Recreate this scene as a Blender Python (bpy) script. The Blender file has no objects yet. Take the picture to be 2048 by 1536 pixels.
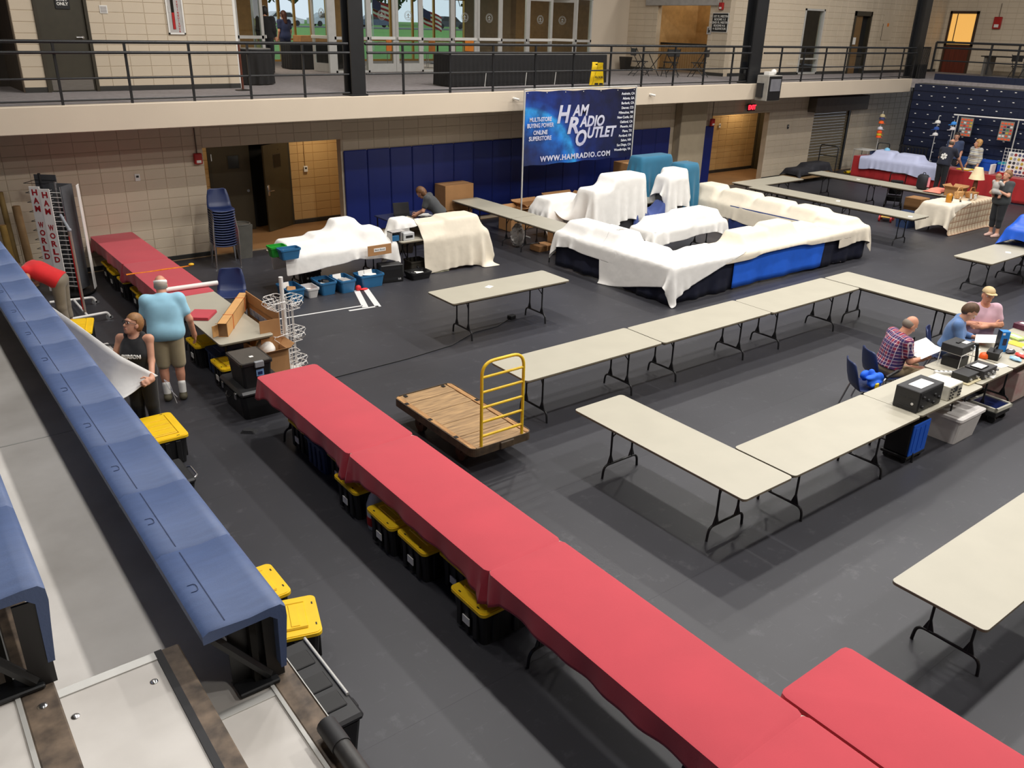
import bpy, bmesh, math, random
import numpy as np
from mathutils import Vector, Matrix

R = math.radians
sc = bpy.context.scene
COL = sc.collection
rnd = random.Random(7)

# ------------------------------------------------------------------ camera
cam_d = bpy.data.cameras.new('camera')
cam = bpy.data.objects.new('camera', cam_d)
COL.objects.link(cam)
cam_d.sensor_width = 36.0
cam_d.lens = 1663.3 / 2048 * 36.0
cam_d.clip_end = 400
_yaw, _pitch, _roll = R(37.923), R(23.449), R(1.502)
_f = Vector((math.sin(_yaw) * math.cos(_pitch), math.cos(_yaw) * math.cos(_pitch), -math.sin(_pitch)))
_r = Vector((math.cos(_yaw), -math.sin(_yaw), 0))
_u = _r.cross(_f)
_r2 = _r * math.cos(_roll) + _u * math.sin(_roll)
_u2 = -_r * math.sin(_roll) + _u * math.cos(_roll)
cam.matrix_world = Matrix(((_r2.x, _u2.x, -_f.x, 0), (_r2.y, _u2.y, -_f.y, 0), (_r2.z, _u2.z, -_f.z, 4.818), (0, 0, 0, 1)))
sc.camera = cam
CAM = Vector((0, 0, 4.818))

# ------------------------------------------------------------------ world: overcast daylight outside the lobby glass
w = bpy.data.worlds.new('world')
sc.world = w
w.use_nodes = True
w.node_tree.nodes['Background'].inputs[0].default_value = (0.80, 0.88, 1.0, 1)
w.node_tree.nodes['Background'].inputs[1].default_value = 1.0

# ------------------------------------------------------------------ lamps: rows of high bay lamps under the arena roof
def area(name, loc, size, energy, col=(1, .965, .925), rot=(0, 0, 0), sy=None, spread=180):
    d = bpy.data.lights.new(name, 'AREA')
    d.energy = energy
    d.color = col
    d.size = size
    if sy:
        d.shape = 'RECTANGLE'
        d.size_y = sy
    d.spread = R(spread)
    o = bpy.data.objects.new(name, d)
    o.location = loc
    o.rotation_euler = rot
    COL.objects.link(o)
    return o

for lx, kx in ((1.5, .35), (7.5, 1.05), (13.5, 1), (19.5, .9), (26.0, .8)):
    for ly, k in ((-3.0, .55), (2.5, .8), (7.6, .5), (10.8, .45), (14.0, .5)):
        area('high_bay_lamp', (lx, ly, 11.4), .5, 520 * k * kx)

sc.view_settings.view_transform = 'Standard'
sc.view_settings.look = 'None'
sc.view_settings.gamma = 1
sc.view_settings.use_curve_mapping = False
sc.view_settings.exposure = 0.0

# ------------------------------------------------------------------ materials
def lin(c):
    out = []
    for v in c:
        v = v / 255
        out.append(v / 12.92 if v <= .04045 else ((v + .055) / 1.055) ** 2.4)
    return (*out, 1)

MATS = {}
def mat(name, rgb, rough=.6, metal=0, var=.12, scale=6, bump=0, bscale=60, spec=.5, rgb2=None, stretch=None, sheen=0, trans=0, detail=4, bdist=.01):
    if name in MATS:
        return MATS[name]
    m = bpy.data.materials.new(name)
    m.use_nodes = True
    nt = m.node_tree
    b = nt.nodes['Principled BSDF']
    b.inputs['Roughness'].default_value = rough
    b.inputs['Metallic'].default_value = metal
    b.inputs['Specular IOR Level'].default_value = spec
    if trans:
        b.inputs['Transmission Weight'].default_value = trans
    if sheen:
        b.inputs['Sheen Weight'].default_value = sheen
    tc = nt.nodes.new('ShaderNodeTexCoord')
    mp = nt.nodes.new('ShaderNodeMapping')
    if stretch:
        mp.inputs['Scale'].default_value = stretch
    nt.links.new(tc.outputs['Object'], mp.inputs[0])
    n = nt.nodes.new('ShaderNodeTexNoise')
    n.inputs['Scale'].default_value = scale
    n.inputs['Detail'].default_value = detail
    nt.links.new(mp.outputs[0], n.inputs['Vector'])
    mx = nt.nodes.new('ShaderNodeMix')
    mx.data_type = 'RGBA'
    c1 = lin(rgb)
    if rgb2:
        c2 = lin(rgb2)
        lo = c1
    else:
        lo = tuple(min(1, v * (1 - var)) for v in c1[:3]) + (1,)
        c2 = tuple(min(1, v * (1 + var)) for v in c1[:3]) + (1,)
    mx.inputs[6].default_value = lo
    mx.inputs[7].default_value = c2
    rp = nt.nodes.new('ShaderNodeMapRange')
    rp.inputs['From Min'].default_value = .3
    rp.inputs['From Max'].default_value = .7
    nt.links.new(n.outputs['Fac'], rp.inputs['Value'])
    nt.links.new(rp.outputs[0], mx.inputs[0])
    nt.links.new(mx.outputs[2], b.inputs['Base Color'])
    if bump:
        n2 = nt.nodes.new('ShaderNodeTexNoise')
        n2.inputs['Scale'].default_value = bscale
        nt.links.new(mp.outputs[0], n2.inputs['Vector'])
        bp = nt.nodes.new('ShaderNodeBump')
        bp.inputs['Strength'].default_value = bump
        bp.inputs['Distance'].default_value = bdist
        nt.links.new(n2.outputs['Fac'], bp.inputs['Height'])
        nt.links.new(bp.outputs[0], b.inputs['Normal'])
    MATS[name] = m
    return m

def glass_mat(name, tint=(1, 1, 1), refl=.12, rough=.0):
    if name in MATS:
        return MATS[name]
    m = bpy.data.materials.new(name)
    m.use_nodes = True
    nt = m.node_tree
    for n in list(nt.nodes):
        nt.nodes.remove(n)
    o = nt.nodes.new('ShaderNodeOutputMaterial')
    t = nt.nodes.new('ShaderNodeBsdfTransparent')
    t.inputs[0].default_value = (*tint, 1)
    g = nt.nodes.new('ShaderNodeBsdfGlossy')
    g.inputs['Roughness'].default_value = rough
    fr = nt.nodes.new('ShaderNodeFresnel')
    fr.inputs[0].default_value = 1.35 + refl
    mx = nt.nodes.new('ShaderNodeMixShader')
    ge = nt.nodes.new('ShaderNodeNewGeometry')
    fm_ = nt.nodes.new('ShaderNodeMath')
    fm_.operation = 'SUBTRACT'
    fm_.use_clamp = True
    nt.links.new(fr.outputs[0], fm_.inputs[0])
    nt.links.new(ge.outputs['Backfacing'], fm_.inputs[1])
    nt.links.new(fm_.outputs[0], mx.inputs[0])
    nt.links.new(t.outputs[0], mx.inputs[1])
    nt.links.new(g.outputs[0], mx.inputs[2])
    nt.links.new(mx.outputs[0], o.inputs[0])
    MATS[name] = m
    return m

def emit_mat(name, rgb, strength):
    if name in MATS:
        return MATS[name]
    m = bpy.data.materials.new(name)
    m.use_nodes = True
    b = m.node_tree.nodes['Principled BSDF']
    b.inputs['Base Color'].default_value = lin(rgb)
    b.inputs['Emission Color'].default_value = lin(rgb)
    b.inputs['Emission Strength'].default_value = strength
    MATS[name] = m
    return m

def nodes_of(m):
    return m.node_tree, m.node_tree.nodes['Principled BSDF']

# ------------------------------------------------------------------ mesh builder
class MB:
    def __init__(s):
        s.v = []
        s.f = []
    def add(s, vs, fs, M=None):
        o = len(s.v)
        for p in vs:
            p = Vector(p)
            s.v.append(M @ p if M else p)
        s.f += [tuple(i + o for i in f) for f in fs]
        return s
    def box(s, x0, y0, z0, x1, y1, z1, M=None):
        vs = [(x0, y0, z0), (x1, y0, z0), (x1, y1, z0), (x0, y1, z0), (x0, y0, z1), (x1, y0, z1), (x1, y1, z1), (x0, y1, z1)]
        return s.add(vs, [(3, 2, 1, 0), (4, 5, 6, 7), (0, 1, 5, 4), (1, 2, 6, 5), (2, 3, 7, 6), (3, 0, 4, 7)], M)
    def cbox(s, x0, y0, z0, x1, y1, z1, c=.01, M=None):
        c = min(c, (x1 - x0) * .49, (y1 - y0) * .49, (z1 - z0) * .49)
        b = bmesh.new()
        vs = [b.verts.new(p) for p in [(x0, y0, z0), (x1, y0, z0), (x1, y1, z0), (x0, y1, z0), (x0, y0, z1), (x1, y0, z1), (x1, y1, z1), (x0, y1, z1)]]
        for f in [(3, 2, 1, 0), (4, 5, 6, 7), (0, 1, 5, 4), (1, 2, 6, 5), (2, 3, 7, 6), (3, 0, 4, 7)]:
            b.faces.new([vs[i] for i in f])
        bmesh.ops.bevel(b, geom=list(b.edges), offset=c, segments=1, affect='EDGES')
        b.verts.index_update()
        s.add([v.co for v in b.verts], [[v.index for v in f.verts] for f in b.faces], M)
        b.free()
        return s
    def cyl(s, p0, p1, r0, r1=None, n=10, M=None):
        r1 = r0 if r1 is None else r1
        p0, p1 = Vector(p0), Vector(p1)
        d = (p1 - p0).normalized()
        a = d.orthogonal().normalized()
        b = d.cross(a)
        vs = []
        for p, r in ((p0, r0), (p1, r1)):
            for i in range(n):
                t = 2 * math.pi * i / n
                vs.append(p + (a * math.cos(t) + b * math.sin(t)) * r)
        fs = [(i, (i + 1) % n, n + (i + 1) % n, n + i) for i in range(n)]
        fs += [tuple(range(n - 1, -1, -1)), tuple(range(n, 2 * n))]
        return s.add(vs, fs, M)
    def tube(s, pts, r, n=8, closed=False, M=None):
        pts = [Vector(p) for p in pts]
        m = len(pts)
        rs = r if isinstance(r, (list, tuple)) else [r] * m
        vs = []
        prev = None
        for i, p in enumerate(pts):
            if closed:
                d = pts[(i + 1) % m] - pts[i - 1]
            else:
                d = pts[min(i + 1, m - 1)] - pts[max(i - 1, 0)]
            d = d.normalized()
            if prev is None:
                a = d.orthogonal().normalized()
            else:
                a = (prev - d * prev.dot(d))
                a = a.normalized() if a.length > 1e-6 else d.orthogonal().normalized()
            prev = a
            b = d.cross(a)
            for k in range(n):
                t = 2 * math.pi * k / n
                vs.append(p + (a * math.cos(t) + b * math.sin(t)) * rs[i])
        fs = []
        for i in range(m if closed else m - 1):
            j = (i + 1) % m
            for k in range(n):
                k2 = (k + 1) % n
                fs.append((i * n + k, i * n + k2, j * n + k2, j * n + k))
        if not closed:
            fs += [tuple(range(n - 1, -1, -1)), tuple(range((m - 1) * n, m * n))]
        return s.add(vs, fs, M)
    def lathe(s, prof, n=16, c=(0, 0, 0), M=None):
        vs = []
        for r, z in prof:
            for i in range(n):
                t = 2 * math.pi * i / n
                vs.append((c[0] + r * math.cos(t), c[1] + r * math.sin(t), c[2] + z))
        fs = []
        for k in range(len(prof) - 1):
            for i in range(n):
                j = (i + 1) % n
                fs.append((k * n + i, k * n + j, (k + 1) * n + j, (k + 1) * n + i))
        fs += [tuple(range(n - 1, -1, -1)), tuple(range((len(prof) - 1) * n, len(prof) * n))]
        return s.add(vs, fs, M)
    def prism(s, poly, z0, z1, M=None):
        n = len(poly)
        vs = [(x, y, z0) for x, y in poly] + [(x, y, z1) for x, y in poly]
        fs = [(i, (i + 1) % n, n + (i + 1) % n, n + i) for i in range(n)]
        fs += [tuple(range(n - 1, -1, -1)), tuple(range(n, 2 * n))]
        return s.add(vs, fs, M)
    def frustum(s, b, t, z0, z1, M=None, c=.02):
        """rounded tapered box: b=(x0,y0,x1,y1) bottom, t top"""
        pb, pt = rrect(*b, c, 2), rrect(*t, c, 2)
        n = len(pb)
        vs = [(x, y, z0) for x, y in pb] + [(x, y, z1) for x, y in pt]
        fs = [(i, (i + 1) % n, n + (i + 1) % n, n + i) for i in range(n)]
        fs += [tuple(range(n - 1, -1, -1)), tuple(range(n, 2 * n))]
        return s.add(vs, fs, M)
    def ell(s, c, r, n=12, m=8, M=None):
        prof = [(math.sin(math.pi * i / m), -math.cos(math.pi * i / m)) for i in range(m + 1)]
        vs = []
        for pr, pz in prof:
            for i in range(n):
                t = 2 * math.pi * i / n
                vs.append((c[0] + r[0] * pr * math.cos(t), c[1] + r[1] * pr * math.sin(t), c[2] + r[2] * pz))
        fs = []
        for k in range(m):
            for i in range(n):
                j = (i + 1) % n
                fs.append((k * n + i, k * n + j, (k + 1) * n + j, (k + 1) * n + i))
        return s.add(vs, fs, M)
    def mesh(s, name, m, smooth=0):
        me = bpy.data.meshes.new(name)
        me.from_pydata([tuple(v) for v in s.v], [], s.f)
        me.update()
        if m:
            me.materials.append(m)
        if smooth:
            me.polygons.foreach_set('use_smooth', [True] * len(me.polygons))
            if smooth < 180:
                me.set_sharp_from_angle(angle=R(smooth))
        return me
    def build(s, name, m, parent=None, smooth=0, loc=None, rot=None):
        return link(name, s.mesh(name, m, smooth), parent, loc, rot)

KIDS = {}
def link(name, me, parent=None, loc=None, rot=None):
    o = bpy.data.objects.new(name, me)
    COL.objects.link(o)
    if parent:
        o.parent = parent
        KIDS.setdefault(parent.name, []).append(o)
    if loc:
        o.location = loc
    if rot:
        o.rotation_euler = rot
    return o

def rrect(x0, y0, x1, y1, r=.03, n=4):
    pts = []
    for cx, cy, a0 in ((x1 - r, y1 - r, 0), (x0 + r, y1 - r, 90), (x0 + r, y0 + r, 180), (x1 - r, y0 + r, 270)):
        for i in range(n + 1):
            t = R(a0 + 90 * i / n)
            pts.append((cx + r * math.cos(t), cy + r * math.sin(t)))
    return pts

def fillet(pts, r, n=4):
    """round the inner corners of a polyline"""
    pts = [Vector(p) for p in pts]
    out = [pts[0]]
    for a, b, c in zip(pts, pts[1:], pts[2:]):
        d1, d2 = (a - b), (c - b)
        k = min(r, d1.length * .49, d2.length * .49)
        p, q = b + d1.normalized() * k, b + d2.normalized() * k
        for i in range(n + 1):
            t = i / n
            out.append(p * (1 - t) ** 2 + b * 2 * t * (1 - t) + q * t * t)
    out.append(pts[-1])
    return out

def tag(o, label=None, cat=None, group=None, kind=None):
    if label: o['label'] = label
    if cat: o['category'] = cat
    if group: o['group'] = group
    if kind: o['kind'] = kind
    return o

def thing(name, label, cat, loc=(0, 0, 0), rz=0, group=None):
    o = bpy.data.objects.new(name, None)
    o.empty_display_size = .1
    COL.objects.link(o)
    o.location = loc
    o.rotation_euler = (0, 0, rz)
    return tag(o, label, cat, group)

def copy_tree(o, loc=None, rz=None, label=None, parent=None):
    c = o.copy()
    COL.objects.link(c)
    c.parent = parent
    if parent:
        KIDS.setdefault(parent.name, []).append(c)
    if loc is not None: c.location = loc
    if rz is not None: c.rotation_euler = (0, 0, rz)
    if label: c['label'] = label
    for ch in list(KIDS.get(o.name, [])):
        copy_tree(ch, parent=c)
    return c

def struct(o):
    o['kind'] = 'structure'
    return o

def T(x=0, y=0, z=0, rx=0, ry=0, rz=0):
    return Matrix.Translation((x, y, z)) @ Matrix.Rotation(R(rz), 4, 'Z') @ Matrix.Rotation(R(ry), 4, 'Y') @ Matrix.Rotation(R(rx), 4, 'X')

def text_mesh(body, size, m, bold=.0, shear=0, depth=.002, align='CENTER', spacing=1, name='lettering', fit=None):
    cu = bpy.data.curves.new(name, 'FONT')
    cu.body = body
    cu.size = size
    cu.shear = shear
    cu.offset = bold
    cu.extrude = depth
    cu.align_x = align
    cu.align_y = 'CENTER'
    cu.space_character = spacing
    cu.resolution_u = 3
    t = bpy.data.objects.new('tmp_text', cu)
    COL.objects.link(t)
    dg = bpy.context.evaluated_depsgraph_get()
    me = bpy.data.meshes.new_from_object(t.evaluated_get(dg))
    me.name = name
    bpy.data.objects.remove(t)
    bpy.data.curves.remove(cu)
    if fit:
        lo = [min(v.co[k] for v in me.vertices) for k in (0, 1)]
        hi = [max(v.co[k] for v in me.vertices) for k in (0, 1)]
        for v in me.vertices:
            v.co.x = (v.co.x - (lo[0] + hi[0]) / 2) * fit[0] / (hi[0] - lo[0])
            v.co.y = (v.co.y - (lo[1] + hi[1]) / 2) * fit[1] / (hi[1] - lo[1])
    me.materials.clear()
    me.materials.append(m)
    return me

def text(body, size, m, parent, loc, rot=(90, 0, 0), name='lettering', **k):
    return link(name, text_mesh(body, size, m, name=name, **k), parent, loc, tuple(R(a) for a in rot))
# ================================================================== SETTING
M_block = mat('block_paint', (204, 189, 166), .55, var=.05, scale=1.2, bump=.15, bscale=90)
M_mortar = mat('mortar', (186, 171, 149), .8, var=.06)
M_tan = mat('alcove_block_paint', (196, 160, 106), .55, var=.05, scale=1.5, bump=.15, bscale=90)
M_tanmortar = mat('alcove_mortar', (168, 132, 84), .8)
M_plaster = mat('fascia_paint', (206, 192, 172), .6, var=.035, scale=.8, bump=.05, bscale=40)
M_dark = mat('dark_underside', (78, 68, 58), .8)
M_base = mat('baseboard_rubber', (44, 44, 42), .5)
M_steel = mat('black_steel', (30, 31, 33), .38, var=.1, scale=5)
M_alu = mat('aluminium', (196, 195, 190), .38, metal=.25, var=.05)
M_white = mat('white_paint', (226, 224, 218), .4, var=.03)
M_frame = mat('door_frame_olive', (52, 46, 32), .45, var=.08)
M_doorleaf = mat('door_leaf_olive', (62, 54, 36), .45, var=.08)
M_glass = glass_mat('clear_glass', (.93, .96, .95))
M_acryl = glass_mat('acrylic', (.97, .97, .97), .05)
M_red = mat('alarm_red', (168, 26, 26), .35)
M_black = mat('black_plastic', (22, 22, 23), .45, var=.12)
M_carpet = mat('concourse_carpet', (140, 134, 134), .95, var=.16, scale=9, bump=.3, bscale=150)
M_pad = mat('blue_wall_pad', (13, 30, 98), .45, var=.06, scale=2)
M_chrome = mat('chrome', (200, 200, 200), .18, metal=.95, var=.02)

# ---- floor: dark protective sheets laid in strips
def floor_material():
    m = mat('floor_mat_vinyl', (52, 52, 57), .46, var=.18, scale=.55, detail=8)
    nt, b = nodes_of(m)
    tc = nt.nodes.new('ShaderNodeTexCoord')
    base = b.inputs['Base Color'].links[0].from_socket
    # pale scuffs: thin stretched noise ridges
    last = base
    for sx, sy, rz, th, amt in ((2.2, 14, .5, .70, .32), (13, 2.0, .9, .71, .3), (3, 3, .2, .66, .22)):
        mp = nt.nodes.new('ShaderNodeMapping')
        mp.inputs['Scale'].default_value = (sx * .8, sy * .8, 1)
        mp.inputs['Rotation'].default_value = (0, 0, rz)
        nt.links.new(tc.outputs['Object'], mp.inputs[0])
        n = nt.nodes.new('ShaderNodeTexNoise')
        n.inputs['Scale'].default_value = 1.7
        n.inputs['Detail'].default_value = 6
        n.inputs['Roughness'].default_value = .7
        nt.links.new(mp.outputs[0], n.inputs['Vector'])
        r = nt.nodes.new('ShaderNodeMapRange')
        r.inputs['From Min'].default_value = th - .08
        r.inputs['From Max'].default_value = th + .05
        r.inputs['To Max'].default_value = amt
        nt.links.new(n.outputs['Fac'], r.inputs['Value'])
        mx = nt.nodes.new('ShaderNodeMix')
        mx.data_type = 'RGBA'
        mx.inputs[7].default_value = lin((112, 112, 116))
        nt.links.new(r.outputs[0], mx.inputs[0])
        nt.links.new(last, mx.inputs[6])
        last = mx.outputs[2]
    oi = nt.nodes.new('ShaderNodeObjectInfo')
    hs = nt.nodes.new('ShaderNodeHueSaturation')
    rr = nt.nodes.new('ShaderNodeMapRange')
    rr.inputs['To Min'].default_value = .95
    rr.inputs['To Max'].default_value = 1.05
    nt.links.new(oi.outputs['Random'], rr.inputs['Value'])
    nt.links.new(rr.outputs[0], hs.inputs['Value'])
    nt.links.new(last, hs.inputs['Color'])
    nt.links.new(hs.outputs[0], b.inputs['Base Color'])
    return m
M_floor = floor_material()
floor = MB().box(-8, -12, -.12, 46, 20.4, -.012).build('floor', mat('subfloor', (38, 38, 40), .7))
struct(floor)
for i in range(15):
    y0 = -11.9 + i * 2.0
    y1 = min(y0 + 1.9992, 18.0)
    MB().box(-7.9, y0, -.012, 40, y1, 0).build('floor_sheet', M_floor, floor)
MB().box(-7.9, 18.003, -.012, 40, 20.3, 0).build('hall_floor', mat('alcove_vinyl', (150, 112, 74), .4, var=.1, scale=2), floor)

# ---- block walls
_BL = {}
def block_mesh(w, h, m, ax):
    k = (round(w, 3), round(h, 3), m.name, ax)
    if k not in _BL:
        b = MB()
        # local frame: u along the wall, z up, proud face towards -n
        c = .005
        vs = [(0, 0, 0), (w, 0, 0), (w, 0, h), (0, 0, h), (c, -.008, c), (w - c, -.008, c), (w - c, -.008, h - c), (c, -.008, h - c)]
        fs = [(4, 5, 6, 7), (0, 1, 5, 4), (1, 2, 6, 5), (2, 3, 7, 6), (3, 0, 4, 7)]
        M = Matrix.Identity(4) if ax == 'y' else Matrix(((0, 1, 0, 0), (-1, 0, 0, 0), (0, 0, 1, 0), (0, 0, 0, 1)))
        b.add(vs, fs, M)
        _BL[k] = b.mesh('block', m)
    return _BL[k]

def block_wall(parent, ax, plane, u0, u1, z0, z1, holes=(), m=None, zoff=0, limit=300):
    """ax 'y': wall faces -Y at y=plane, u=x.  ax 'x': wall faces -X at x=plane, u=-y running"""
    m = m or M_block
    W, H, J = .4064, .2032, .008
    items = []
    nz = int(math.ceil((z1 - z0) / H))
    nu = int(math.ceil((u1 - u0) / W))
    for k in range(nz):
        for i in range(nu):
            a, b = u0 + i * W + J / 2, min(u0 + (i + 1) * W - J / 2, u1)
            c, d = z0 + k * H + J / 2, min(z0 + (k + 1) * H - J / 2, z1)
            if b - a < .03 or d - c < .03:
                continue
            segs = [(a, b, c, d)]
            for (hx0, hx1, hz0, hz1) in holes:
                new = []
                for (p, q, r, t) in segs:
                    if q <= hx0 or p >= hx1 or t <= hz0 or r >= hz1:
                        new.append((p, q, r, t))
                        continue
                    if p < hx0 - .02: new.append((p, hx0, r, t))
                    if q > hx1 + .02: new.append((hx1, q, r, t))
                    pp, qq = max(p, hx0), min(q, hx1)
                    if t > hz1 + .02: new.append((pp, qq, hz1, t))
                    if r < hz0 - .02: new.append((pp, qq, r, hz0))
                segs = new
            for (p, q, r, t) in segs:
                if q - p < .02 or t - r < .02: continue
                pos = Vector((p, plane, r)) if ax == 'y' else Vector((plane, -p, r))
                items.append(((pos - CAM).length, pos, q - p, t - r))
    items.sort(key=lambda t: t[0])
    rest = MB()
    for j, (_, pos, bw, bh) in enumerate(items):
        me = block_mesh(bw, bh, m, ax)
        if j < limit:
            link('block', me, parent, pos)
        else:
            rest.add([v.co + pos for v in me.vertices], [tuple(p.vertices) for p in me.polygons])
    if rest.v:
        tag(rest.build('block_courses', m, parent), kind='stuff')

def wall_slab(name, ax, plane, u0, u1, z0, z1, holes=(), m=None, th=.2):
    """slab with rectangular holes, split into boxes"""
    us = sorted({u0, u1, *[h[0] for h in holes], *[h[1] for h in holes]})
    b = MB()
    for a, c in zip(us, us[1:]):
        if a < u0 or c > u1: continue
        mid = (a + c) / 2
        hs = sorted([h for h in holes if h[0] < mid < h[1]], key=lambda h: h[2])
        z = z0
        for h in hs + [(0, 0, z1, z1)]:
            if h[2] > z + 1e-4:
                if ax == 'y': b.box(a, plane, z, c, plane + th, h[2])
                else: b.box(plane, -c, z, plane + th, -a, h[2])
            z = max(z, h[3])
    return struct(b.build(name, m or M_mortar))

YW, YF, YU, YG = 18.05, 16.6, 19.5, 24.2
ZC, ZB = 3.33, 2.876
OP1 = (5.73, 8.88, 0, 2.28)
OP2 = (21.84, 24.78, 0, 2.27)
OP3 = (27.37, 29.69, 0, 2.2)
wb = wall_slab('wall_back', 'y', YW, -7, 38, 0, 3.0, [OP1, OP2, OP3])
block_wall(wb, 'y', YW, -.366, 5.73, .1, 3.0)
block_wall(wb, 'y', YW, 5.73, 8.93, 2.28, 3.0, limit=10)
block_wall(wb, 'y', YW, 8.93, 20.09, 2.03, 3.0, limit=80)
block_wall(wb, 'y', YW, 21.24, 38, .1, 3.0, [OP2, OP3, (21.3, 21.88, 0, 2.0)], limit=0)
for nm, a, c in (('baseboard_back_left', -7, 5.73), ('baseboard_back_right', 24.8, 27.3)):
    struct(MB().cbox(a, YW - .02, 0, c, YW, .11, .008).build(nm, M_base))
struct(MB().cbox(20.09, 17.75, 0, 21.24, YW, 2.9, .02).build('trim_1', mat('pilaster_paint', (170, 156, 132), .6, var=.04)))
struct(MB().cbox(-6.9, 18.0, 0, 5.73, 18.03, .02, .005).box(5.73, 17.98, 0, 8.88, 18.03, .022).build('trim_2', mat('threshold', (150, 126, 96), .5)))
struct(MB().box(21.84, 17.98, 0, 24.78, 18.04, .02).build('trim_3', MATS['threshold']))

# ---- alcoves behind the two openings
for i, (x0, x1, holes) in enumerate(((5.0, 10.6, [(6.45, 8.42, 0, 2.06)]), (20.6, 26.8, []))):
    wa = wall_slab('wall_alcove_back_%d' % (i + 1), 'y', 20.0, x0, x1, 0, 2.9, holes, M_tanmortar)
    block_wall(wa, 'y', 20.0, x0, x1, .1, 2.9, holes, M_tan, limit=200 if i == 0 else 0)
    struct(MB().box(x0, 18.25, 2.7, x1 + .2, 20.4, 2.8).build('ceiling_alcove_%d' % (i + 1), mat('alcove_ceiling', (190, 180, 160), .8)))
    struct(MB().cbox(x0 if i else 8.45, 19.975, 0, x1, 20.0, .1, .005).build('baseboard_alcove_%d' % (i + 1), M_base))
    struct(MB().box(x0 - .2, 18.25, 0, x0, 20.2, 2.8).build('wall_alcove_left_%d' % (i + 1), M_tan))
    struct(MB().box(x1, 18.25, 0, x1 + .2, 20.2, 2.8).build('wall_alcove_right_%d' % (i + 1), M_tan))
area('alcove_downlight', (9.0, 19.1, 2.66), .3, 17, (1, .84, .62))
area('alcove_downlight', (6.2, 19.1, 2.66), .3, 5, (1, .84, .62))
area('alcove_downlight', (25.4, 19.55, 2.66), .25, 20, (1, .84, .62))
area('alcove_downlight', (23.4, 19.1, 2.66), .3, 7, (1, .84, .62))
struct(MB().box(6.2, 20.21, -.1, 8.7, 20.8, 2.6).build('store_light_block', mat('dark_fill', (20, 19, 17), .9)))  # dark box added close behind the doors to block a light leak

# lower double doors: one leaf shut, one ajar
def lower_leaf(name, loc, rz, lever):
    d = thing(name, None, None, loc, rz)
    d['kind'] = 'structure'
    MB().cbox(0, -.045, .01, .93, 0, 2.04, .004).build('door_leaf', M_doorleaf, d)
    x0 = .36 if lever else .4
    MB().cbox(x0 - .02, -.052, 1.48, x0 + .27, -.044, 1.81, .003).build('window_trim', M_frame, d)
    MB().box(x0, -.056, 1.5, x0 + .25, -.051, 1.79).build('window_pane', mat('dark_pane', (26, 26, 24), .12), d)
    if lever:
        MB().cbox(.05, -.06, .86, .12, -.044, 1.12, .006).cyl((.085, -.06, .98), (.085, -.1, .98), .014).tube([(.085, -.1, .98), (.22, -.1, .975)], .012).build('lever_handle', M_chrome, d, 40)
        MB().cyl((.56, -.052, 1.9), (.56, -.044, 1.9), .012).cyl((.6, -.052, 1.62), (.6, -.044, 1.62), .012).build('bolt', M_black, d)
    else:
        MB().cyl((.82, -.06, .95), (.82, -.044, .95), .035, n=14).build('lock_cylinder', M_chrome, d, 40)
        MB().box(.01, -.05, 1.7, .03, -.044, 1.86).build('hinge', M_chrome, d)
    return d
struct(MB().box(6.43, 19.96, 0, 6.5, 20.06, 2.1).box(8.37, 19.96, 0, 8.44, 20.06, 2.1).box(6.43, 19.96, 2.04, 8.44, 20.06, 2.1).build('trim_4', M_frame))
lower_leaf('door_1', (6.5, 20.02, 0), 0, False)
d2 = lower_leaf('door_2', (7.56, 19.52, 0), R(30), True)
# side door in the second alcove
d3 = thing('door_3', None, None, (26.79, 19.9, 0), -math.pi / 2)
d3['kind'] = 'structure'
MB().cbox(0, -.03, 0, 1.5, 0, 2.4, .004).build('door_leaf', M_doorleaf, d3)
MB().box(-.08, -.05, 0, 0, 0, 2.45).build('door_frame', M_frame, d3)
# roll-up door
ru = thing('door_4', None, None, (OP3[0], YW + .06, 0))
ru['kind'] = 'structure'
sl = MB().cbox(0, 0, 0, OP3[1] - OP3[0], .03, .096, .012).mesh('slat', mat('rollup_paint', (116, 104, 80), .5, var=.05))
for k in range(22):
    link('slat', sl, ru, (0, 0, k * .1))
MB().box(OP3[1] - OP3[0] - .09, -.05, 0, OP3[1] - OP3[0] + .02, .02, 2.2).build('guide_rail', M_steel, ru)
struct(MB().cbox(26.9, 17.7, 2.2, 30.2, YW, 2.7, .02).build('trim_5', mat('rollup_hood', (86, 76, 66), .6)))

# ---- blue wall pads
pads = thing('wall_padding', 'row of royal blue vinyl pads covering the lower back wall', 'wall pad', (8.92, YW - .06, 0))
pm = MB().cbox(.004, 0, .1, .606, .05, 2.02, .018).mesh('pad', M_pad, 0)
for i in range(18):
    link('pad', pm, pads, (i * .61, 0, 0))
pp = thing('wall_padding', 'narrow blue vinyl pad beside the bright corridor opening', 'wall pad', (21.3, 17.93, 0))
MB().cbox(0, 0, .1, .55, .1, 1.98, .02).build('pad', M_pad, pp)

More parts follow.
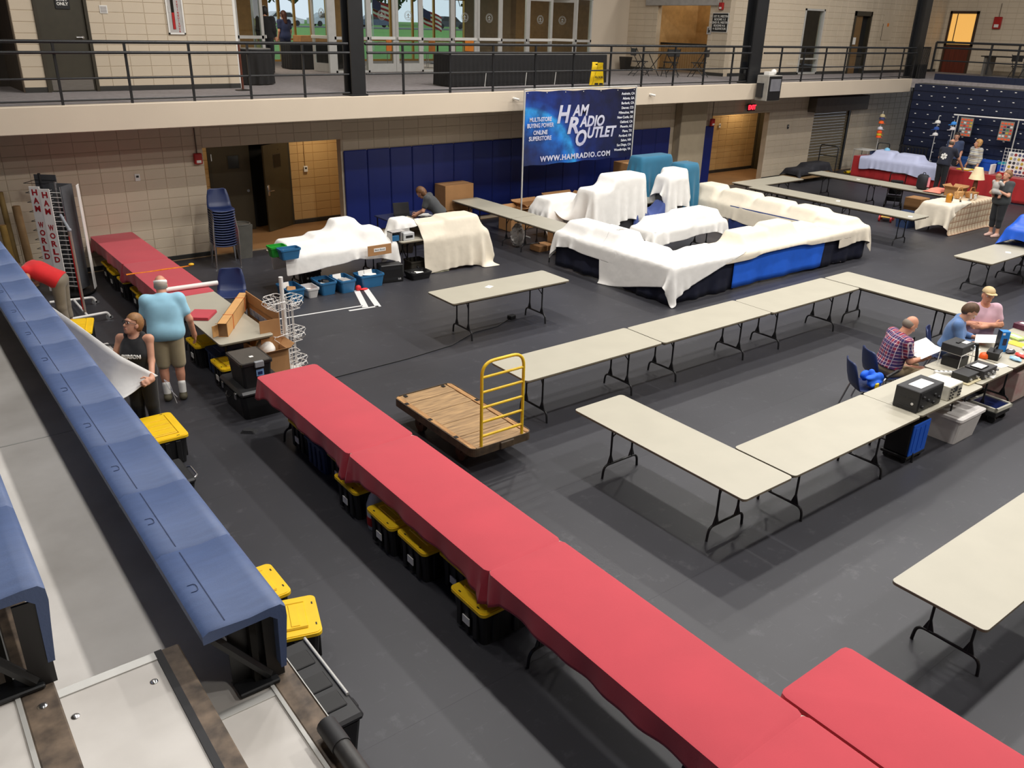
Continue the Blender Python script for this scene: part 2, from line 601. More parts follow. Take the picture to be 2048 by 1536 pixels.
# ---- balcony: fascia, underside, concourse floor
fas = MB().cbox(-7, YF, ZB, 30.9, YF + .2, ZC, .012)
struct(fas.build('balcony_fascia', M_plaster))
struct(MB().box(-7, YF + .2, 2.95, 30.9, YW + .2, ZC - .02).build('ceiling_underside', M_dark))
struct(MB().box(-7, YF + .2, ZC - .02, 30.9, 32, ZC).box(30.9, 11, ZC - .3, 40, 32, ZC).build('floor_concourse', M_carpet))
pipe = thing('sprinkler_pipe', 'thin brown pipe hung under the balcony edge', 'pipe', (0, 16.98, 2.87))
MB().tube([(-6.5, 0, 0), (13.5, 0, 0), (30, 0, 0)], .03).build('pipe', mat('pipe_brown', (92, 78, 64), .5), pipe, 40)
for x in (3.0, 6.2, 8.6, 11.2, 14.2, 18.2, 21.8, 25.2, 28):
    MB().box(x - .01, -.02, 0, x + .01, .02, .08).box(x - .05, -.03, -.035, x + .05, .03, -.028).build('hanger', MATS['pipe_brown'], pipe)

# ---- concourse walls
D_STAFF = (3.30, 4.26, ZC, 5.5)
wu = wall_slab('wall_back_upper', 'y', YU, 2.9, 7.22, ZC, 6.6, [D_STAFF])
block_wall(wu, 'y', YU, 2.9, 7.22, ZC + .07, 6.6, [D_STAFF])
struct(MB().box(-7, YU + 1.8, ZC, 2.9, YU + 2.0, 6.6).build('wall_void', mat('void_dark', (36, 30, 26), .8)))
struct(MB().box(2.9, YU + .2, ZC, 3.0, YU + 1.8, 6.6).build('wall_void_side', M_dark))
struct(MB().cbox(4.26, YU - .02, ZC, 7.22, YU, ZC + .1, .006).box(2.9, YU - .02, ZC, 3.3, YU, ZC + .1).build('baseboard_upper_left', M_base))
struct(MB().box(7.02, YU + .2, ZC, 7.22, YG, 6.6).build('wall_lobby_return', M_block))
struct(MB().cbox(7.2, YU - .012, ZC, 7.26, YU + .2, 6.6, .005).build('trim_6', M_white))
sd = thing('door_5', None, None, (3.3, YU + .02, ZC))
sd['kind'] = 'structure'
MB().box(0, -.06, 0, .06, .1, 2.17).box(.9, -.06, 0, .96, .1, 2.17).box(0, -.06, 2.11, .96, .1, 2.17).build('door_frame', M_frame, sd)
MB().cbox(.06, 0, .01, .9, .04, 2.11, .004).build('door_leaf', mat('staff_door', (58, 54, 42), .4), sd)
MB().box(.1, -.006, .03, .86, 0, .27).build('kick_plate', mat('brushed_steel', (150, 146, 140), .3, metal=.8, stretch=(1, 1, 20)), sd)
MB().cyl((.8, -.04, 1.02), (.8, 0, 1.02), .028).tube([(.8, -.05, 1.02), (.68, -.05, 1.02)], .012).build('lever_handle', M_chrome, sd, 40)
sg = thing('door_sign', 'black STAFF ONLY plate on the dark door', 'sign', (3.83, YU + .008, 4.96))
MB().cbox(-.13, -.008, -.1, .13, 0, .1, .003).build('plate', M_black, sg)
text('STAFF\nONLY', .075, M_white, sg, (0, -.011, .028), bold=.003)
fx = thing('fire_extinguisher_cabinet', 'white framed recessed cabinet with a red extinguisher behind narrow glass', 'cabinet', (5.78, YU - .01, 4.43))
MB().box(0, -.03, 0, .03, 0, .95).box(.32, -.03, 0, .35, 0, .95).box(0, -.03, 0, .35, 0, .03).box(0, -.03, .92, .35, 0, .95).build('frame', M_white, fx)
MB().box(.03, -.02, .03, .32, 0, .92).build('door_panel', mat('cabinet_grey', (176, 172, 168), .4), fx)
MB().box(.1, -.024, .1, .16, -.019, .85).build('window_pane', mat('dark_pane', (26, 26, 24), .12), fx)
MB().box(.105, -.028, .1, .155, -.022, .42).build('extinguisher', M_red, fx)
MB().box(.045, -.03, .42, .065, -.018, .55).build('latch', M_alu, fx)
text('F\nI\nR\nE\n\nE\nX\nT\nI\nN\nG\nU\nI\nS\nH\nE\nR', .052, M_red, fx, (.235, -.022, .47), bold=.001)
pl = thing('wall_plate', 'grey panel in a white trim beside the staff door', 'wall plate', (4.49, YU - .01, 4.8))
MB().cbox(0, -.012, 0, .15, 0, .15, .004).build('trim', M_white, pl)
MB().box(.02, -.018, .02, .13, -.011, .07).box(.02, -.018, .08, .13, -.011, .13).build('panel', MATS['cabinet_grey'], pl)

# right hand concourse walls
WIN = (28.0, 29.2, ZC + .02, 5.55)
D6 = (31.15, 32.3, ZC, 5.55)
wr = wall_slab('wall_back_upper_right', 'y', YU, 24.1, 38, ZC, 7, [WIN, D6])
block_wall(wr, 'y', YU, 24.1, 38, ZC + .1, 7, [WIN, D6], limit=220)
struct(MB().cbox(24.1, YU - .02, ZC, 28, YU, ZC + .1, .005).box(29.2, YU - .02, ZC, 31.1, YU, ZC + .1).box(32.3, YU - .02, ZC, 38, YU, ZC + .1).build('baseboard_upper_right', M_base))
OPS = (-22.75, -20.35, ZC, 5.54)
ws = wall_slab('wall_side_upper', 'x', 23.9, -24.2, -19.5, ZC, 7, [OPS])
block_wall(ws, 'x', 23.9, -24.2, -19.5, ZC + .1, 7, [OPS], limit=150)
struct(MB().box(23.88, 19.5, ZC, 23.9, 20.35, ZC + .1).box(23.88, 22.75, ZC, 23.9, 24.2, ZC + .1).build('baseboard_side_upper', M_base))
struct(MB().cbox(23.8, 19.95, 5.52, 23.95, 23.3, 6.3, .01).build('trim_7', mat('header_grey', (168, 164, 158), .5)))
struct(MB().box(26.2, 19.8, ZC, 26.4, 24.2, 7).box(24.1, 22.9, ZC, 26.4, 23.1, 7).build('wall_stair', mat('stair_tan', (176, 140, 92), .6)))
area('stair_lamp', (25.2, 21.6, 6.5), .4, 18, (1, .8, .5))
wd = thing('window_1', None, None, (WIN[0], YU, WIN[2]))
wd['kind'] = 'structure'
MB().box(0, -.03, 0, .07, .12, 2.2).box(1.13, -.03, 0, 1.2, .12, 2.2).box(0, -.03, 2.14, 1.2, .12, 2.2).box(0, -.03, 0, 1.2, .12, .06).box(0, -.02, .5, 1.2, .1, .55).build('window_frame', M_alu, wd)
MB().box(.07, .05, .06, 1.13, .056, .5).box(.07, .05, .55, 1.13, .056, 2.14).build('window_pane', M_glass, wd)
struct(MB().box(27.5, 21.2, ZC, 33, 21.3, 6.5).build('wall_room_back', mat('room_brown', (98, 84, 66), .8)))
d6 = thing('door_6', None, None, (D6[0], YU, ZC))
d6['kind'] = 'structure'
MB().box(0, -.05, 0, .08, .1, 2.22).box(1.07, -.05, 0, 1.15, .1, 2.22).box(0, -.05, 2.06, 1.15, .1, 2.22).build('door_frame', mat('dark_bronze', (48, 44, 34), .4), d6)
MB().box(.08, .02, 0, .62, .06, 2.06).build('door_leaf', mat('door_wood', (112, 84, 48), .5), d6)
MB().box(.62, .1, 0, 1.07, .14, 2.06).build('dark_gap', mat('dark_fill', (20, 19, 17), .9), d6)
MB().box(.14, .0, 1.05, .36, .015, 1.3).build('paper_notice', M_white, d6)
pnl = thing('access_panel', 'flush cream access panel with an orange sticker on the upper wall', 'panel', (33.2, YU - .01, 4.55))
MB().cbox(0, -.01, 0, .75, 0, .95, .004).build('panel_door', MATS['block_paint'], pnl)
MB().box(0, -.014, 0, .02, -.008, .6).build('edge', M_steel, pnl)
MB().box(.3, -.014, .5, .42, -.008, .62).build('sticker', mat('orange_sticker', (232, 130, 40), .5), pnl)
# far right end wall with lit door
wr2 = struct(MB().box(38, 6, ZC, 38.2, 19.5, 7.5).build('wall_right', M_mortar))
block_wall(wr2, 'x', 38, -19.5, -6, ZC + .1, 7.4, [(-19.35, -18.1, ZC, 5.75)], limit=100)
d7 = thing('door_7', None, None, (37.98, 19.3, ZC), -math.pi / 2)
d7['kind'] = 'structure'
MB().box(0, -.06, 0, .08, .02, 2.4).box(1.1, -.06, 0, 1.18, .02, 2.4).box(0, -.06, 2.3, 1.18, .02, 2.4).box(0, -.06, 1.05, 1.18, .02, 1.12).build('door_frame', mat('door_frame_brown', (62, 42, 26), .5), d7)
MB().box(.08, -.02, 0, 1.1, .02, 1.05).build('door_panel', mat('mahogany', (96, 38, 20), .45, var=.25, scale=3, stretch=(6, 6, .5)), d7)
MB().box(.08, -.01, 1.12, 1.1, .0, 2.3).build('window_pane', emit_mat('lit_window', (236, 178, 92), .75), d7)
MB().box(.3, -.03, 1.2, .33, 0, 2.3).build('mullion', MATS['door_frame_brown'], d7)
MB().box(.08, -.035, 1.14, .42, -.02, 1.24).build('green_notice', mat('green_notice', (66, 92, 24), .5), d7)

def alarm(loc, ax, label, w=.16, h=.22):
    a = thing('fire_alarm', label, 'alarm', loc, 0 if ax == 'y' else -math.pi / 2)
    MB().cbox(-w / 2, -.09, -h / 2, w / 2, 0, h / 2, .012).build('housing', M_red, a)
    MB().cbox(-w * .3, -.105, -h * .38, w * .3, -.088, -h * .12, .005).build('strobe_lens', M_white, a)
    MB().tube([(0, -.02, h / 2), (0, -.02, h / 2 + .5)], .012).build('conduit', MATS['pipe_brown'], a)
alarm((5.6, YW - .01, 2.08), 'y', 'red fire alarm box on the lower block wall by the double doors')
alarm((21.65, YW - .14, 2.1), 'y', 'red fire alarm box above the narrow blue pad')
alarm((23.88, 19.85, 5.5), 'x', 'red fire alarm on the upper wall above the black directory sign')
alarm((37.97, 17.3, 5.3), 'x', 'red fire alarm on the far upper wall right of the lit door', .3, .45)
ds = thing('directory_sign', 'black directory sign in white frame on upper side wall', 'sign', (23.88, 19.86, 5.0), -math.pi / 2)
MB().cbox(-.34, -.02, -.3, .34, 0, .3, .006).build('frame', M_white, ds)
MB().box(-.32, -.026, -.28, .32, -.018, .28).build('board', M_black, ds)
text('\u2190 1ST FL MEETING\nROOMS 1-3\n\u2192 2ND FL MEETING\nROOMS 4-6\n\u2192 ELEVATOR', .095, M_white, ds, (0, -.029, 0), bold=.002)
sm = thing('small_sign', 'small grey pictogram sign left of the directory board', 'sign', (23.88, 20.3, 4.75), -math.pi / 2)
MB().cbox(-.09, -.012, -.12, .09, 0, .12, .004).build('plate', MATS['cabinet_grey'], sm)
MB().box(-.04, -.016, -.08, -.01, -.011, .08).box(.0, -.016, -.06, .05, -.011, .02).build('pictogram', M_black, sm)
for lab, (x, y, z), ax, nm, c in (('white thermostat on the tan alcove wall', (8.83, 19.97, 1.35), 'y', 'thermostat', 'thermostat'),
                             ('small white socket plate high on the lower block wall', (4.37, YW - .012, 1.79), 'y', 'wall_socket', 'socket'),
                             ('white socket plate on the grey pilaster', (20.5, 17.745, .95), 'y', 'wall_socket', 'socket'),
                             ('small grey pictogram plate in the bright corridor', (24.62, 19.97, 1.65), 'y', 'wall_plate', 'wall plate'),
                             ('small dark wall fitting between corridor opening and roll-up door', (25.9, YW - .012, 1.75), 'y', 'wall_fitting', 'wall fitting')):
    o = thing(nm, lab, c, (x, y, z))
    dk = 'fitting' in nm
    MB().cbox(-.05, -.03 if 'therm' in nm else -.012, -.07, .05, 0, .07, .005).build('cover', M_black if dk else M_white, o)
    MB().box(-.025, -.034 if 'therm' in nm else -.016, .0, .025, -.011, .04).build('face', MATS['cabinet_grey'] if dk else M_black, o)
    if 'therm' in nm:
        MB().tube([(0, -.01, .07), (0, -.01, .75)], .008).build('conduit', M_tan, o)
ex = thing('exit_sign', 'glowing red exit sign above the bright corridor opening', 'sign', (23.55, 17.9, 2.48))
MB().cbox(-.18, -.03, -.11, .18, .03, .11, .008).build('housing', M_black, ex)
text('EXIT', .19, emit_mat('exit_red', (255, 30, 44), 5), ex, (0, -.033, 0), bold=.008)
# ---- lobby glass front
def glass_bay(x0, x1, n):
    o = thing('window_%d' % n, None, None, (x0, YG, ZC))
    o['kind'] = 'structure'
    w = x1 - x0
    MB().box(0, 0, 0, .06, .1, 2.4).box(w - .06, 0, 0, w, .1, 2.4).box(0, 0, 0, w, .1, .06).box(0, 0, .92, w, .1, 1.0).box(0, 0, 2.3, w, .1, 2.4).build('window_frame', M_alu, o)
    MB().box(.06, .04, .06, w - .06, .046, 2.3).build('window_pane', M_glass, o)

M_frost = mat('frosted_emblem', (170, 172, 168), .6, var=.02)
_em = MB()
for r in (.135, .105):
    _em.tube([(r * math.cos(t * math.pi / 12), 0, r * math.sin(t * math.pi / 12)) for t in range(24)], .006, 4, True)
_em.tube([(0, 0, -.07), (0, 0, .06)], .012, 4).tube([(-.05, 0, 0), (0, 0, .06), (.05, 0, 0)], .01, 4).tube([(-.06, 0, -.05), (.06, 0, -.05)], .01, 4)
EM = _em.mesh('emblem', M_frost)
_n = [10]
def glass_leaf(x, w, rz=0, hinge=0, emblem=True, y=YG):
    _n[0] += 1
    o = thing('door_%d' % _n[0], None, None, (x, y, ZC), rz)
    o['kind'] = 'structure'
    s = -1 if hinge else 1
    M = Matrix.Scale(s, 4, (1, 0, 0))
    MB().box(0, 0, .01, .1, .045, 2.3, M).box(w - .1, 0, .01, w, .045, 2.3, M).box(.1, 0, .01, w - .1, .045, .25, M).box(.1, 0, 2.2, w - .1, .045, 2.3, M).build('door_frame', M_alu, o)
    MB().box(.1, .02, .25, w - .1, .026, 2.2, M).build('glass_pane', M_glass, o)
    MB().cbox(.04, -.07, .93, w - .04, -.03, 1.02, .01, M).box(.1, -.03, .95, .14, 0, 1.0, M).box(w - .14, -.03, .95, w - .1, 0, 1.0, M).build('push_bar', M_white, o)
    if emblem:
        link('emblem', EM, o, (s * w / 2, .012, 1.62))
    return o
for i, (a, b) in enumerate(((9.0, 9.76), (11.91, 13.05), (14.9, 16.06), (18.0, 19.13), (21.32, 22.08))):
    glass_bay(a, b, 2 + i)
for x, w in ((13.05, .925), (16.06, .97)):
    glass_leaf(x, w - .005)
    glass_leaf(x + 2 * w, w - .005, hinge=1)
glass_leaf(19.13, 1.1)
glass_leaf(21.3, 1.05, R(-62), 1)
glass_leaf(11.86, 1.05, R(-80), 1)
glass_leaf(9.78, 1.0, R(84), 0, False)
struct(MB().box(8.5, YG, ZC + 2.4, 22.1, YG + .12, ZC + 2.55).box(11.72, YG, ZC, 11.91, YG + .1, ZC + 2.4).build('trim_8', M_alu))
struct(MB().box(22.08, YG, ZC, 24.1, YG + .2, 7).build('wall_lobby_panel', M_plaster))
struct(MB().box(7.2, YG, ZC + 2.55, 24.1, YG + .2, 7).build('wall_lobby_head', M_block))
# lobby behind the glass
struct(MB().box(7, YG + .2, 6.3, 30, 31.3, 6.4).build('ceiling_lobby', mat('lobby_ceiling', (188, 180, 168), .8)))
struct(MB().box(10.4, 30.9, ZC, 12.7, 31.2, 6.3).box(15.0, 30.9, ZC, 15.7, 31.2, 6.3).box(21.2, 30.6, ZC, 30, 31.2, 6.3).build('wall_lobby_outer', mat('lobby_tan', (178, 142, 92), .6)))
struct(MB().box(20.9, 27.5, ZC, 21.15, 30.6, 6.3).build('wall_lobby_inner', mat('lobby_brown', (116, 92, 62), .6)))
struct(MB().box(6.9, YG, ZC, 7.1, 31.2, 6.4).build('wall_lobby_left', MATS['lobby_brown']))
area('lobby_lamp', (10.5, 26.5, 6.2), 1.0, 60, (1, .86, .66))
area('lobby_lamp', (17, 27.0, 6.2), 1.0, 90, (1, .88, .7))
area('lobby_lamp', (23.5, 27.0, 6.2), 1.0, 40, (1, .86, .66))
M_gold = mat('gold_mullion', (196, 150, 70), .35, metal=.5, var=.05)
og = thing('window_9', None, None, (12.7, 31, ZC))
og['kind'] = 'structure'
for x in (0, .42, 1.02, 1.66, 2.3, 3.0, 4.0, 5.0, 6.0, 7.0, 8.0, 8.5):
    MB().box(x - .035, 0, 0, x + .035, .1, 2.9).build('mullion', M_gold, og)
for z in (0, .72, 2.28):
    MB().box(0, .01, z, 8.5, .09, z + .07).build('transom', M_gold, og)
MB().box(0, .04, 0, 8.5, .045, 2.9).build('glass_pane', M_glass, og)

# ---- outside: lawn, cars, trees, flags
lawn = MB()
N = 24
for i in range(N + 1):
    for j in range(N + 1):
        x, y = -20 + i * 170 / N, 31.4 + j * 110 / N
        lawn.v.append(Vector((x, y, ZC - .35 + .02 * math.sin(i) + .014 * (y - 31))))
lawn.f = [(i * (N + 1) + j, (i + 1) * (N + 1) + j, (i + 1) * (N + 1) + j + 1, i * (N + 1) + j + 1) for i in range(N) for j in range(N)]
struct(lawn.build('ground_lawn', mat('lawn_green', (96, 146, 62), .9, var=.2, scale=3)))
struct(MB().box(-20, 92, ZC - .3, 140, 104, ZC + .62).build('ground_road', mat('asphalt', (120, 120, 122), .8)))
def car(x, y, label, rgb, z=ZC + .62):
    c = thing('parked_car', label, 'car', (x, y, z), 0, 'cars parked beyond the lawn')
    M = Matrix(((1, 0, 0, 0), (0, 0, -1, 0), (0, 1, 0, 0), (0, 0, 0, 1)))
    body = [(-2.2, .25), (2.2, .25), (2.25, .7), (1.4, .85), (.7, 1.4), (-1.0, 1.45), (-1.8, .95), (-2.25, .85)]
    MB().prism(body, -.85, .85, M).build('body', mat('car_paint_%d_%d_%d' % rgb, rgb, .25), c, 30)
    MB().prism([(-1.5, .92), (1.2, .9), (.62, 1.33), (-.95, 1.37)], -.87, .87, M).build('side_windows', mat('dark_pane', (26, 26, 24), .12), c)
    for wx in (-1.4, 1.4):
        for wy in (-.86, .7):
            MB().cyl((wx, wy, .3), (wx, wy + .16, .3), .3, n=14).build('wheel', M_black, c, 40)
for x, y, lab, rgb in ((41, 96, 'white car parked beyond the lawn, seen through the open left lobby door', (225, 226, 228)), (47, 97, 'white van-like car seen behind the woman in blue', (214, 216, 220)),
                       (63, 96, 'dark grey car seen through the closed double doors', (70, 72, 78)), (75, 97, 'silver car parked beyond the lawn under the flag', (190, 194, 198)), (54, 98, 'blue-grey car parked beyond the lawn left of the steel column', (84, 96, 116))):
    car(x, y, lab, rgb)
M_leaf = mat('tree_leaves', (52, 82, 40), .8, var=.4, scale=3)
def tree(x, y, h, r, label, seed):
    t = thing('tree', label, 'tree', (x, y, ZC + .8), 0, 'trees beyond the car park')
    MB().cyl((0, 0, 0), (0, 0, h * .5), .22, .12, 8).build('trunk', mat('bark', (70, 56, 42), .9), t)
    g = random.Random(seed)
    b = MB()
    for k in range(700):
        u = Vector((g.gauss(0, 1), g.gauss(0, 1), g.gauss(0, 1))).normalized()
        rr = r * (g.random() ** .33)
        p = Vector((u.x * rr, u.y * rr, h * .62 + u.z * rr * 1.1))
        a = Vector((g.gauss(0, 1), g.gauss(0, 1), g.gauss(0, 1))).normalized() * .6
        c = a.orthogonal().normalized() * .6
        b.add([p - a - c * .6, p + a - c * .6, p + a + c * .6, p - a + c * .6], [(0, 1, 2, 3)])
    tag(b.build('foliage', M_leaf, t), kind='stuff')
for i, (x, y, h, r, lab) in enumerate(((34, 116, 15, 6, 'dark green tree behind the white car, leftmost'), (50, 118, 16, 7, 'dark green tree behind the woman in blue'), (66, 116, 15, 6.5, 'broad green tree right of the steel column'),
                                        (82, 118, 16, 7, 'tall green tree behind the flags'), (98, 116, 15, 6.5, 'green tree furthest right beyond the car park'))):
    tree(x, y, h, r, lab, i)
def flag(x, y, z, label):
    f = thing('flag_pole', label, 'flag', (x, y, ZC), 0, 'flags outside the lobby')
    MB().cyl((0, 0, 0), (0, 0, z), .035, .025, 8).build('pole', M_white, f)
    b, rd = MB(), MB()
    n = 10
    for k in range(7):
        vs = []
        for i in range(n + 1):
            u = i / n
            off = .12 * math.sin(u * 7)
            for zz in (k, k + 1):
                vs.append((u * 1.3, off, z - .9 + .8 * zz / 7 - .45 * u))
        (rd if k % 2 == 0 else b).add(vs, [(2 * i, 2 * i + 2, 2 * i + 3, 2 * i + 1) for i in range(n)])
    rd.build('red_stripes', mat('flag_red', (170, 36, 46), .7), f)
    b.build('white_stripes', M_white, f)
    MB().add([(0, -.03, z - .56), (.55, .04, z - .76), (.55, .04, z - .33), (0, -.03, z - .1)], [(0, 1, 2, 3)]).build('blue_canton', mat('flag_navy', (34, 40, 84), .7), f)
flag(22.9, 42, 2.6, 'striped flag on a pole seen through left closed door')
flag(27.2, 44, 2.25, 'striped flag on a pole seen beside the lobby sidelight')

# ---- steel columns and railings along the balcony
for i, (x0, x1) in enumerate(((8.54, 8.86), (21.6, 22.12), (30.95, 31.35))):
    c = MB().box(x0, 16.66, ZC, x1, 16.7, 9).box(x0, 16.98, ZC, x1, 17.02, 9).box((x0 + x1) / 2 - .02, 16.7, ZC, (x0 + x1) / 2 + .02, 16.98, 9).box(x0 - .04, 16.64, ZC, x1 + .04, 17.04, ZC + .04)
    struct(c.build('column_%d' % (i + 1), M_steel))
def railing(posts, x0, x1, label, y=16.7):
    r = thing('guard_railing', label, 'railing', (0, y, ZC), 0, 'black balcony railings')
    for nm, z, rad in (('top_rail', 1.02, .03), ('hand_rail', .85, .026), ('mid_rail', .43, .018), ('bottom_rail', .07, .016)):
        yy = -.07 if nm == 'hand_rail' else 0
        MB().tube([(x0, yy, z), (x1, yy, z)], rad, 8).build(nm, M_steel, r, 60)
    pm_ = MB().box(-.02, -.02, 0, .02, .02, 1.0).mesh('post', M_steel)
    for x in posts:
        link('post', pm_, r, (x, 0, 0))
    xs = [x0] + list(posts) + [x1]
    for a, b in zip(xs, xs[1:]):
        if b - a > .3:
            MB().box(a + .03, .012, .1, b - .03, .016, .83).build('acrylic_panel', M_acryl, r)
k = .92
railing([k * v for v in (-.9, .3, 1.75, 2.0, 3.28, 4.52, 5.73, 6.93, 8.15)], -6.5, 8.5, 'black balcony railing in front of the staff door')
railing([k * v for v in (10.65, 11.97, 13.27, 14.64, 15.97, 17.34, 18.62, 19.96, 21.32, 22.63)], 8.9, 21.55, 'black balcony railing between the two steel columns')
railing([k * v for v in (25.12, 26.39, 27.65, 28.91, 30.14, 31.44, 32.75)], 22.15, 30.9, 'black balcony railing right of the wall loudspeaker')
rr_ = thing('guard_railing', 'black railing behind the top row of the far bleachers', 'railing', (31.5, 0, ZC + .25))
for nm, z, rad in (('top_rail', .98, .035), ('hand_rail', .8, .03), ('mid_rail', .38, .022)):
    MB().tube([(0, 16.3, z), (0, 9, z)], rad, 8).build(nm, M_steel, rr_, 60)
for y in (16.3, 14.35, 13.45, 12, 10.5):
    MB().box(-.025, y - .03, 0, .025, y + .03, .98).build('post', M_steel, rr_)
gate = thing('end_gate', 'black vertical bar gate between balcony and far bleachers', 'gate', (30.95, 16.45, 2.6))
MB().box(0, -.02, 0, .5, .02, .05).box(0, -.02, 1.75, .5, .02, 1.8).build('gate_frame', M_steel, gate)
for i in range(8):
    MB().box(i * .07, -.01, 0, i * .07 + .025, .01, 1.78).build('bar', M_steel, gate)
MB().box(-.02, .05, 0, .6, .08, 1.2).build('back_panel', mat('dark_fill', (20, 19, 17), .9), gate)

ls = thing('wall_loudspeaker', 'grey loudspeaker cabinet with black front hung on the balcony edge', 'loudspeaker', (22.2, YF - .02, 2.86))
MB().cbox(-.32, -.45, 0, .32, -.02, .72, .015).build('cabinet', mat('speaker_grey', (150, 146, 138), .5), ls)
MB().cbox(-.3, -.47, .02, .3, -.44, .7, .01).build('front_baffle', M_black, ls)
MB().box(-.24, -.48, .28, .24, -.465, .62).build('grille', mat('speaker_mesh', (112, 112, 118), .6), ls)
MB().box(-.4, -.3, .1, -.32, -.1, .5).build('bracket', M_steel, ls)
MB().cbox(-.2, -.35, .72, .05, -.15, .82, .01).ell((.13, -.25, .8), (.09, .09, .09)).build('junction_box', M_white, ls)
for x, z, lab in ((12.75, 3.17, 'tiny grey camera on the balcony edge left of the banner'), (17.4, 3.14, 'small white camera on the balcony edge right of the banner')):
    o = thing('security_camera', lab, 'camera', (x, YF, z))
    MB().cyl((0, 0, 0), (0, -.05, 0), .03).build('mount', M_white, o)
    MB().cyl((0, -.05, 0), (.07, -.14, -.02), .028).build('camera_body', M_white, o, 40)

# ---- things on the concourse
M_blackcloth = mat('black_cloth', (17, 17, 19), .9, var=.2)
def skirt(pts_fn, n, z0, z1, wave, freq, rows=6):
    b = MB()
    for r in range(rows + 1):
        t = r / rows
        for i in range(n):
            p, nrm = pts_fn(i / n)
            off = wave * (t ** .8) * math.sin(freq * 2 * math.pi * i / n) + .02 * t
            b.v.append(Vector((p[0] + nrm[0] * off, p[1] + nrm[1] * off, z1 + (z0 - z1) * t)))
    for r in range(rows):
        for i in range(n):
            j = (i + 1) % n
            b.f.append((r * n + i, (r + 1) * n + i, (r + 1) * n + j, r * n + j))
    b.f.append(tuple(range(n)))
    return b
def rect_loop(w, d):
    def fn(u):
        L = 2 * (w + d)
        s = u * L
        if s < w: return (-w / 2 + s, -d / 2), (0, -1)
        s -= w
        if s < d: return (w / 2, -d / 2 + s), (1, 0)
        s -= d
        if s < w: return (w / 2 - s, d / 2), (0, 1)
        s -= w
        return (-w / 2, d / 2 - s), (-1, 0)
    return fn
bt = thing('skirted_table', 'long table with black pleated skirt on the upper concourse', 'table', (14.6, 18.55, ZC))
skirt(rect_loop(5.2, .78), 520, .02, .74, .018, 90).build('skirt', M_blackcloth, bt, 60)
MB().cbox(-2.6, -.39, .735, 2.6, .39, .76, .01).build('table_top', mat('grey_top', (96, 95, 93), .5), bt)
for x in (-1.6, -.3, .7):
    MB().tube([(x, -.42, 0), (x + .05, -.41, .35)], .012).build('leg', M_alu, bt)
rt = thing('skirted_table', 'round high table under black cloth beside the lobby glass', 'table', (7.95, 20.5, ZC))
skirt(lambda u: ((.42 * math.cos(2 * math.pi * u), .42 * math.sin(2 * math.pi * u)), (math.cos(2 * math.pi * u), math.sin(2 * math.pi * u))), 120, .02, .78, .03, 14).build('skirt', M_blackcloth, rt, 60)
MB().cyl((0, 0, .775), (0, 0, .8), .42, n=32).build('table_top', MATS['grey_top'], rt)
st = thing('stanchion', 'wooden post on a round base at the end of the staff wall', 'stanchion', (7.0, 18.8, ZC))
MB().lathe([(.16, 0), (.16, .015), (.03, .03)], 20).build('base', M_black, st)
MB().cyl((0, 0, .02), (0, 0, .95), .025).build('post', mat('post_wood', (96, 44, 26), .5), st)
wf = thing('wet_floor_sign', 'yellow folding caution WET FLOOR sign on the concourse', 'sign', (16.06, 17.3, ZC), R(-20))
M_yel = mat('safety_yellow', (238, 200, 16), .4, var=.04)
for s in (-1, 1):
    MB().prism([(-.17, 0), (.17, 0), (.075, .52), (.075, .6), (-.075, .6), (-.075, .52)], -.012, .012, T(0, s * .1, 0, 90 - s * 9)).build('panel', M_yel, wf)
text('WET\nFLOOR', .07, M_black, wf, (0, -.15, .27), (82, 0, 0), bold=.002)
MB().box(-.05, -.06, .53, .05, .02, .56).build('hand_slot', M_black, wf)
MB().box(-.1, -.145, .03, -.01, -.12, .09).box(.03, -.145, .03, .12, -.12, .09).build('foot_cutouts', M_black, wf)
bn = thing('waste_bin', 'small dark waste bin against the upper side wall', 'bin', (23.4, 23.7, ZC))
MB().frustum((-.13, -.13, .13, .13), (-.18, -.18, .18, .18), 0, .45).build('bin_body', M_black, bn)
def folding_chair_black(loc, rz, lab):
    c = thing('folding_chair', lab, 'chair', loc, rz, 'black folding chairs on the concourse')
    MB().cbox(-.2, -.2, .43, .2, .2, .46, .01).build('seat', M_black, c)
    MB().cbox(-.2, .24, .62, .2, .27, .84, .012).build('backrest', M_black, c)
    for s in (-1, 1):
        MB().tube([(s * .21, .27, .86), (s * .21, -.26, 0)], .013).build('leg', M_steel, c)
        MB().tube([(s * .19, -.12, .44), (s * .19, .3, 0)], .013).build('leg', M_steel, c)
    MB().tube([(-.21, -.2, .1), (.21, -.2, .1)], .01).tube([(-.19, .24, .08), (.19, .24, .08)], .01).build('stretcher', M_steel, c)
folding_chair_black((21.0, 20.6, ZC), R(70), 'black folding chair leftmost at the small concourse table')
folding_chair_black((21.7, 19.9, ZC), R(150), 'black folding chair in the middle at the small concourse table')
folding_chair_black((22.6, 19.5, ZC), R(200), 'black folding chair rightmost at the small concourse table')
rtab = thing('folding_table', 'small black folding table with chairs on the concourse', 'table', (22.1, 20.6, ZC))
MB().cbox(-.6, -.38, .71, .6, .38, .74, .01).build('table_top', M_black, rtab)
for s in (-1, 1):
    MB().tube([(s * .5, -.3, 0), (s * .42, .3, .7)], .014).build('leg', M_steel, rtab)
    MB().tube([(s * .5, .3, 0), (s * .42, -.3, .7)], .014).build('leg', M_steel, rtab)
sgd = thing('stair_guard', 'brown slatted stair guard inside the upper opening', 'guard', (24.35, 0, ZC))
MB().box(-.03, 20.2, .92, .03, 22.9, .98).box(-.02, 20.2, .08, .02, 22.9, .12).build('guard_rail', M_black, sgd)
sm_ = MB().box(-.012, 0, .1, .012, .07, .93).mesh('slat', mat('slat_tan', (150, 116, 70), .6))
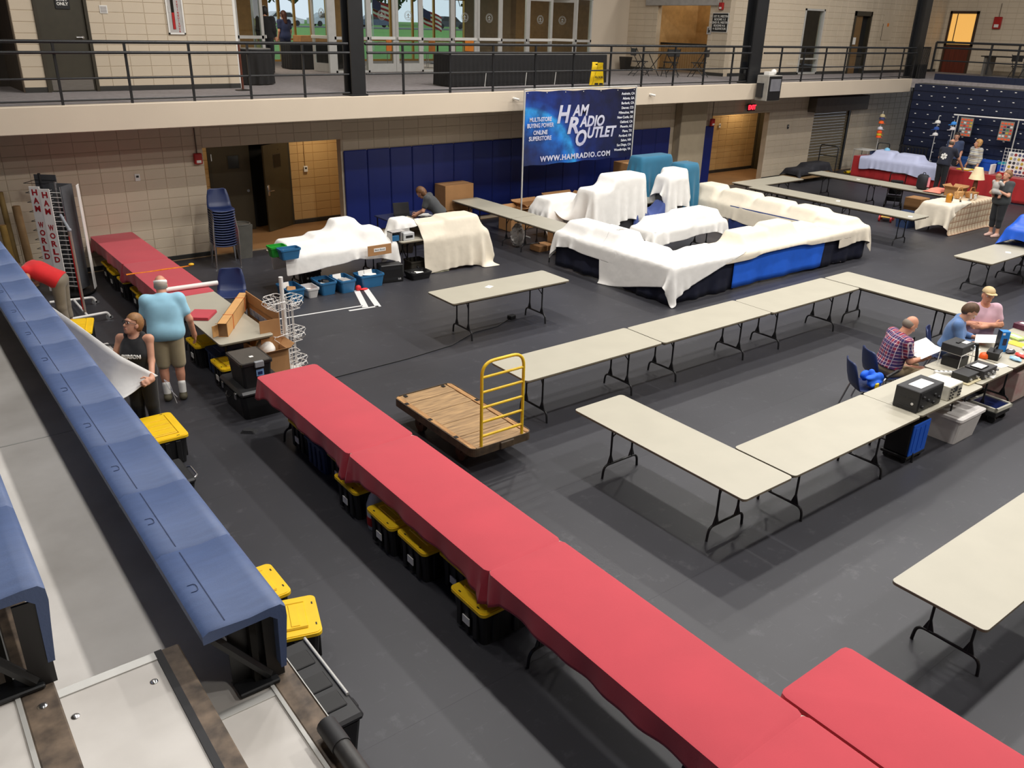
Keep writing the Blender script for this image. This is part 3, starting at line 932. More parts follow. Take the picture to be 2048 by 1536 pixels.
for i in range(24):
    link('slat', sm_, sgd, (0, 20.25 + i * .11, 0))
ftab = thing('upper_desk', 'dark desk against the far upper wall behind the railing', 'desk', (36.6, 15.9, ZC))
MB().cbox(-.5, -.9, .72, .5, .9, .76, .01).build('desk_top', M_black, ftab)
for _y in (.7, -.8):
    MB().box(-.4, _y, 0, .4, _y + .1, .72).build('side_panel', mat('desk_grey', (108, 104, 98), .6), ftab)
folding_chair_black((35.4, 15.0, ZC), R(90), 'dark chair at the desk behind the far railing')

# lobby furniture
M_orange = mat('orange_plywood', (206, 122, 48), .4, var=.1)
def cafe_chair(x, y, rz, lab):
    c = thing('cafe_chair', lab, 'chair', (x, y, ZC), rz, 'orange plywood chairs in the lobby')
    MB().cbox(-.2, -.2, .44, .2, .2, .46, .008).build('seat', M_orange, c)
    MB().cbox(-.18, .19, .5, .18, .21, .92, .008).build('backrest', M_orange, c)
    for a in (-.17, .17):
        for b in (-.17, .17):
            MB().cyl((a, b, 0), (a, b, .44), .012).build('leg', M_chrome, c)
def cafe_table(x, y, lab):
    c = thing('cafe_table', lab, 'table', (x, y, ZC), 0, 'cafe tables in the lobby')
    MB().cbox(-.45, -.45, .72, .45, .45, .75, .01).build('table_top', mat('cafe_wood', (150, 104, 58), .45), c)
    MB().cyl((0, 0, .03), (0, 0, .72), .035).build('pedestal', M_black, c)
    MB().lathe([(.28, 0), (.28, .02), (.04, .04)], 16).build('base', M_black, c)
cafe_chair(16.6, 26.6, R(200), 'orange plywood cafe chair seen through the lobby sidelight')
cafe_chair(18.9, 27.2, R(120), 'orange plywood cafe chair seen through the right double doors')
cafe_chair(15.5, 27.0, R(30), 'orange plywood cafe chair seen through the left double doors')
cafe_table(16.3, 28.3, 'square cafe table behind the lobby sidelight')
cafe_table(18.3, 28.6, 'square cafe table behind the right double doors')
cafe_table(14.6, 28.0, 'square cafe table behind the left double doors')
lt = thing('skirted_table', 'black skirted table inside the lobby below the woman in blue', 'table', (12.2, 26.4, ZC))
skirt(rect_loop(1.8, .76), 200, .02, .74, .015, 30).build('skirt', M_blackcloth, lt, 60)
MB().cbox(-.5, -.3, .75, .5, .3, .98, .01).build('carton', mat('carton', (170, 122, 72), .7), lt)
# ================================================================== BLEACHERS
M_seat = mat('seat_blue', (78, 98, 140), .45, var=.1, scale=5, detail=8, stretch=(1.2, 7, 1), bump=.12, bscale=120)
M_seat2 = mat('seat_navy', (38, 54, 104), .45, var=.07, scale=3)
M_deck = mat('deck_grey', (226, 222, 216), .5, var=.10, scale=2.2, detail=8, rgb2=(192, 187, 180))
M_nose = mat('worn_nosing', (52, 45, 40), .6, rgb2=(128, 110, 92), scale=16, detail=10)
M_rubber = mat('black_rubber', (40, 40, 42), .6)
def seat_module():
    b = MB()
    # profile in XZ (front edge at x=.25), extruded along Y by .457
    top = [(0, -.012), (.02, 0), (.08, -.003), (.14, -.006), (.2, .0), (.235, 0), (.25, -.015), (.252, -.05), (.245, -.12), (.238, -.2), (.235, -.235)]
    bot = [(.218, -.235), (.22, -.12), (.222, -.05), (.2, -.03), (.08, -.035), (.0, -.04)]
    prof = top + bot
    n = len(prof)
    ys = [(0.0, .985), (.008, 1), (.449, 1), (.457, .985)]
    for y, s in ys:
        for x, z in prof:
            b.v.append(Vector((x, y, z * 1.0 - (.006 if s < 1 else 0))))
    for r in range(3):
        for i in range(n):
            j = (i + 1) % n
            b.f.append((r * n + i, r * n + j, (r + 1) * n + j, (r + 1) * n + i))
    b.f.append(tuple(range(n)))
    b.f.append(tuple(range(3 * n + n - 1, 3 * n - 1, -1)))
    return b
SEAT = seat_module().mesh('seat_module', M_seat, 40)
# fine details of a seat: groove line and thumb recess
_g = MB().box(.072, .02, -.0025, .0745, .437, -.0008)
_g.tube([(.035, .2, .0002), (.052, .2, .0002), (.058, .206, .0002), (.06, .22, .0002), (.058, .234, .0002), (.052, .24, .0002), (.035, .24, .0002)], .0012, 4)
GROOVE = _g.mesh('mould_lines', mat('seat_groove', (40, 56, 94), .6))

bl = thing('retracted_bleachers', 'nearest bank of retracted bleachers with blue bench seats and grey decks', 'bleachers', (0, 0, 0))
for i in range(31):
    link('seat_module', SEAT, bl, (.475, 2.02 + i * .457, 3.2))
    link('mould_lines', GROOVE, bl, (.475, 2.02 + i * .457, 3.2))
for i in range(6):
    link('seat_module', SEAT, bl, (-.12, 2.05 + i * .457, 3.51))
    link('mould_lines', GROOVE, bl, (-.12, 2.05 + i * .457, 3.51))
# deck panels of the lower row (behind the blue seat), with joints
dy = [-4.0, -.3, 2.0, 4.28, 8.9, 13.5, 16.5]
for a, b_ in zip(dy, dy[1:]):
    MB().box(.1, a + .003, 2.84, .665, b_ - .003, 2.89).build('deck_panel', M_deck, bl)
for y in (2.0,):
    MB().cbox(.44, y - .012, 2.89, .665, y + .02, 2.894, .001).build('joint_strip', M_alu, bl)
MB().box(.1, 4.275, 2.8895, .47, 4.285, 2.8915).build('joint_strip', M_alu, bl)
MB().cbox(.667, -4, 2.83, .745, 16.5, 2.895, .005).build('deck_nosing', M_nose, bl)
MB().box(.655, -4, 2.889, .667, 16.5, 2.897).box(.745, -4, 2.82, .748, 16.5, 2.897).build('edge_trim', M_alu, bl)
# aisle step
stp = MB().box(.1, -3, 2.89, .375, 2.2, 3.05).build('aisle_step', M_deck, bl)
MB().cbox(.376, -3, 2.89, .445, 2.2, 3.055, .004).build('step_nosing', M_nose, stp)
MB().box(.374, -3, 3.0495, .395, 2.2, 3.056).build('step_grip', M_rubber, stp)
MB().cbox(.1, 2.165, 3.05, .375, 2.2, 3.054, .001).build('step_strip', M_alu, stp)
rv = MB()
for (x, y, z) in ((.34, 2.08, 3.05), (.13, 2.07, 3.05), (.6, 1.6, 2.89), (.12, 1.4, 3.05)):
    rv.lathe([(.012, 0), (.011, .002), (.004, .0035)], 12, (x, y, z))
tag(rv.build('rivets', M_chrome, bl, 60), kind='stuff')
# upper row
MB().cbox(.02, -4, 3.13, .1, 16.5, 3.2, .004).build('deck_nosing', M_nose, bl)
MB().box(.008, -4, 3.19, .02, 16.5, 3.203).build('edge_trim', M_alu, bl)
MB().box(-.6, -4, 3.14, .008, 16.5, 3.198).build('deck_panel', M_deck, bl)
MB().box(.09, 2.2, 2.89, .1, 16.5, 3.14).build('riser', M_steel, bl)
rv2 = MB().lathe([(.012, 0), (.011, .002), (.004, .0035)], 12, (.06, 1.98, 3.2)).lathe([(.012, 0), (.011, .002), (.004, .0035)], 12, (.07, 1.3, 3.2))
tag(rv2.build('rivets', M_chrome, bl, 60), kind='stuff')
# seat brackets, with a dark plate for the shaded void under the seat
for yy in (2.06, 3.9, 6.2, 9, 12, 15):
    MB().tube([(.5, yy, 3.15), (.665, yy, 2.92)], .016, 6).box(.66, yy - .004, 2.9, .715, yy + .004, 3.16).box(.56, yy + .03, 2.9, .7, yy + .034, 3.15).cbox(.56, yy - .03, 2.893, .69, yy + .05, 2.91, .004).build('seat_bracket', M_steel, bl)
    MB().cbox(-.04, yy - .02, 3.2, .08, yy + .05, 3.215, .004).tube([(-.1, yy, 3.45), (.06, yy, 3.22)], .016, 6).box(.05, yy - .004, 3.2, .11, yy + .004, 3.46).build('seat_bracket', M_steel, bl)
MB().box(.62, 2.06, 2.9, .64, 16.5, 3.14).box(.0, 2.1, 3.2, .015, 16.5, 3.44).build('under_seat_shade', mat('dark_fill', (20, 19, 17), .9), bl)  # dark plates standing in for the shade below the bench seats
# retracted rows below, facing the floor
for i in range(8):
    z = 2.52 - i * .308
    MB().cbox(.66, -4, z - .2, .74, 16.5, z + .05, .02).build('row_front', M_seat2, bl)
MB().box(-.6, -4, 0, .66, 16.5, 2.82).build('understructure', M_steel, bl)
pb = thing('loose_pipe', 'black padded pipe lying on the worn bleacher edge', 'pipe', (.712, 1.72, 2.935))
MB().cyl((0, 0, 0), (0.0, -1.4, 0), .027, n=14).build('tube', mat('pipe_black', (36, 36, 38), .5, rgb2=(66, 64, 62), scale=14), pb, 40)
MB().cyl((0, .03, 0), (0, -.07, 0), .03, n=14).build('collar', M_rubber, pb, 40)

# far bleachers (right)
fb = thing('retracted_bleachers', 'far bank of retracted navy bleachers behind the red booth', 'bleachers', (30.3, 0, 0))
NAVY = mat('far_seat_navy', (18, 27, 52), .5, var=.06)
fm = MB().cbox(0, 0, -.22, .14, .4565, 0, .006).box(.02, 0, -.31, .1, .4565, -.2).mesh('seat_front', NAVY)
tg = MB().box(.02, .19, .0005, .08, .27, .004).mesh('number_tag', M_white)
for r in range(10):
    z = 3.2 - r * .308
    for i in range(16):
        link('seat_front', fm, fb, (0, 16.15 - (i + 1) * .457, z))
    tb = MB()
    for i in range(16):
        tb.box(-.003, 16.15 - (i + .5) * .457 - .03, z - .07, .0, 16.15 - (i + .5) * .457 + .03, z - .045)
    tag(tb.build('number_tags', M_white, fb), kind='stuff')
for i in range(15):
    link('seat_front', fm, fb, (.75, 15.9 - (i + 1) * .457, 3.54))
MB().box(.14, 8.9, 2.9, .75, 16.1, 3.22).build('deck_panel', mat('far_deck', (84, 80, 76), .7), fb)
MB().box(.12, 8.9, 0, 1.2, 16.0, 2.9).build('understructure', M_steel, fb)
for kx, zz in ((-.02, 2.6), (-.03, 2.1), (-.04, 1.6), (-.05, 1.1)):
    MB().box(kx - .06, 16.17, zz - 1.0, kx - .03, 16.2, zz + .35).box(kx + .05, 16.17, zz - 1.0, kx + .08, 16.2, zz + .3).build('end_rail', M_steel, fb)
br = thing('bar_rack', 'black rack of upright bars standing before the far bleachers', 'rack', (29.9, 15.0, 0))
for i in range(9):
    MB().box(-.015, i * .12, .1, .015, i * .12 + .05, 1.15).build('bar', M_steel, br)
MB().box(-.02, -.02, .1, .02, 1.05, .15).box(-.02, -.02, 1.1, .02, 1.05, 1.15).build('rack_frame', M_steel, br)

# roof and the two walls behind the photographer close the hall
struct(MB().box(-8, -12, 12.6, 46, 32, 12.8).build('ceiling', mat('roof_deck', (150, 150, 148), .8)))
struct(MB().box(-8, -12.2, 0, 46, -12, 12.6).build('wall_front', mat('hall_wall', (176, 160, 138), .7)))
struct(MB().box(-8.2, -12, 0, -8, 32, 12.6).build('wall_left', MATS['hall_wall']))
struct(MB().box(-8, 24.4, 7, 46, 24.6, 12.6).box(38.2, -12, 0, 38.4, 6, 12.6).build('wall_back_high', MATS['hall_wall']))
# ================================================================== FOLDING TABLES
M_top = mat('table_laminate', (175, 170, 154), .42, var=.03, scale=3)
M_edge = mat('table_edge', (120, 110, 92), .6)
M_apron = mat('table_apron', (70, 62, 52), .7)
TABLES = {}
def table_proto(L, name='folding_table'):
    W, H = .762, .74
    t = thing(name, 'x', 'table')
    MB().prism(rrect(0, 0, L, W, .045, 4), H - .006, H).build('table_top', M_top, t)
    e = MB().prism(rrect(0, 0, L, W, .045, 4), H - .026, H - .006)
    e.build('edge_band', M_edge, t)
    MB().box(.05, .05, H - .06, L - .05, .07, H - .026).box(.05, W - .07, H - .06, L - .05, W - .05, H - .026).box(.05, .05, H - .06, .07, W - .05, H - .026).box(L - .07, .05, H - .06, L - .05, W - .05, H - .026).build('apron', M_apron, t)
    ins = .44 if L > 2 else (.26 if L > 1.3 else .18)
    for x, s in ((ins, 1), (L - ins, -1)):
        leg = MB()
        for y in (W / 2 - .17, W / 2 + .17):
            leg.tube([(x, y, .16), (x, y, H - .03)], .0125, 8)
            leg.prism([(-.045, 0), (.045, 0), (.012, .1), (-.012, .1)], -.006, .006, Matrix.Translation((x, y, .17)) @ Matrix.Rotation(R(90), 4, 'Z') @ Matrix.Rotation(R(90), 4, 'X'))
        foot = fillet([(x, .1, 0), (x, .115, .16), (x, W - .115, .16), (x, W - .1, 0)], .08, 5)
        leg.tube(foot, .0145, 8)
        leg.tube([(x, W / 2 - .17, H - .12), (x, W / 2 + .17, H - .12)], .008, 6)
        lo = leg.build('leg_frame', M_steel, t, 50)
        MB().tube([(x, W / 2 - .17, .5), (x + s * .05, W / 2, H - .06)], .008, 6).tube([(x, W / 2 + .17, .5), (x + s * .05, W / 2, H - .06)], .008, 6).build('brace', M_steel, lo)
    TABLES[L] = t
    return t
_used = set()
def table(x, y, d, label, L=2.438, group='beige folding tables', z=0):
    """d 'B': long side along X with corner (x,y); 'A': long side along Y"""
    if L not in TABLES:
        table_proto(L)
    p = TABLES[L]
    loc, rz = ((x, y, z), 0) if d == 'B' else ((x + .762, y, z), math.pi / 2)
    if L not in _used:
        _used.add(L)
        p.location = loc
        p.rotation_euler = (0, 0, rz)
        p['label'] = label
        p['group'] = group
        return p
    c = copy_tree(p, loc, rz, label)
    c['group'] = group
    return c

table(5.925, 3.987, 'A', 'bare beige folding table, end piece nearest the red row, right of the yellow cart')
table(6.713, 3.987, 'B', 'bare beige folding table whose end meets the table nearest the red row')
table(9.16, 3.99, 'B', 'short beige folding table holding the black and white radio units', 1.524)
table(10.72, 4.04, 'B', 'small beige folding table holding the black radio with handset', .93)
table(11.68, 4.06, 'B', 'beige folding table at the right picture edge covered in small parts')
table(6.924, 10.45, 'B', 'lone beige folding table with a black power block under it')
table(5.983, 7.377, 'B', 'beige folding table just behind the yellow cart handle')
table(8.44, 7.36, 'B', 'second beige folding table from the yellow cart')
table(10.89, 7.34, 'B', 'third beige folding table from the yellow cart')
table(13.36, 5.64, 'A', 'beige folding table running behind the two seated readers')
table(5.90, 1.735, 'B', 'nearest bare beige folding table at the right picture edge')
table(3.31, 10.68, 'A', 'beige folding table carrying the long tied carton', group='beige folding tables')
table(11.5, 14.96, 'A', 'beige folding table beside the large brown carton at the pads')
table(11.5, 13.42, 'A', 'short beige folding table running into the white covered island', 1.524)
table(19.95, 14.75, 'B', 'far beige folding table nearest the bright corridor')
table(19.72, 12.31, 'A', 'far beige folding table behind the long cream cover')
table(19.72, 9.87, 'A', 'far beige folding table ending beside the checked cloth')
table(23.55, 13.0, 'A', 'far beige folding table nearest the pile of black curtains')
table(23.55, 10.56, 'A', 'far beige folding table under the black backpack')
table(17.07, 6.82, 'B', 'beige folding table with the blue tarpaulin')
for i, y in enumerate((15.5, 13.12)):
    table(3.31, y, 'A', ('folding table under the maroon cloth against the back wall', 'folding table under the maroon cloth with the white tube')[i], group='cloth covered tables')
for i, y in enumerate((6.93, 4.5, 2.07, -.36)):
    table(3.31, y, 'A', ('table under the red cloth nearest the black trunks', 'table under the red cloth beside the yellow cart', 'table under the longest red cloth in front', 'table under the red cloth at the bottom picture edge')[i], group='cloth covered tables')
table(4.12, -.17, 'A', 'table under the bright red cloth at the lower right', group='cloth covered tables')

# ================================================================== RED TABLE CLOTHS
M_redcloth = mat('red_tablecloth', (188, 59, 71), .8, var=.05, scale=2, bump=.12, bscale=260, sheen=.15)
def tablecloth(x, y, w, l, label, drop=.2, cdrop=.1, seed=1, top=.745):
    g = random.Random(seed)
    n_per = 160
    b = MB()
    P = rrect(-.004, -.004, w + .004, l + .004, .045, 5)
    # resample perimeter
    pts = [Vector((p[0], p[1], 0)) for p in P]
    pts.append(pts[0])
    seg = [(pts[i + 1] - pts[i]).length for i in range(len(pts) - 1)]
    tot = sum(seg)
    loop = []
    for k in range(n_per):
        s = tot * k / n_per
        i = 0
        while s > seg[i]:
            s -= seg[i]
            i += 1
        loop.append(pts[i].lerp(pts[i + 1], s / seg[i]))
    ctr = Vector((w / 2, l / 2, 0))
    ph = [g.random() * 6.28 for _ in range(4)]
    rows = 8
    for r in range(-1, rows + 1):
        for k, p in enumerate(loop):
            q, nx = loop[k - 1], loop[(k + 1) % n_per]
            tn = (nx - q).normalized()
            nr = Vector((tn.y, -tn.x, 0))
            dc = min((p - Vector((cx, cy, 0))).length for cx in (0, w) for cy in (0, l))
            cf = math.exp(-(dc / .16) ** 2)
            if r == -1:
                b.v.append(Vector((p.x, p.y, top)) - nr * .02)
                continue
            t = r / rows
            s = tot * k / n_per
            dz = (drop + cdrop * cf + .006 * math.sin(s * 3 + ph[0])) * t
            out = t * (.006 + .012 * math.sin(s * 7 + ph[1]) + .008 * math.sin(s * 17 + ph[2])) + cf * .045 * t * (1 + .8 * math.sin(s * 40 + ph[3]))
            b.v.append(Vector((p.x, p.y, top - .004 - dz)) + nr * (.004 + out))
    n = n_per
    for r in range(rows + 1):
        for k in range(n):
            j = (k + 1) % n
            b.f.append((r * n + k, (r + 1) * n + k, (r + 1) * n + j, r * n + j))
    b.f.append(tuple(range(n)))
    o = b.build('tablecloth', M_redcloth, None, 50, (x, y, 0))
    m = o.modifiers.new('thick', 'SOLIDIFY')
    m.thickness = .003
    m.offset = 1
    return tag(o, label, 'tablecloth', 'red tablecloths')
tablecloth(3.30, 6.93, .77, 2.42, 'red tablecloth whose far end touches the black storage tote', seed=1)
tablecloth(3.30, 4.49, .77, 2.42, 'red tablecloth in the middle of the front row, beside the wooden cart', seed=2)
tablecloth(3.30, 2.06, .77, 2.42, 'longest looking red tablecloth in front, above one yellow lidded tote', seed=3)
tablecloth(3.30, -.37, .77, 2.42, 'red tablecloth corner at the bottom edge, darker than its neighbour', seed=4)
tablecloth(4.115, -.17, .77, 2.43, 'bright red tablecloth at the lower right with fold creases', seed=5)
tablecloth(3.30, 15.5, .77, 2.43, 'dark red tablecloth against the back block wall', seed=6, drop=.22)
tablecloth(3.30, 13.1, .77, 2.40, 'dark red tablecloth with the orange strap and white tube', seed=7, drop=.24)

# ================================================================== STORAGE TOTES
M_totebody = mat('tote_black', (24, 24, 25), .5, var=.1)
M_lid = mat('tote_yellow', (240, 196, 28), .42, var=.06, scale=4)
M_navybin = mat('bin_navy', (40, 58, 92), .5)
def tote_proto(w=.5, l=.74, h=.37, body=None, lid=None, label=True):
    """short end w along Y faces -X; l along X. origin = near-left bottom corner at (0,0)"""
    t = thing('storage_tote', 'x', 'tote')
    ins = .05
    b = MB().frustum((ins, ins, l - ins, w - ins), (.02, .02, l - .02, w - .02), 0, h - .03, c=.04)
    for y in (.13, w / 2, w - .13):
        b.cbox(.012, y - .03, .04, .04, y + .03, h - .06, .006, T(0, 0, 0))
        b.cbox(l - .04, y - .03, .04, l - .012, y + .03, h - .06, .006)
    for x in (.15, .37, .59) if l > .6 else (.2,):
        b.cbox(x - .03, .012, .04, x + .03, .04, h - .06, .006)
        b.cbox(x - .03, w - .04, .04, x + .03, w - .012, h - .06, .006)
    b.build('tote_body', body or M_totebody, t)
    ld = MB().prism(rrect(0, 0, l, w, .05, 4), h - .035, h - .006)
    ld.build('lid_rim', lid or M_lid, t)
    rim = MB().prism(rrect(.012, .012, l - .012, w - .012, .045, 4), h - .006, h)
    lo = rim.build('lid', lid or M_lid, t)
    # raised island ribs on the lid
    rb = MB()
    rb.cbox(.1, .08, h, l - .1, w - .08, h + .012, .006)
    for i in range(4 if l > .6 else 1):
        x = .16 + i * .13
        rb.cbox(x, .11, h + .012, x + .07, w - .11, h + .018, .004)
    for y in (.085, w - .1):
        rb.cbox(.1, y, h + .004, l - .1, y + .015, h + .02, .004)
    rb.build('lid_ribs', lid or M_lid, lo)
    sl_ = MB()
    for (x, y) in ((.03, .1), (.03, w - .13), (l - .045, .1), (l - .045, w - .13)):
        sl_.box(x, y, h + .0002, x + .012, y + .03, h + .0015)
    tag(sl_.build('latch_slots', M_black, lo), kind='stuff')
    if label:
        MB().box(.004, w / 2 - .05, h * .35, .012, w / 2 + .05, h * .55).build('paper_label', M_white, t)
    return t
TY = tote_proto()
TN = tote_proto(body=M_navybin, lid=M_navybin, label=False)
_tu = {}
def tote(x, y, label, kind='Y', rz=0, z=0, group='yellow lidded black totes'):
    p = TY if kind == 'Y' else TN
    if kind == 'N': group = 'navy lidded totes'
    if kind not in _tu:
        _tu[kind] = 1
        p.location = (x, y, z)
        p.rotation_euler = (0, 0, rz)
        p['label'] = label
        p['group'] = group
        return p
    c = copy_tree(p, (x, y, z), rz, label)
    c['group'] = group
    return c
tote(3.42, 8.32, 'yellow lidded tote with white paper label, first under the red row')
tote(3.40, 7.98 - .16, 'navy bin under the first red cloth', 'N')
tote(3.43, 7.44 - .16, 'yellow lidded tote mostly hidden behind the red cloth hem')
tote(3.26, 6.75, 'yellow lidded tote just left of the grey jug')
tote(3.23, 5.97, 'yellow lidded tote just right of the grey jug')
tote(3.27, 5.44, 'yellow lidded tote, middle of the three under the second red cloth')
tote(3.42, 4.98 - .04 , 'yellow lidded tote tucked furthest back under the second red cloth')
tote(3.21, 4.43, 'yellow lidded tote nearest the camera under the red row')
tote(3.30, 16.92, 'yellow lidded tote under the wall table, furthest back')
tote(3.27, 16.34, 'yellow lidded tote under the wall table, second from the wall')
tote(3.28, 15.66, 'yellow lidded tote under the wall table, third from the wall')
tote(3.30, 14.86, 'yellow lidded tote under the wall table, fourth from the wall')
tote(3.25, 14.3, 'yellow lidded tote beside the man in the light blue shirt')
tote(3.29, 11.75, 'yellow lidded tote under the beige table near the man\'s hand')
tote(3.40, 11.4 - .17, 'navy bin under the beige table', 'N')
tote(3.30, 11.0 - .3, 'yellow lidded tote under the tied carton')
tote(1.83, 9.78, 'bright yellow lidded tote standing below the woman with glasses', rz=-math.pi / 2)
tote(1.93, 14.09, 'yellow lidded tote beside the wheeled pipe frame', rz=R(-105))
tote(2.1, 6.14, 'upper left of two yellow lidded totes at the bleacher end', rz=math.pi)
_b = tote_proto(l=.42, label=False)
_b.location, _b.rotation_euler = (2.23, 5.5, 0), (0, 0, R(163))
tag(_b, 'lower right of two yellow lidded totes at the bleacher end', 'tote', 'yellow lidded black totes')
# ================================================================== LEFT SIDE THINGS
M_carton = mat('cardboard', (176, 130, 84), .8, var=.08, scale=3)
M_cartonin = mat('cardboard_inside', (140, 104, 68), .85)
M_bluebin = mat('bin_teal_blue', (44, 106, 152), .4, var=.05)
M_paper = mat('paper_white', (236, 234, 228), .7, var=.02)
M_wire = mat('white_wire', (228, 226, 222), .4, var=.03)
M_chairblue = mat('chair_shell_blue', (32, 46, 88), .42, var=.06)
M_clear = mat('clear_plastic', (206, 204, 202), .3, var=.03)

def open_bin(x0, y0, x1, y1, h, m, label, cat='bin', name='open_bin', z=0, taper=.04, rz=0, contents=(), group=None, th=.012):
    cx, cy = (x0 + x1) / 2, (y0 + y1) / 2
    t = thing(name, label, cat, (cx, cy, z), R(rz), group)
    a, b = (x1 - x0) / 2, (y1 - y0) / 2
    o = MB()
    k = 6
    def ring(ax, ay, zz): return [(px, py, zz) for px, py in rrect(-ax, -ay, ax, ay, .035, 2)]
    rings = [ring(a - taper, b - taper, 0), ring(a - .012, b - .012, h - .04), ring(a, b, h - .035), ring(a, b, h), ring(a - .02, b - .02, h), ring(a - .022, b - .022, h - .04), ring(a - taper - th, b - taper - th, th)]
    n = len(rings[0])
    for r in rings:
        o.v += [Vector(p) for p in r]
    for i in range(len(rings) - 1):
        for j in range(n):
            jj = (j + 1) % n
            o.f.append((i * n + j, i * n + jj, (i + 1) * n + jj, (i + 1) * n + j))
    o.f.append(tuple(range(n - 1, -1, -1)))
    o.f.append(tuple(range((len(rings) - 1) * n, len(rings) * n)))
    o.build('bin_shell', m, t)
    g = random.Random(int(x0 * 100 + y0 * 7))
    for i, (nm, c) in enumerate(contents):
        q = MB()
        sx, sy, sz = a * g.uniform(.35, .6), b * g.uniform(.35, .55), g.uniform(.03, .06)
        px, py = g.uniform(-a * .35, a * .35), g.uniform(-b * .35, b * .35)
        if nm == 'paper_card':
            q.cbox(-.09, -.004, 0, .09, .004, .11, .002, T(a * (-.4 + .5 * i), b * .3, h - .06, -12, 0, 6))
        elif nm == 'dark_item':
            q.cbox(-sx, -sy * .5, 0, sx, sy * .5, sz, .01, T(px, py, h - .1 + i * .02, 0, 12, g.uniform(-40, 40)))
        else:
            q.cbox(-sx, -sy, 0, sx, sy, sz * .6, .012, T(px, py, h - .09 + i * .015, 0, 5, g.uniform(-25, 25)))
        q.build(nm, c, t)
    return t

def carton(x0, y0, x1, y1, h, label, z=0, rz=0, m=None, flaps=False, name='cardboard_box', tape=True):
    cx, cy = (x0 + x1) / 2, (y0 + y1) / 2
    a, b = (x1 - x0) / 2, (y1 - y0) / 2
    t = thing(name, label, 'box', (cx, cy, z), R(rz))
    m = m or M_carton
    if not flaps:
        MB().cbox(-a, -b, 0, a, b, h, .006).build('box_body', m, t)
        if tape:
            MB().box(-a, -.025, h - .0005, a, .025, h + .0015).build('tape', mat('packing_tape', (190, 148, 98), .3), t)
        MB().box(-a, -.004, h - .0008, a, .004, h + .0008).build('flap_joint', M_cartonin, t)
    else:
        o = MB()
        for (p, q, r, s) in ((-a, -b, a, -b + .006), (-a, b - .006, a, b), (-a, -b, -a + .006, b), (a - .006, -b, a, b)):
            o.box(p, q, 0, r, s, h)
        o.box(-a, -b, 0, a, b, .006)
        o.build('box_body', m, t)
        MB().box(-a, -.004, -.004, a, .12, .0, T(0, -b, h, 150)).build('flap', m, t)
        MB().box(-a, -.004, -.004, a, .12, .0, T(0, b, h, 40)).build('flap', m, t)
        MB().box(-.004, -b, -.004, .12, b, 0, T(-a, 0, h, 0, -145)).build('flap', m, t)
        MB().box(-.004, -b, -.004, .12, b, 0, T(a, 0, h, 0, -35)).build('flap', m, t)
    return t

# -- wooden platform cart with yellow push handle
M_wood = mat('worn_wood', (180, 146, 102), .6, rgb2=(128, 102, 72), scale=4, stretch=(1, 9, 9), detail=9)
M_woodedge = mat('worn_wood_edge', (188, 144, 92), .6, rgb2=(140, 100, 60), scale=5, stretch=(9, 1, 9))
M_rust = mat('rusty_steel', (92, 76, 56), .6, rgb2=(56, 46, 36), scale=9, detail=8)
M_yelpaint = mat('chipped_yellow', (244, 206, 44), .4, rgb2=(224, 178, 30), scale=8)
ct = thing('platform_cart', 'old wooden platform cart with tall yellow ladder handle', 'cart', (4.81, 6.87, 0))
W_, L_, z_ = .86, 1.77, .35
ys = np.linspace(.0, L_, 15)
for i in range(14):
    MB().cbox(.075, ys[i] + .0015, z_ - .045, W_ - .075, ys[i + 1] - .0015, z_ - .006 - .003 * (i % 3), .003).build('deck_plank', M_wood, ct)
for x in (0.008, W_ - .07):
    MB().prism(rrect(x, .01, x + .062, L_ - .01, .03, 3), z_ - .05, z_).build('side_plank', M_woodedge, ct)
rim = rrect(-.01, -.01, W_ + .01, L_ + .01, .09, 6)
inn = rrect(0, 0, W_, L_, .085, 6)
b = MB()
n = len(rim)
for zz in (z_ - .1, z_ + .002):
    b.v += [Vector((x, y, zz)) for x, y in rim] + [Vector((x, y, zz)) for x, y in inn]
for i in range(n):
    j = (i + 1) % n
    b.f += [(i, j, 2 * n + j, 2 * n + i), (n + j, n + i, 3 * n + i, 3 * n + j), (2 * n + i, 2 * n + j, 3 * n + j, 3 * n + i), (j, i, n + i, n + j)]
b.build('steel_rim', M_rust, ct)
for (x, y) in ((.03, .38), (.03, .95), (.03, 1.5), (W_ - .03, .5), (W_ - .03, 1.1), (.14, L_ - .05), (W_ - .14, L_ - .05)):
    MB().box(x - .022, y - .03, z_ + .0005, x + .022, y + .03, z_ + .003).build('stake_pocket', M_black, ct)
hd = MB().tube(fillet([(.14, .03, z_ - .05), (.14, .03, 1.38), (.73, .03, 1.38), (.73, .03, z_ - .05)], .17, 7), .019, 10)
ho = hd.build('push_handle', M_yelpaint, ct, 60)
for z in (1.2, 1.02, .83, .65, .47):
    MB().tube([(.145, .03, z), (.725, .03, z)], .016, 10).build('rung', M_yelpaint, ho, 60)
MB().cbox(.38, -.03, z_ - .1, .58, -.008, z_ - .005, .01).build('maker_plate', M_rust, ct)
for (x, y) in ((.14, .42), (W_ - .14, .42), (.14, L_ - .42), (W_ - .14, L_ - .42)):
    wl = MB().cyl((x - .03, y, .1), (x + .03, y, .1), .1, n=18).build('wheel', M_rust, ct, 40)
    MB().prism([(-.1, 0), (.1, 0), (.03, -.19), (-.03, -.19)], -.006, .006, T(x + .045, y, z_ - .05, 90, 0, 90)).prism([(-.1, 0), (.1, 0), (.03, -.19), (-.03, -.19)], -.006, .006, T(x - .045, y, z_ - .05, 90, 0, 90)).build('fork', M_rust, wl)

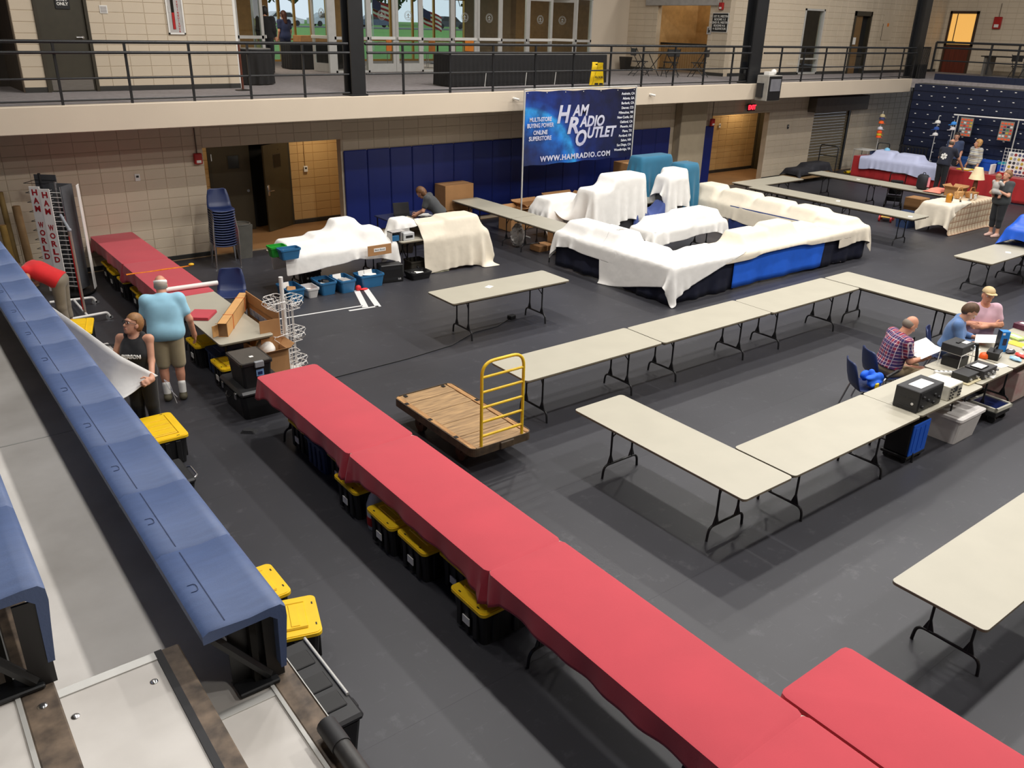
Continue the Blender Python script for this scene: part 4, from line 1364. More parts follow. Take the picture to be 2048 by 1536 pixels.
# -- black trunk and tote
tr = thing('footlocker', 'large black moulded trunk with steel latches under the stacked tote', 'trunk', (3.2, 9.72, 0))
MB().frustum((.04, .03, .62, .74), (0, 0, .66, .78), 0, .32, c=.06).build('trunk_body', M_totebody, tr)
MB().cbox(-.01, -.01, .32, .67, .79, .40, .03).build('trunk_lid', mat('trunk_lid_black', (44, 44, 45), .4), tr)
for y in (.16, .62):
    MB().cbox(-.03, y - .025, .27, -.008, y + .025, .36, .005).build('latch', M_chrome, tr)
MB().tube(fillet([(-.02, .31, .28), (-.05, .33, .24), (-.05, .45, .24), (-.02, .47, .28)], .03), .012, 6).build('handle', M_black, tr)
bt2 = thing('storage_tote', 'black tote with grey latch and blue label on top of the trunk', 'tote', (3.26, 9.79, .402))
MB().frustum((.04, .04, .39, .51), (.015, .015, .415, .545), 0, .33, c=.03).build('tote_body', M_totebody, bt2)
ldo = MB().prism(rrect(0, 0, .43, .57, .04, 3), .315, .35).build('lid', mat('tote_lid_black', (34, 34, 35), .3), bt2)
MB().prism(rrect(.025, .025, .405, .545, .03, 3), .35, .353).build('lid_panel', mat('tote_lid_clear', (66, 64, 62), .2), ldo)
MB().box(.2, .2, .353, .25, .25, .3545).build('lid_label', M_paper, ldo)
MB().cbox(.18, -.02, .28, .3, .03, .36, .006).build('latch', mat('latch_grey', (140, 142, 146), .4), bt2)
MB().box(.2, .018, .15, .3, .024, .24, T(0, 0, 0)).build('blue_label', mat('label_blue', (122, 158, 204), .5), bt2)
MB().box(.22, .014, .17, .28, .02, .21).build('label_print', mat('label_navy', (24, 40, 90), .5), bt2)
# -- job box and small chest by the bleachers
jb = thing('tool_chest', 'black rolling tool chest with silver bar at the bleacher end', 'chest', (1.33, 3.97, 0))
MB().frustum((.03, .03, .5, .86), (.0, .0, .54, .9), 0, .44, c=.03).build('chest_body', M_totebody, jb)
lid = MB().cbox(-.01, -.01, .44, .56, .92, .5, .02).build('chest_lid', mat('chest_lid_black', (36, 36, 38), .45), jb)
for y in (.12, .34, .62):
    MB().cbox(.06, y, .5, .5, y + .17, .512, .006).build('lid_panel', M_totebody, lid)
MB().tube([(.54, .2, .51), (.54, .9, .51)], .013, 8).build('silver_bar', M_alu, jb, 60)
MB().cbox(.54, .4, .36, .575, .5, .47, .008).cbox(.54, .1, .36, .575, .2, .47, .008).build('latches', M_black, jb)
c2 = thing('tool_chest', 'small black tool box with chrome handle beside the bleacher seats', 'chest', (1.66, 8.1, 0))
MB().frustum((.03, .03, .38, .5), (0, 0, .42, .54), 0, .25, c=.03).build('chest_body', M_totebody, c2)
MB().cbox(-.01, -.01, .25, .43, .55, .31, .02).build('chest_lid', MATS['chest_lid_black'], c2)
MB().tube(fillet([(.43, .1, .25), (.48, .12, .27), (.48, .36, .27), (.43, .4, .25)], .03), .01).build('handle', M_chrome, c2)
# -- things on the beige table
lc = thing('long_carton', 'long brown carton tied with orange string, one end open', 'box', (3.46, 10.96, .74), R(-32.5) + math.pi / 2)
# local x runs along the carton
MB().box(0, -.065, 0, 1.42, -.06, .2).box(0, .06, 0, 1.42, .065, .2).box(0, -.065, 0, 1.42, .065, .005).box(0, -.065, .195, 1.42, .065, .2).box(1.41, -.065, 0, 1.42, .065, .2).build('box_body', mat('light_cardboard', (206, 156, 98), .8, var=.06), lc)
MB().box(.004, -.06, .004, .01, .06, .195).build('dark_opening', M_cartonin, lc)
MB().box(-.12, -.06, -.003, 0, .06, .003, T(0, 0, .197, 0, 18)).box(-.1, -.003, 0, 0, .003, .16, T(0, .062, .02, 0, 0, -35)).build('flap', MATS['light_cardboard'], lc)
M_string = mat('orange_string', (214, 100, 36), .7)
for x in (.34, 1.12):
    MB().tube([(x, -.069, -.0), (x + .02, -.069, .203), (x + .03, .069, .203), (x + .01, .069, 0)], .005, 5).build('string', M_string, lc)
rc = thing('folded_cloth', 'folded red tablecloth on the beige table', 'cloth', (3.5, 11.99, .742), R(-37))
for i in range(4):
    MB().cbox(-.17 + .004 * i, -.2, i * .012, .17, .2 - .006 * i, i * .012 + .0118, .005).build('fold', M_redcloth, rc)
wt = thing('paper_tube', 'white mailing tube across the maroon cloth', 'tube', (3.38, 13.42, .79))
MB().cyl((0, 0, 0), (.85, -.05, 0), .038, n=18).build('tube', M_paper, wt, 40)
MB().cyl((.85, -.05, 0), (.856, -.0505, 0), .034, n=18).build('end_cap', MATS['cabinet_grey'], wt)
sp = thing('cargo_strap', 'orange and yellow strap lying across the maroon cloth', 'strap', (3.16, 14.76, .754))
b = MB()
for i in range(22):
    u = i / 21
    b.v += [Vector((u * 1.08, -.02 + .008 * math.sin(u * 9), .004 * math.sin(u * 14))), Vector((u * 1.08, .02 + .008 * math.sin(u * 9), .004 * math.cos(u * 11) + .004))]
b.f = [(2 * i, 2 * i + 2, 2 * i + 3, 2 * i + 1) for i in range(21)]
so = b.build('strap_band', mat('strap_orange', (226, 128, 24), .6, var=.25, scale=14), sp)
so.modifiers.new('thick', 'SOLIDIFY').thickness = .008
MB().ell((1.09, 0, .02), (.05, .04, .025)).build('strap_end', mat('strap_yellow', (230, 178, 30), .6), sp, 60)
# -- tall open carton behind the white rack
oc = thing('open_carton', 'tall open carton standing behind the white wire rack', 'box', (4.22, 11.42, 0))
MB().box(-.01, -.62, .0, 0, .62, 1.0).box(-.3, -.63, 0, -.01, -.62, .92).build('tall_panel', M_carton, oc)
MB().box(-.014, -.5, .66, -.01, .5, .76).build('printed_strip', mat('print_blue', (88, 118, 176), .6, rgb2=(206, 210, 214), scale=9), oc)
MB().box(-.016, -.55, .83, -.01, .55, .845).build('crease', M_cartonin, oc)
carton(3.82, 10.5, 4.18, 11.2, .55, 'low open carton with white plastic inside beside the black tote', flaps=True, rz=3)
pb_ = thing('plastic_bag', 'white plastic bag stuffed into the low carton', 'bag', (4.0, 10.85, .4))
MB().ell((0, 0, .1), (.12, .2, .12), 10, 7).build('bag', M_paper, pb_, 60)
# -- white wire spinner rack
wr_ = thing('wire_rack', 'tall white wire spinner rack behind the first red table', 'rack', (4.35, 10.95, 0))
MB().cyl((0, 0, .02), (0, 0, 1.46), .03, n=14).build('pole', M_wire, wr_, 40)
MB().lathe([(.26, 0), (.26, .015), (.04, .03)], 20).build('base', M_wire, wr_)
for zt in (1.14, .66, .22):
    for q in range(4):
        pk = MB()
        M = T(0, 0, zt, 0, 0, q * 90 + 20)
        pk.tube([(.06, -.12, 0), (.26, -.12, .0), (.28, -.09, .0), (.28, .09, 0), (.26, .12, 0), (.06, .12, 0)], .006, 5, False, M)
        pk.tube([(.06, -.11, -.1), (.2, -.11, -.12), (.22, .11, -.12), (.06, .11, -.1)], .005, 5, False, M)
        for yy in (-.1, -.04, .03, .1):
            pk.tube([(.28, yy, 0), (.3, yy, -.03), (.2, yy, -.12), (.1, yy, -.12)], .004, 4, False, M)
        pk.tube([(.06, -.12, 0), (.06, -.12, -.12)], .005, 4, False, M).tube([(.06, .12, 0), (.06, .12, -.12)], .005, 4, False, M)
        pk.tube([(0, 0, 0), (.06, 0, 0), (.28, 0, 0)], .005, 4, False, M)
        pk.build('basket', M_wire, wr_)
for q in range(8):
    a = R(q * 45 + 10)
    MB().tube([(.13 * math.cos(a), .13 * math.sin(a), .02), (.13 * math.cos(a), .13 * math.sin(a), 1.1)], .006, 5).build('wire', M_wire, wr_)
MB().tube([(-.14, -.14, .37), (.14, -.14, .37), (.14, .14, .37), (-.14, .14, .37)], .007, 5, True).tube([(-.14, 0, .37), (.14, 0, .37)], .006, 5).build('top_ring', M_wire, wr_)
# -- HAM WORLD signs and wire display racks by the wall
M_sign = mat('sign_white', (226, 222, 216), .5, var=.03)
M_signred = mat('sign_red', (158, 22, 26), .5)
M_screen = mat('screen_grey', (92, 94, 98), .5, metal=.3)
def ham_sign(loc, rz, label):
    s = thing('display_sign', label, 'sign', loc, rz)
    MB().cbox(-.09, -.008, 0, .09, .008, 1.9, .003).build('board', M_sign, s)
    t = 'HAM WORLD INC'
    for i, ch in enumerate(t):
        if ch != ' ':
            text(ch, .17, M_signred, s, (0, -.0095, 1.8 - i * .143), bold=.006, depth=.001, name='letter', fit=(.022 if ch == 'I' else .095, .105))
ham_sign((2.42, 16.38, .1), R(-38), 'white vertical board with red letters in front of the wire racks')
ham_sign((2.32, 16.72, .1), R(-38), 'white vertical board with red letters half hidden behind the front one')
ham_sign((2.98, 16.55, .1), R(-112), 'white vertical board seen edge-on right of the wire racks')
dr = thing('wire_display_rack', 'tall revolving wire display rack with shelves between white boards', 'rack', (2.67, 16.72, 0), R(-40))
MB().lathe([(.34, .03), (.34, .06), (.05, .09)], 24).build('base', M_black, dr)
MB().box(-.2, .14, .12, .2, .16, 2.0).box(.18, -.2, .12, .2, .16, 2.0).build('back_screen', M_screen, dr)
MB().cyl((0, .0, .05), (0, 0, 2.05), .025).build('pole', M_chrome, dr, 40)
for z in np.arange(.2, 1.95, .085):
    MB().tube([(-.17, -.2, z), (.17, -.2, z)], .007, 5).tube([(-.17, -.2, z), (-.17, .12, z - .02)], .005, 4).tube([(.17, -.2, z), (.17, .12, z - .02)], .005, 4).build('shelf_wire', M_wire, dr)
for x in (-.18, .18):
    MB().tube([(x, -.2, .12), (x, -.2, 2.0)], .008, 5).build('upright', M_chrome, dr)
dr2 = thing('wire_display_rack', 'second dark wire display rack behind the first, only its top visible', 'rack', (2.5, 17.15, 0), R(-40))
MB().box(-.2, .16, .12, .2, .18, 2.1).build('back_screen', M_screen, dr2)
for z in np.arange(.3, 2.1, .17):
    MB().tube([(-.2, -.18, z), (.2, -.18, z), (.2, .16, z), (-.2, .16, z)], .006, 4, True).build('shelf_wire', M_steel, dr2)
MB().cyl((0, 0, 0), (0, 0, 2.15), .025).build('pole', M_steel, dr2)
pf = thing('pipe_frame', 'wheeled pipe frame with a red and grey upright post', 'frame', (2.45, 15.3, 0))
MB().tube(fillet([(-.35, .65, .13), (.33, .55, .13), (.36, .545, .06)], .06), .024, 8).build('foot_bar', M_wire, pf, 60)
MB().tube(fillet([(-.35, -.5, .13), (.33, -.45, .13), (.36, -.45, .06)], .06), .024, 8).build('foot_bar', M_wire, pf, 60)
MB().tube([(.02, .6, .13), (.02, -.48, .13)], .022, 8).build('cross_bar', M_wire, pf, 60)
MB().tube([(.02, -.3, .13), (.02, -.28, 1.55)], .024, 10).build('post', mat('post_grey', (136, 122, 112), .4), pf, 60)
MB().tube([(.0, -.305, .2), (.0, -.285, 1.45)], .014, 8).build('red_cord', M_red, pf, 60)
MB().tube([(.02, -.28, 1.55), (.0, .12, 1.72)], .026, 8).ell((.02, -.28, 1.55), (.035, .035, .035)).build('top_arm', mat('arm_grey', (140, 144, 150), .35), pf, 60)
for y in (.545, -.45):
    MB().cyl((.34, y - .012, .045), (.34, y + .012, .045), .045, n=12).cyl((.39, y - .012, .045), (.39, y + .012, .045), .03, n=12).build('caster', M_chrome, pf, 40)
for i, (x, y, h, r, c, lab) in enumerate(((1.95, 17.75, 1.75, .05, (132, 108, 62), 'yellowish cardboard tube leaning in the left wall corner'), (2.14, 17.6, 1.5, .07, (148, 118, 80), 'thick brown cardboard tube leaning beside the white boards'), (1.85, 17.5, 1.2, .06, (150, 120, 60), 'short tan cardboard tube furthest left at the wall'))):
    o = thing('cardboard_tube', lab, 'tube', (x, y, 0))
    MB().cyl((0, 0, 0), (-.03, .14, h), r, n=16).build('tube', mat('tube_%d' % i, c, .8), o, 40)
    MB().cyl((-.03, .14, h), (-.03, .14, h + .004), r * .85, n=16).build('end_disc', M_cartonin, o)
# -- blue shell chairs
def shell_chair(name='shell_chair'):
    c = thing(name, 'x', 'chair')
    prof = [(-.23, .43), (-.2, .445), (-.1, .44), (.05, .43), (.16, .435), (.21, .47), (.24, .56), (.27, .68), (.3, .8), (.305, .82)]
    b = MB()
    n = 9
    for k, (y, z) in enumerate(prof):
        t = k / (len(prof) - 1)
        wd = .22 + .02 * math.sin(t * 3) if t < .6 else .235 - .1 * ((t - .6) / .4) ** 2
        for i in range(n):
            u = -1 + 2 * i / (n - 1)
            lift = .035 * u * u
            if t < .45: b.v.append(Vector((u * wd, y, z + lift)))
            else: b.v.append(Vector((u * wd, y - lift, z)))
    for k in range(len(prof) - 1):
        for i in range(n - 1):
            b.f.append((k * n + i, k * n + i + 1, (k + 1) * n + i + 1, (k + 1) * n + i))
    o = b.build('seat_shell', M_chairblue, c, 180)
    m = o.modifiers.new('thick', 'SOLIDIFY')
    m.thickness = .012
    for s in (-1, 1):
        MB().tube(fillet([(s * .25, -.24, 0), (s * .2, -.17, .42), (s * .2, .15, .42), (s * .25, .26, 0)], .05), .012, 8).build('leg', M_chrome, c, 60)
    MB().tube([(-.2, -.1, .42), (.2, -.1, .42)], .01, 6).tube([(-.2, .1, .42), (.2, .1, .42)], .01, 6).build('stretcher', M_chrome, c)
    return c
SC = shell_chair()
SC.location = (4.56, 13.76, 0)
SC.rotation_euler = (0, 0, R(-25))
SC['label'] = 'blue shell chair standing alone behind the maroon cloth table'
SC['group'] = 'blue shell chairs'
ORD = ['lowest', 'second', 'third', 'fourth', 'fifth', 'sixth', 'seventh', 'eighth', 'ninth', 'tenth', 'eleventh', 'twelfth', 'thirteenth', 'fourteenth']
for i in range(15):
    lab = 'blue shell chair topping the tall stack by the double doors, full back visible' if i == 14 else 'blue shell chair in the tall stack by the double doors, %s from the floor' % ORD[i]
    cc = copy_tree(SC, (5.68 , 17.2 - .004 * i, i * .052), R(-8), lab)
wbn = thing('waste_bin', 'grey waste bin behind the chair stack', 'bin', (6.2, 17.6, 0))
MB().frustum((-.15, -.15, .15, .15), (-.2, -.2, .2, .2), 0, .72).build('bin_body', mat('bin_grey', (86, 84, 78), .6), wbn)
MB().tube([(.2 * math.cos(R(a)), .2 * math.sin(R(a)), .73) for a in range(0, 360, 20)], .015, 6, True).build('rim', MATS['bin_grey'], wbn)

# -- flea-market bins on the floor
open_bin(5.66, 13.98, 6.02, 14.55, .25, M_bluebin, 'blue open bin leftmost in the row before the white covered table', contents=[('paper_card', M_paper), ('dark_item', M_black), ('wood_item', M_carton)], group='blue open bins')
open_bin(6.08, 14.05, 6.33, 14.43, .19, M_clear, 'small clear plastic box with pink bags between blue bins', contents=[('pink_bag', mat('pink_bag', (206, 130, 128), .5)), ('card', M_paper)], name='clear_box')
open_bin(6.36, 14.06, 6.7, 14.57, .25, M_bluebin, 'blue open bin with black telephone handset inside', contents=[('dark_item', M_black), ('paper_sheet', M_paper), ('dark_item', M_black)], group='blue open bins')
open_bin(6.73, 13.99, 7.07, 14.54, .25, M_bluebin, 'blue open bin with sticker on its front, third from left', contents=[('paper_card', M_paper), ('paper_sheet', M_paper), ('grey_item', MATS['cabinet_grey'])], group='blue open bins')
open_bin(7.2, 14.06, 7.72, 14.44, .25, M_bluebin, 'wide blue open bin with two white cards, rightmost', contents=[('paper_card', M_paper), ('paper_card', M_paper), ('paper_sheet', M_paper)], group='blue open bins')
cr = open_bin(6.33, 14.72, 6.7, 15.08, .31, M_black, 'black perforated crate with a magazine under the white covered table', cat='crate', name='plastic_crate', taper=.01, contents=[('magazine', mat('mag_cream', (200, 184, 140), .6)), ('red_tin', M_red)])
for i in range(4):
    for k in range(2):
        MB().cyl((-.12 + i * .08, -.175, .09 + k * .1), (-.12 + i * .08, -.182, .09 + k * .1), .022, n=10).build('hole', MATS['cabinet_grey'], cr)
bc = thing('black_case', 'black flight case on the floor under the covered tables', 'case', (7.98, 14.3, 0), R(-10))
MB().cbox(-.25, -.14, 0, .22, .14, .36, .015).build('case_body', M_black, bc)
MB().box(-.2, -.145, .05, .17, -.139, .1).box(-.2, -.145, .26, .17, -.139, .3).build('trim_bar', M_steel, bc)
MB().cbox(.1, -.15, .04, .17, -.14, .08, .003).build('clasp', M_chrome, bc)
open_bin(8.3, 14.0, 8.78, 14.36, .15, M_black, 'shallow black tray with white parts on the floor', cat='tray', name='open_tray', contents=[('paper_sheet', M_paper), ('dark_item', M_black)])
bk = open_bin(8.55, 14.45, 8.95, 14.8, .26, mat('crate_dark_olive', (58, 54, 46), .6), 'dark crate of cables behind the black tray', cat='crate', name='plastic_crate', taper=.01)
open_bin(8.98, 14.28, 9.4, 14.6, .17, mat('cream_crate', (216, 214, 180), .5), 'cream and lime plastic crate under the white cloth hem', cat='crate', name='plastic_crate', taper=.01, contents=[('lime_liner', mat('lime', (176, 186, 60), .6))])
# red bag
rbg = thing('red_bag', 'small red mesh bag on the floor between blue bins', 'bag', (7.12, 14.05, 0))
MB().ell((0, 0, .05), (.06, .05, .06), 10, 7).ell((.1, -.03, .02), (.09, .04, .022), 10, 6).build('bag', mat('bag_red', (214, 40, 44), .6), rbg, 60)
# floor tape
M_tape = mat('white_tape', (226, 226, 224), .5, var=.02)
def tape(pts, w, label):
    o = thing('floor_tape', label, 'tape', (pts[0][0], pts[0][1], .0))
    b = MB()
    P = [Vector((p[0] - pts[0][0], p[1] - pts[0][1], .002)) for p in pts]
    for a, c in zip(P, P[1:]):
        d = (c - a).normalized()
        nn = Vector((-d.y, d.x, 0)) * w / 2
        b.add([a - nn, c - nn, c + nn, a + nn, a - nn + Vector((0, 0, .001)), c - nn + Vector((0, 0, .001)), c + nn + Vector((0, 0, .001)), a + nn + Vector((0, 0, .001))], [(0, 1, 2, 3), (4, 5, 6, 7), (0, 1, 5, 4), (2, 3, 7, 6)])
    b.build('tape_strip', M_tape, o)
tape([(4.75, 13.33), (6.74, 13.17)], .045, 'long thin white tape line leading to the rack')
tape([(6.4, 13.04), (6.97, 12.99)], .06, 'short white tape piece near the double tape strips')
tape([(7.1, 14.09), (6.74, 13.06)], .11, 'left of two wide white tape strips on the floor')
tape([(7.28, 14.05), (6.95, 12.96)], .11, 'right of two wide white tape strips on the floor')
pw = thing('power_block', 'black power block with cable on the floor under the lone table', 'power block', (8.59, 11.09, 0), R(10))
MB().cbox(-.07, -.05, 0, .07, .05, .07, .01).build('block', M_black, pw)
MB().tube([(-.07, 0, .01), (-.5, -.12, .008), (-1.0, -.06, .008), (-1.7, -.25, .008), (-2.6, -.2, .008), (-4.0, -.0, .008)], .009, 6).build('cable', M_black, pw, 60)
jug = thing('plastic_jug', 'grey plastic jug with blue cap between two yellow lidded totes', 'jug', (3.42, 6.6, 0))
MB().lathe([(.09, 0), (.1, .05), (.1, .28), (.07, .37), (.03, .42), (.03, .45)], 16).build('jug_body', mat('jug_grey', (190, 192, 192), .35), jug, 60)
MB().cyl((0, 0, .45), (0, 0, .475), .034, n=14).build('cap', mat('cap_blue', (40, 70, 180), .4), jug)
MB().lathe([(.101, .05), (.102, .06), (.102, .14), (.101, .15)], 16).build('red_band', M_red, jug)
dp = thing('floor_weight', 'flat black stand foot beside the first red table', 'weight', (3.15, 9.42, 0), R(-40))
MB().frustum((-.1, -.06, .1, .06), (-.07, -.04, .07, .04), 0, .035).build('plate', M_rubber, dp)
# small white cards on tables
for x, y, lab in ((7.95, 10.9, 'small white card on the lone beige table'), (20.2, 12.2, 'small white card on the long far table'), (18.35, 7.08, 'small white card on the table with the blue tarpaulin'), (23.9, 13.9, 'small white card on the rearmost far table'), (20.0, 10.1, 'small white card at the near end of the long far table')):
    o = tag(MB().cbox(-.07, -.05, 0, .07, .05, .002, .0005).build('paper_card', M_paper, None, 0, (x, y, .7405), (0, 0, R(25))), lab, 'card')
# ================================================================== DRAPED COVERS (cloth relaxed over the boxes beneath it)
def drape(x0, y0, x1, y1, boxes, start_z, step=.055, steps=95, iters=5, floor=.01, rot=0, seed=0, wind=.0, stretch=1.05):
    """rectangular cloth x0..x1 by y0..y1 dropped on axis-aligned boxes (x0,y0,x1,y1,ztop); returns MB"""
    nx, ny = int((x1 - x0) / step) + 1, int((y1 - y0) / step) + 1
    X, Y = np.meshgrid(np.linspace(x0, x1, nx), np.linspace(y0, y1, ny), indexing='ij')
    g = np.random.RandomState(seed)
    cx, cy = (x0 + x1) / 2, (y0 + y1) / 2
    if rot:
        c, s = math.cos(rot), math.sin(rot)
        X, Y = cx + (X - cx) * c - (Y - cy) * s, cy + (X - cx) * s + (Y - cy) * c
    P = np.stack([X, Y, np.full_like(X, start_z)], -1)
    P[..., 2] += g.rand(nx, ny) * .01
    V = np.zeros_like(P)
    dx, dy = (x1 - x0) / (nx - 1) * stretch, (y1 - y0) / (ny - 1) * stretch
    dd = math.hypot(dx, dy)
    def con(P, sa, sb, L, k):
        A, B = P[sa], P[sb]
        D = B - A
        l = np.linalg.norm(D, axis=-1, keepdims=True) + 1e-9
        C = D * ((l - L) / l * .5 * k)
        P[sa] += C
        P[sb] -= C
    S = np.s_
    cons = []
    for o in (0, 1):
        ax, bx = S[o:nx - 1:2, :], S[o + 1:nx:2, :]
        cons.append((ax, bx, dx, 1))
    for o in (0, 1):
        cons.append((S[:, o:ny - 1:2], S[:, o + 1:ny:2], dy, 1))
    for o in (0, 1):
        cons.append((S[o:nx - 1:2, :-1], S[o + 1:nx:2, 1:], dd, .35))
        cons.append((S[o + 1:nx:2, :-1], S[o:nx - 1:2, 1:], dd, .35))
    cons.append((S[:-2, :], S[2:, :], 2 * dx, .12))
    cons.append((S[:, :-2], S[:, 2:], 2 * dy, .12))
    eps = .028
    bx = np.array(boxes)
    def collide(P, prev=None, fr=.6):
        for (a, b, c, d, h) in bx:
            a_, b_, c_, d_, h_ = a - eps, b - eps, c + eps, d + eps, h + eps
            ins = (P[..., 0] > a_) & (P[..., 0] < c_) & (P[..., 1] > b_) & (P[..., 1] < d_) & (P[..., 2] < h_)
            if not ins.any(): continue
            Q = P[ins]
            pen = np.stack([Q[:, 0] - a_, c_ - Q[:, 0], Q[:, 1] - b_, d_ - Q[:, 1], (h_ - Q[:, 2]) * .6], -1)
            k = pen.argmin(1)
            if prev is not None:
                R_ = prev[ins]
                k = np.where(R_[:, 2] >= h_ - .004, 4, k)
                tp = (k == 4)[:, None]
                Q[:, :2] = np.where(tp, R_[:, :2] * fr + Q[:, :2] * (1 - fr), Q[:, :2])
            Q[k == 0, 0] = a_
            Q[k == 1, 0] = c_
            Q[k == 2, 1] = b_
            Q[k == 3, 1] = d_
            Q[k == 4, 2] = h_
            P[ins] = Q
        P[..., 2] = np.maximum(P[..., 2], floor)
    for t in range(steps):
        V[..., 2] -= 9.8 * .03
        V *= .93
        Q = P + V * .03
        Q[..., :2] += (g.rand(nx, ny, 2) - .5) * .002
        for _ in range(iters):
            for a, b, L, k in cons:
                con(Q, a, b, L, k)
            collide(Q, P)
        V = (Q - P) / .03
        P = Q
    # light smoothing of the result
    for _ in range(2):
        Pm = P.copy()
        Pm[1:-1, 1:-1] = .5 * P[1:-1, 1:-1] + .125 * (P[2:, 1:-1] + P[:-2, 1:-1] + P[1:-1, 2:] + P[1:-1, :-2])
        P = Pm
        collide(P)
    m = MB()
    m.v = [Vector(p) for p in P.reshape(-1, 3)]
    m.f = [(i * ny + j, (i + 1) * ny + j, (i + 1) * ny + j + 1, i * ny + j + 1) for i in range(nx - 1) for j in range(ny - 1)]
    return m

def cover(name, label, m, spec, cat='cover', group=None):
    b = drape(**spec)
    c = sum((v for v in b.v), Vector()) / len(b.v)
    base = Vector((c.x, c.y, 0))
    b.v = [v - base for v in b.v]
    o = b.build(name, m, None, 180, tuple(base))
    s = o.modifiers.new('thick', 'SOLIDIFY')
    s.thickness = .004
    u = o.modifiers.new('sub', 'SUBSURF')
    u.levels = u.render_levels = 1
    return tag(o, label, cat, group)

M_sheet = mat('white_sheet', (240, 238, 233), .85, var=.02, bump=.25, bscale=4, bdist=.05, sheen=.1)
M_cream = mat('cream_sheet', (228, 218, 198), .85, var=.03, bump=.25, bscale=4, bdist=.05, sheen=.1)
M_navycloth = mat('navy_cloth', (11, 16, 40), .9, var=.1)
M_royal = mat('royal_cloth', (26, 100, 222), .75, var=.06)
M_slate = mat('slate_blue_cloth', (70, 88, 150), .8, var=.06, sheen=.2)
M_teal = mat('teal_cloth', (36, 108, 140), .8, var=.06, sheen=.2)
M_tarp = mat('blue_tarp', (34, 92, 206), .35, var=.1)
M_goods = mat('goods_dark', (60, 60, 64), .6)

def goods(boxes, label, m=None):
    """the boxed equipment hidden under a cover"""
    for i, (a, b, c, d, z0, z1) in enumerate(boxes):
        o = thing('equipment_case', '%s, %s' % (label, ['first', 'second', 'third', 'fourth', 'fifth', 'sixth', 'seventh', 'eighth'][i]), 'case', ((a + c) / 2, (b + d) / 2, z0))
        z1 -= .035
        MB().cbox(-(c - a) / 2 + .03, -(d - b) / 2 + .03, 0, (c - a) / 2 - .03, (d - b) / 2 - .03, z1 - z0, .03).build('case_body', m or M_goods, o)
        MB().tube([(-.08, 0, z1 - z0), (-.08, 0, z1 - z0 + .006), (.08, 0, z1 - z0 + .006), (.08, 0, z1 - z0)], .003, 4).build('handle', M_black, o)

# --- covered tables before the pads
table(5.78, 14.42, 'B', 'folding table under the left white cover', group='cloth covered tables')
table(8.26, 14.3, 'B', 'folding table under the right white cover', 2.13, group='cloth covered tables')
A1 = [(5.95, 14.55, 6.5, 15.05, .93), (6.55, 14.6, 7.0, 15.05, 1.0), (7.05, 14.75, 7.5, 15.1, 1.2), (7.55, 14.55, 7.95, 15.0, 1.0)]
A2 = [(8.35, 14.62, 8.75, 15.0, 1.08), (8.8, 14.45, 9.3, 14.95, 1.0), (9.4, 14.4, 10.2, 14.95, 1.05)]
cover('dust_cover', 'white sheet over the left table with blue bins hanging at its end', M_sheet, dict(x0=5.85, y0=14.08, x1=8.35, y1=15.6, boxes=[(5.78, 14.42, 8.22, 15.18, .74)] + A1, start_z=1.25, seed=1), group='white dust sheets')
cover('dust_cover', 'white sheet over the middle items beside the cardboard sign', M_sheet, dict(x0=7.95, y0=14.45, x1=9.05, y1=15.6, boxes=[(8.26, 14.3, 10.39, 15.06, .74)] + A2 + [(7.05, 14.75, 7.5, 15.1, 1.2), (7.55, 14.55, 7.97, 15.0, 1.02)], start_z=1.3, seed=2), group='white dust sheets')
cover('dust_cover', 'cream sheet hanging to the floor over the right table', M_cream, dict(x0=8.75, y0=13.62, x1=10.75, y1=15.5, boxes=[(8.26, 14.3, 10.39, 15.06, .74)] + A2, start_z=1.2, seed=3), group='white dust sheets')
open_bin(5.62, 14.5, 5.95, 14.75, .2, mat('bin_green', (40, 160, 52), .4), 'green bin at the corner of the left covered table', z=.742)
open_bin(5.7, 14.22, 6.1, 14.47, .2, M_bluebin, 'blue bin hanging on the near edge of the left covered table', z=.742, contents=[('dark_item', M_black), ('paper_sheet', M_paper)])
sgn = thing('cardboard_sign', 'cardboard sign with lettered white strip hung on the covered table', 'sign', (7.72, 14.24, .58))
MB().cbox(-.26, -.006, 0, .26, .006, .2, .002).build('board', M_carton, sgn)
MB().box(-.13, -.009, .07, .13, -.006, .14).build('paper', M_paper, sgn)
text('Balun Booth', .045, M_black, sgn, (0, -.0105, .105), depth=.0005)
sh = thing('small_shelf', 'open grey cabinet with drawers between the two white covers', 'cabinet', (8.3, 14.4, .742))
MB().box(-.22, 0, 0, -.2, .18, .2).box(.0, 0, 0, .01, .18, .2).box(-.22, .17, 0, .3, .18, .2).box(-.22, 0, .19, .1, .18, .2).build('cabinet_shell', MATS['cabinet_grey'], sh)
MB().cbox(.05, -.02, .0, .3, .16, .15, .006).build('drawer_unit', MATS['jug_grey'], sh)
MB().box(.1, -.024, .05, .26, -.018, .1).build('slot', M_black, sh)
MB().cbox(-.19, .02, .01, -.03, .15, .12, .006).build('blue_parts', M_bluebin, sh)
stl = thing('stereo_stand', 'black tripod stand under the covered tables', 'stand', (8.5, 14.7, 0))
for a in (0, 120, 240):
    MB().tube([(0, 0, .5), (.22 * math.cos(R(a)), .22 * math.sin(R(a)), 0)], .012, 6).build('leg', M_black, stl)
MB().cyl((0, 0, .4), (0, 0, .68), .015).build('post', M_black, stl)
lpt = thing('side_table', 'small dark table holding the open laptop near the pads', 'table', (9.5, 16.35, 0))
MB().cbox(-.55, -.35, .74, .75, .35, .77, .008).build('table_top', mat('navy_top', (30, 36, 70), .7), lpt)
for x in (-.5, .7):
    for y in (-.3, .3):
        MB().cyl((x, y, 0), (x, y, .74), .015).build('leg', M_steel, lpt)
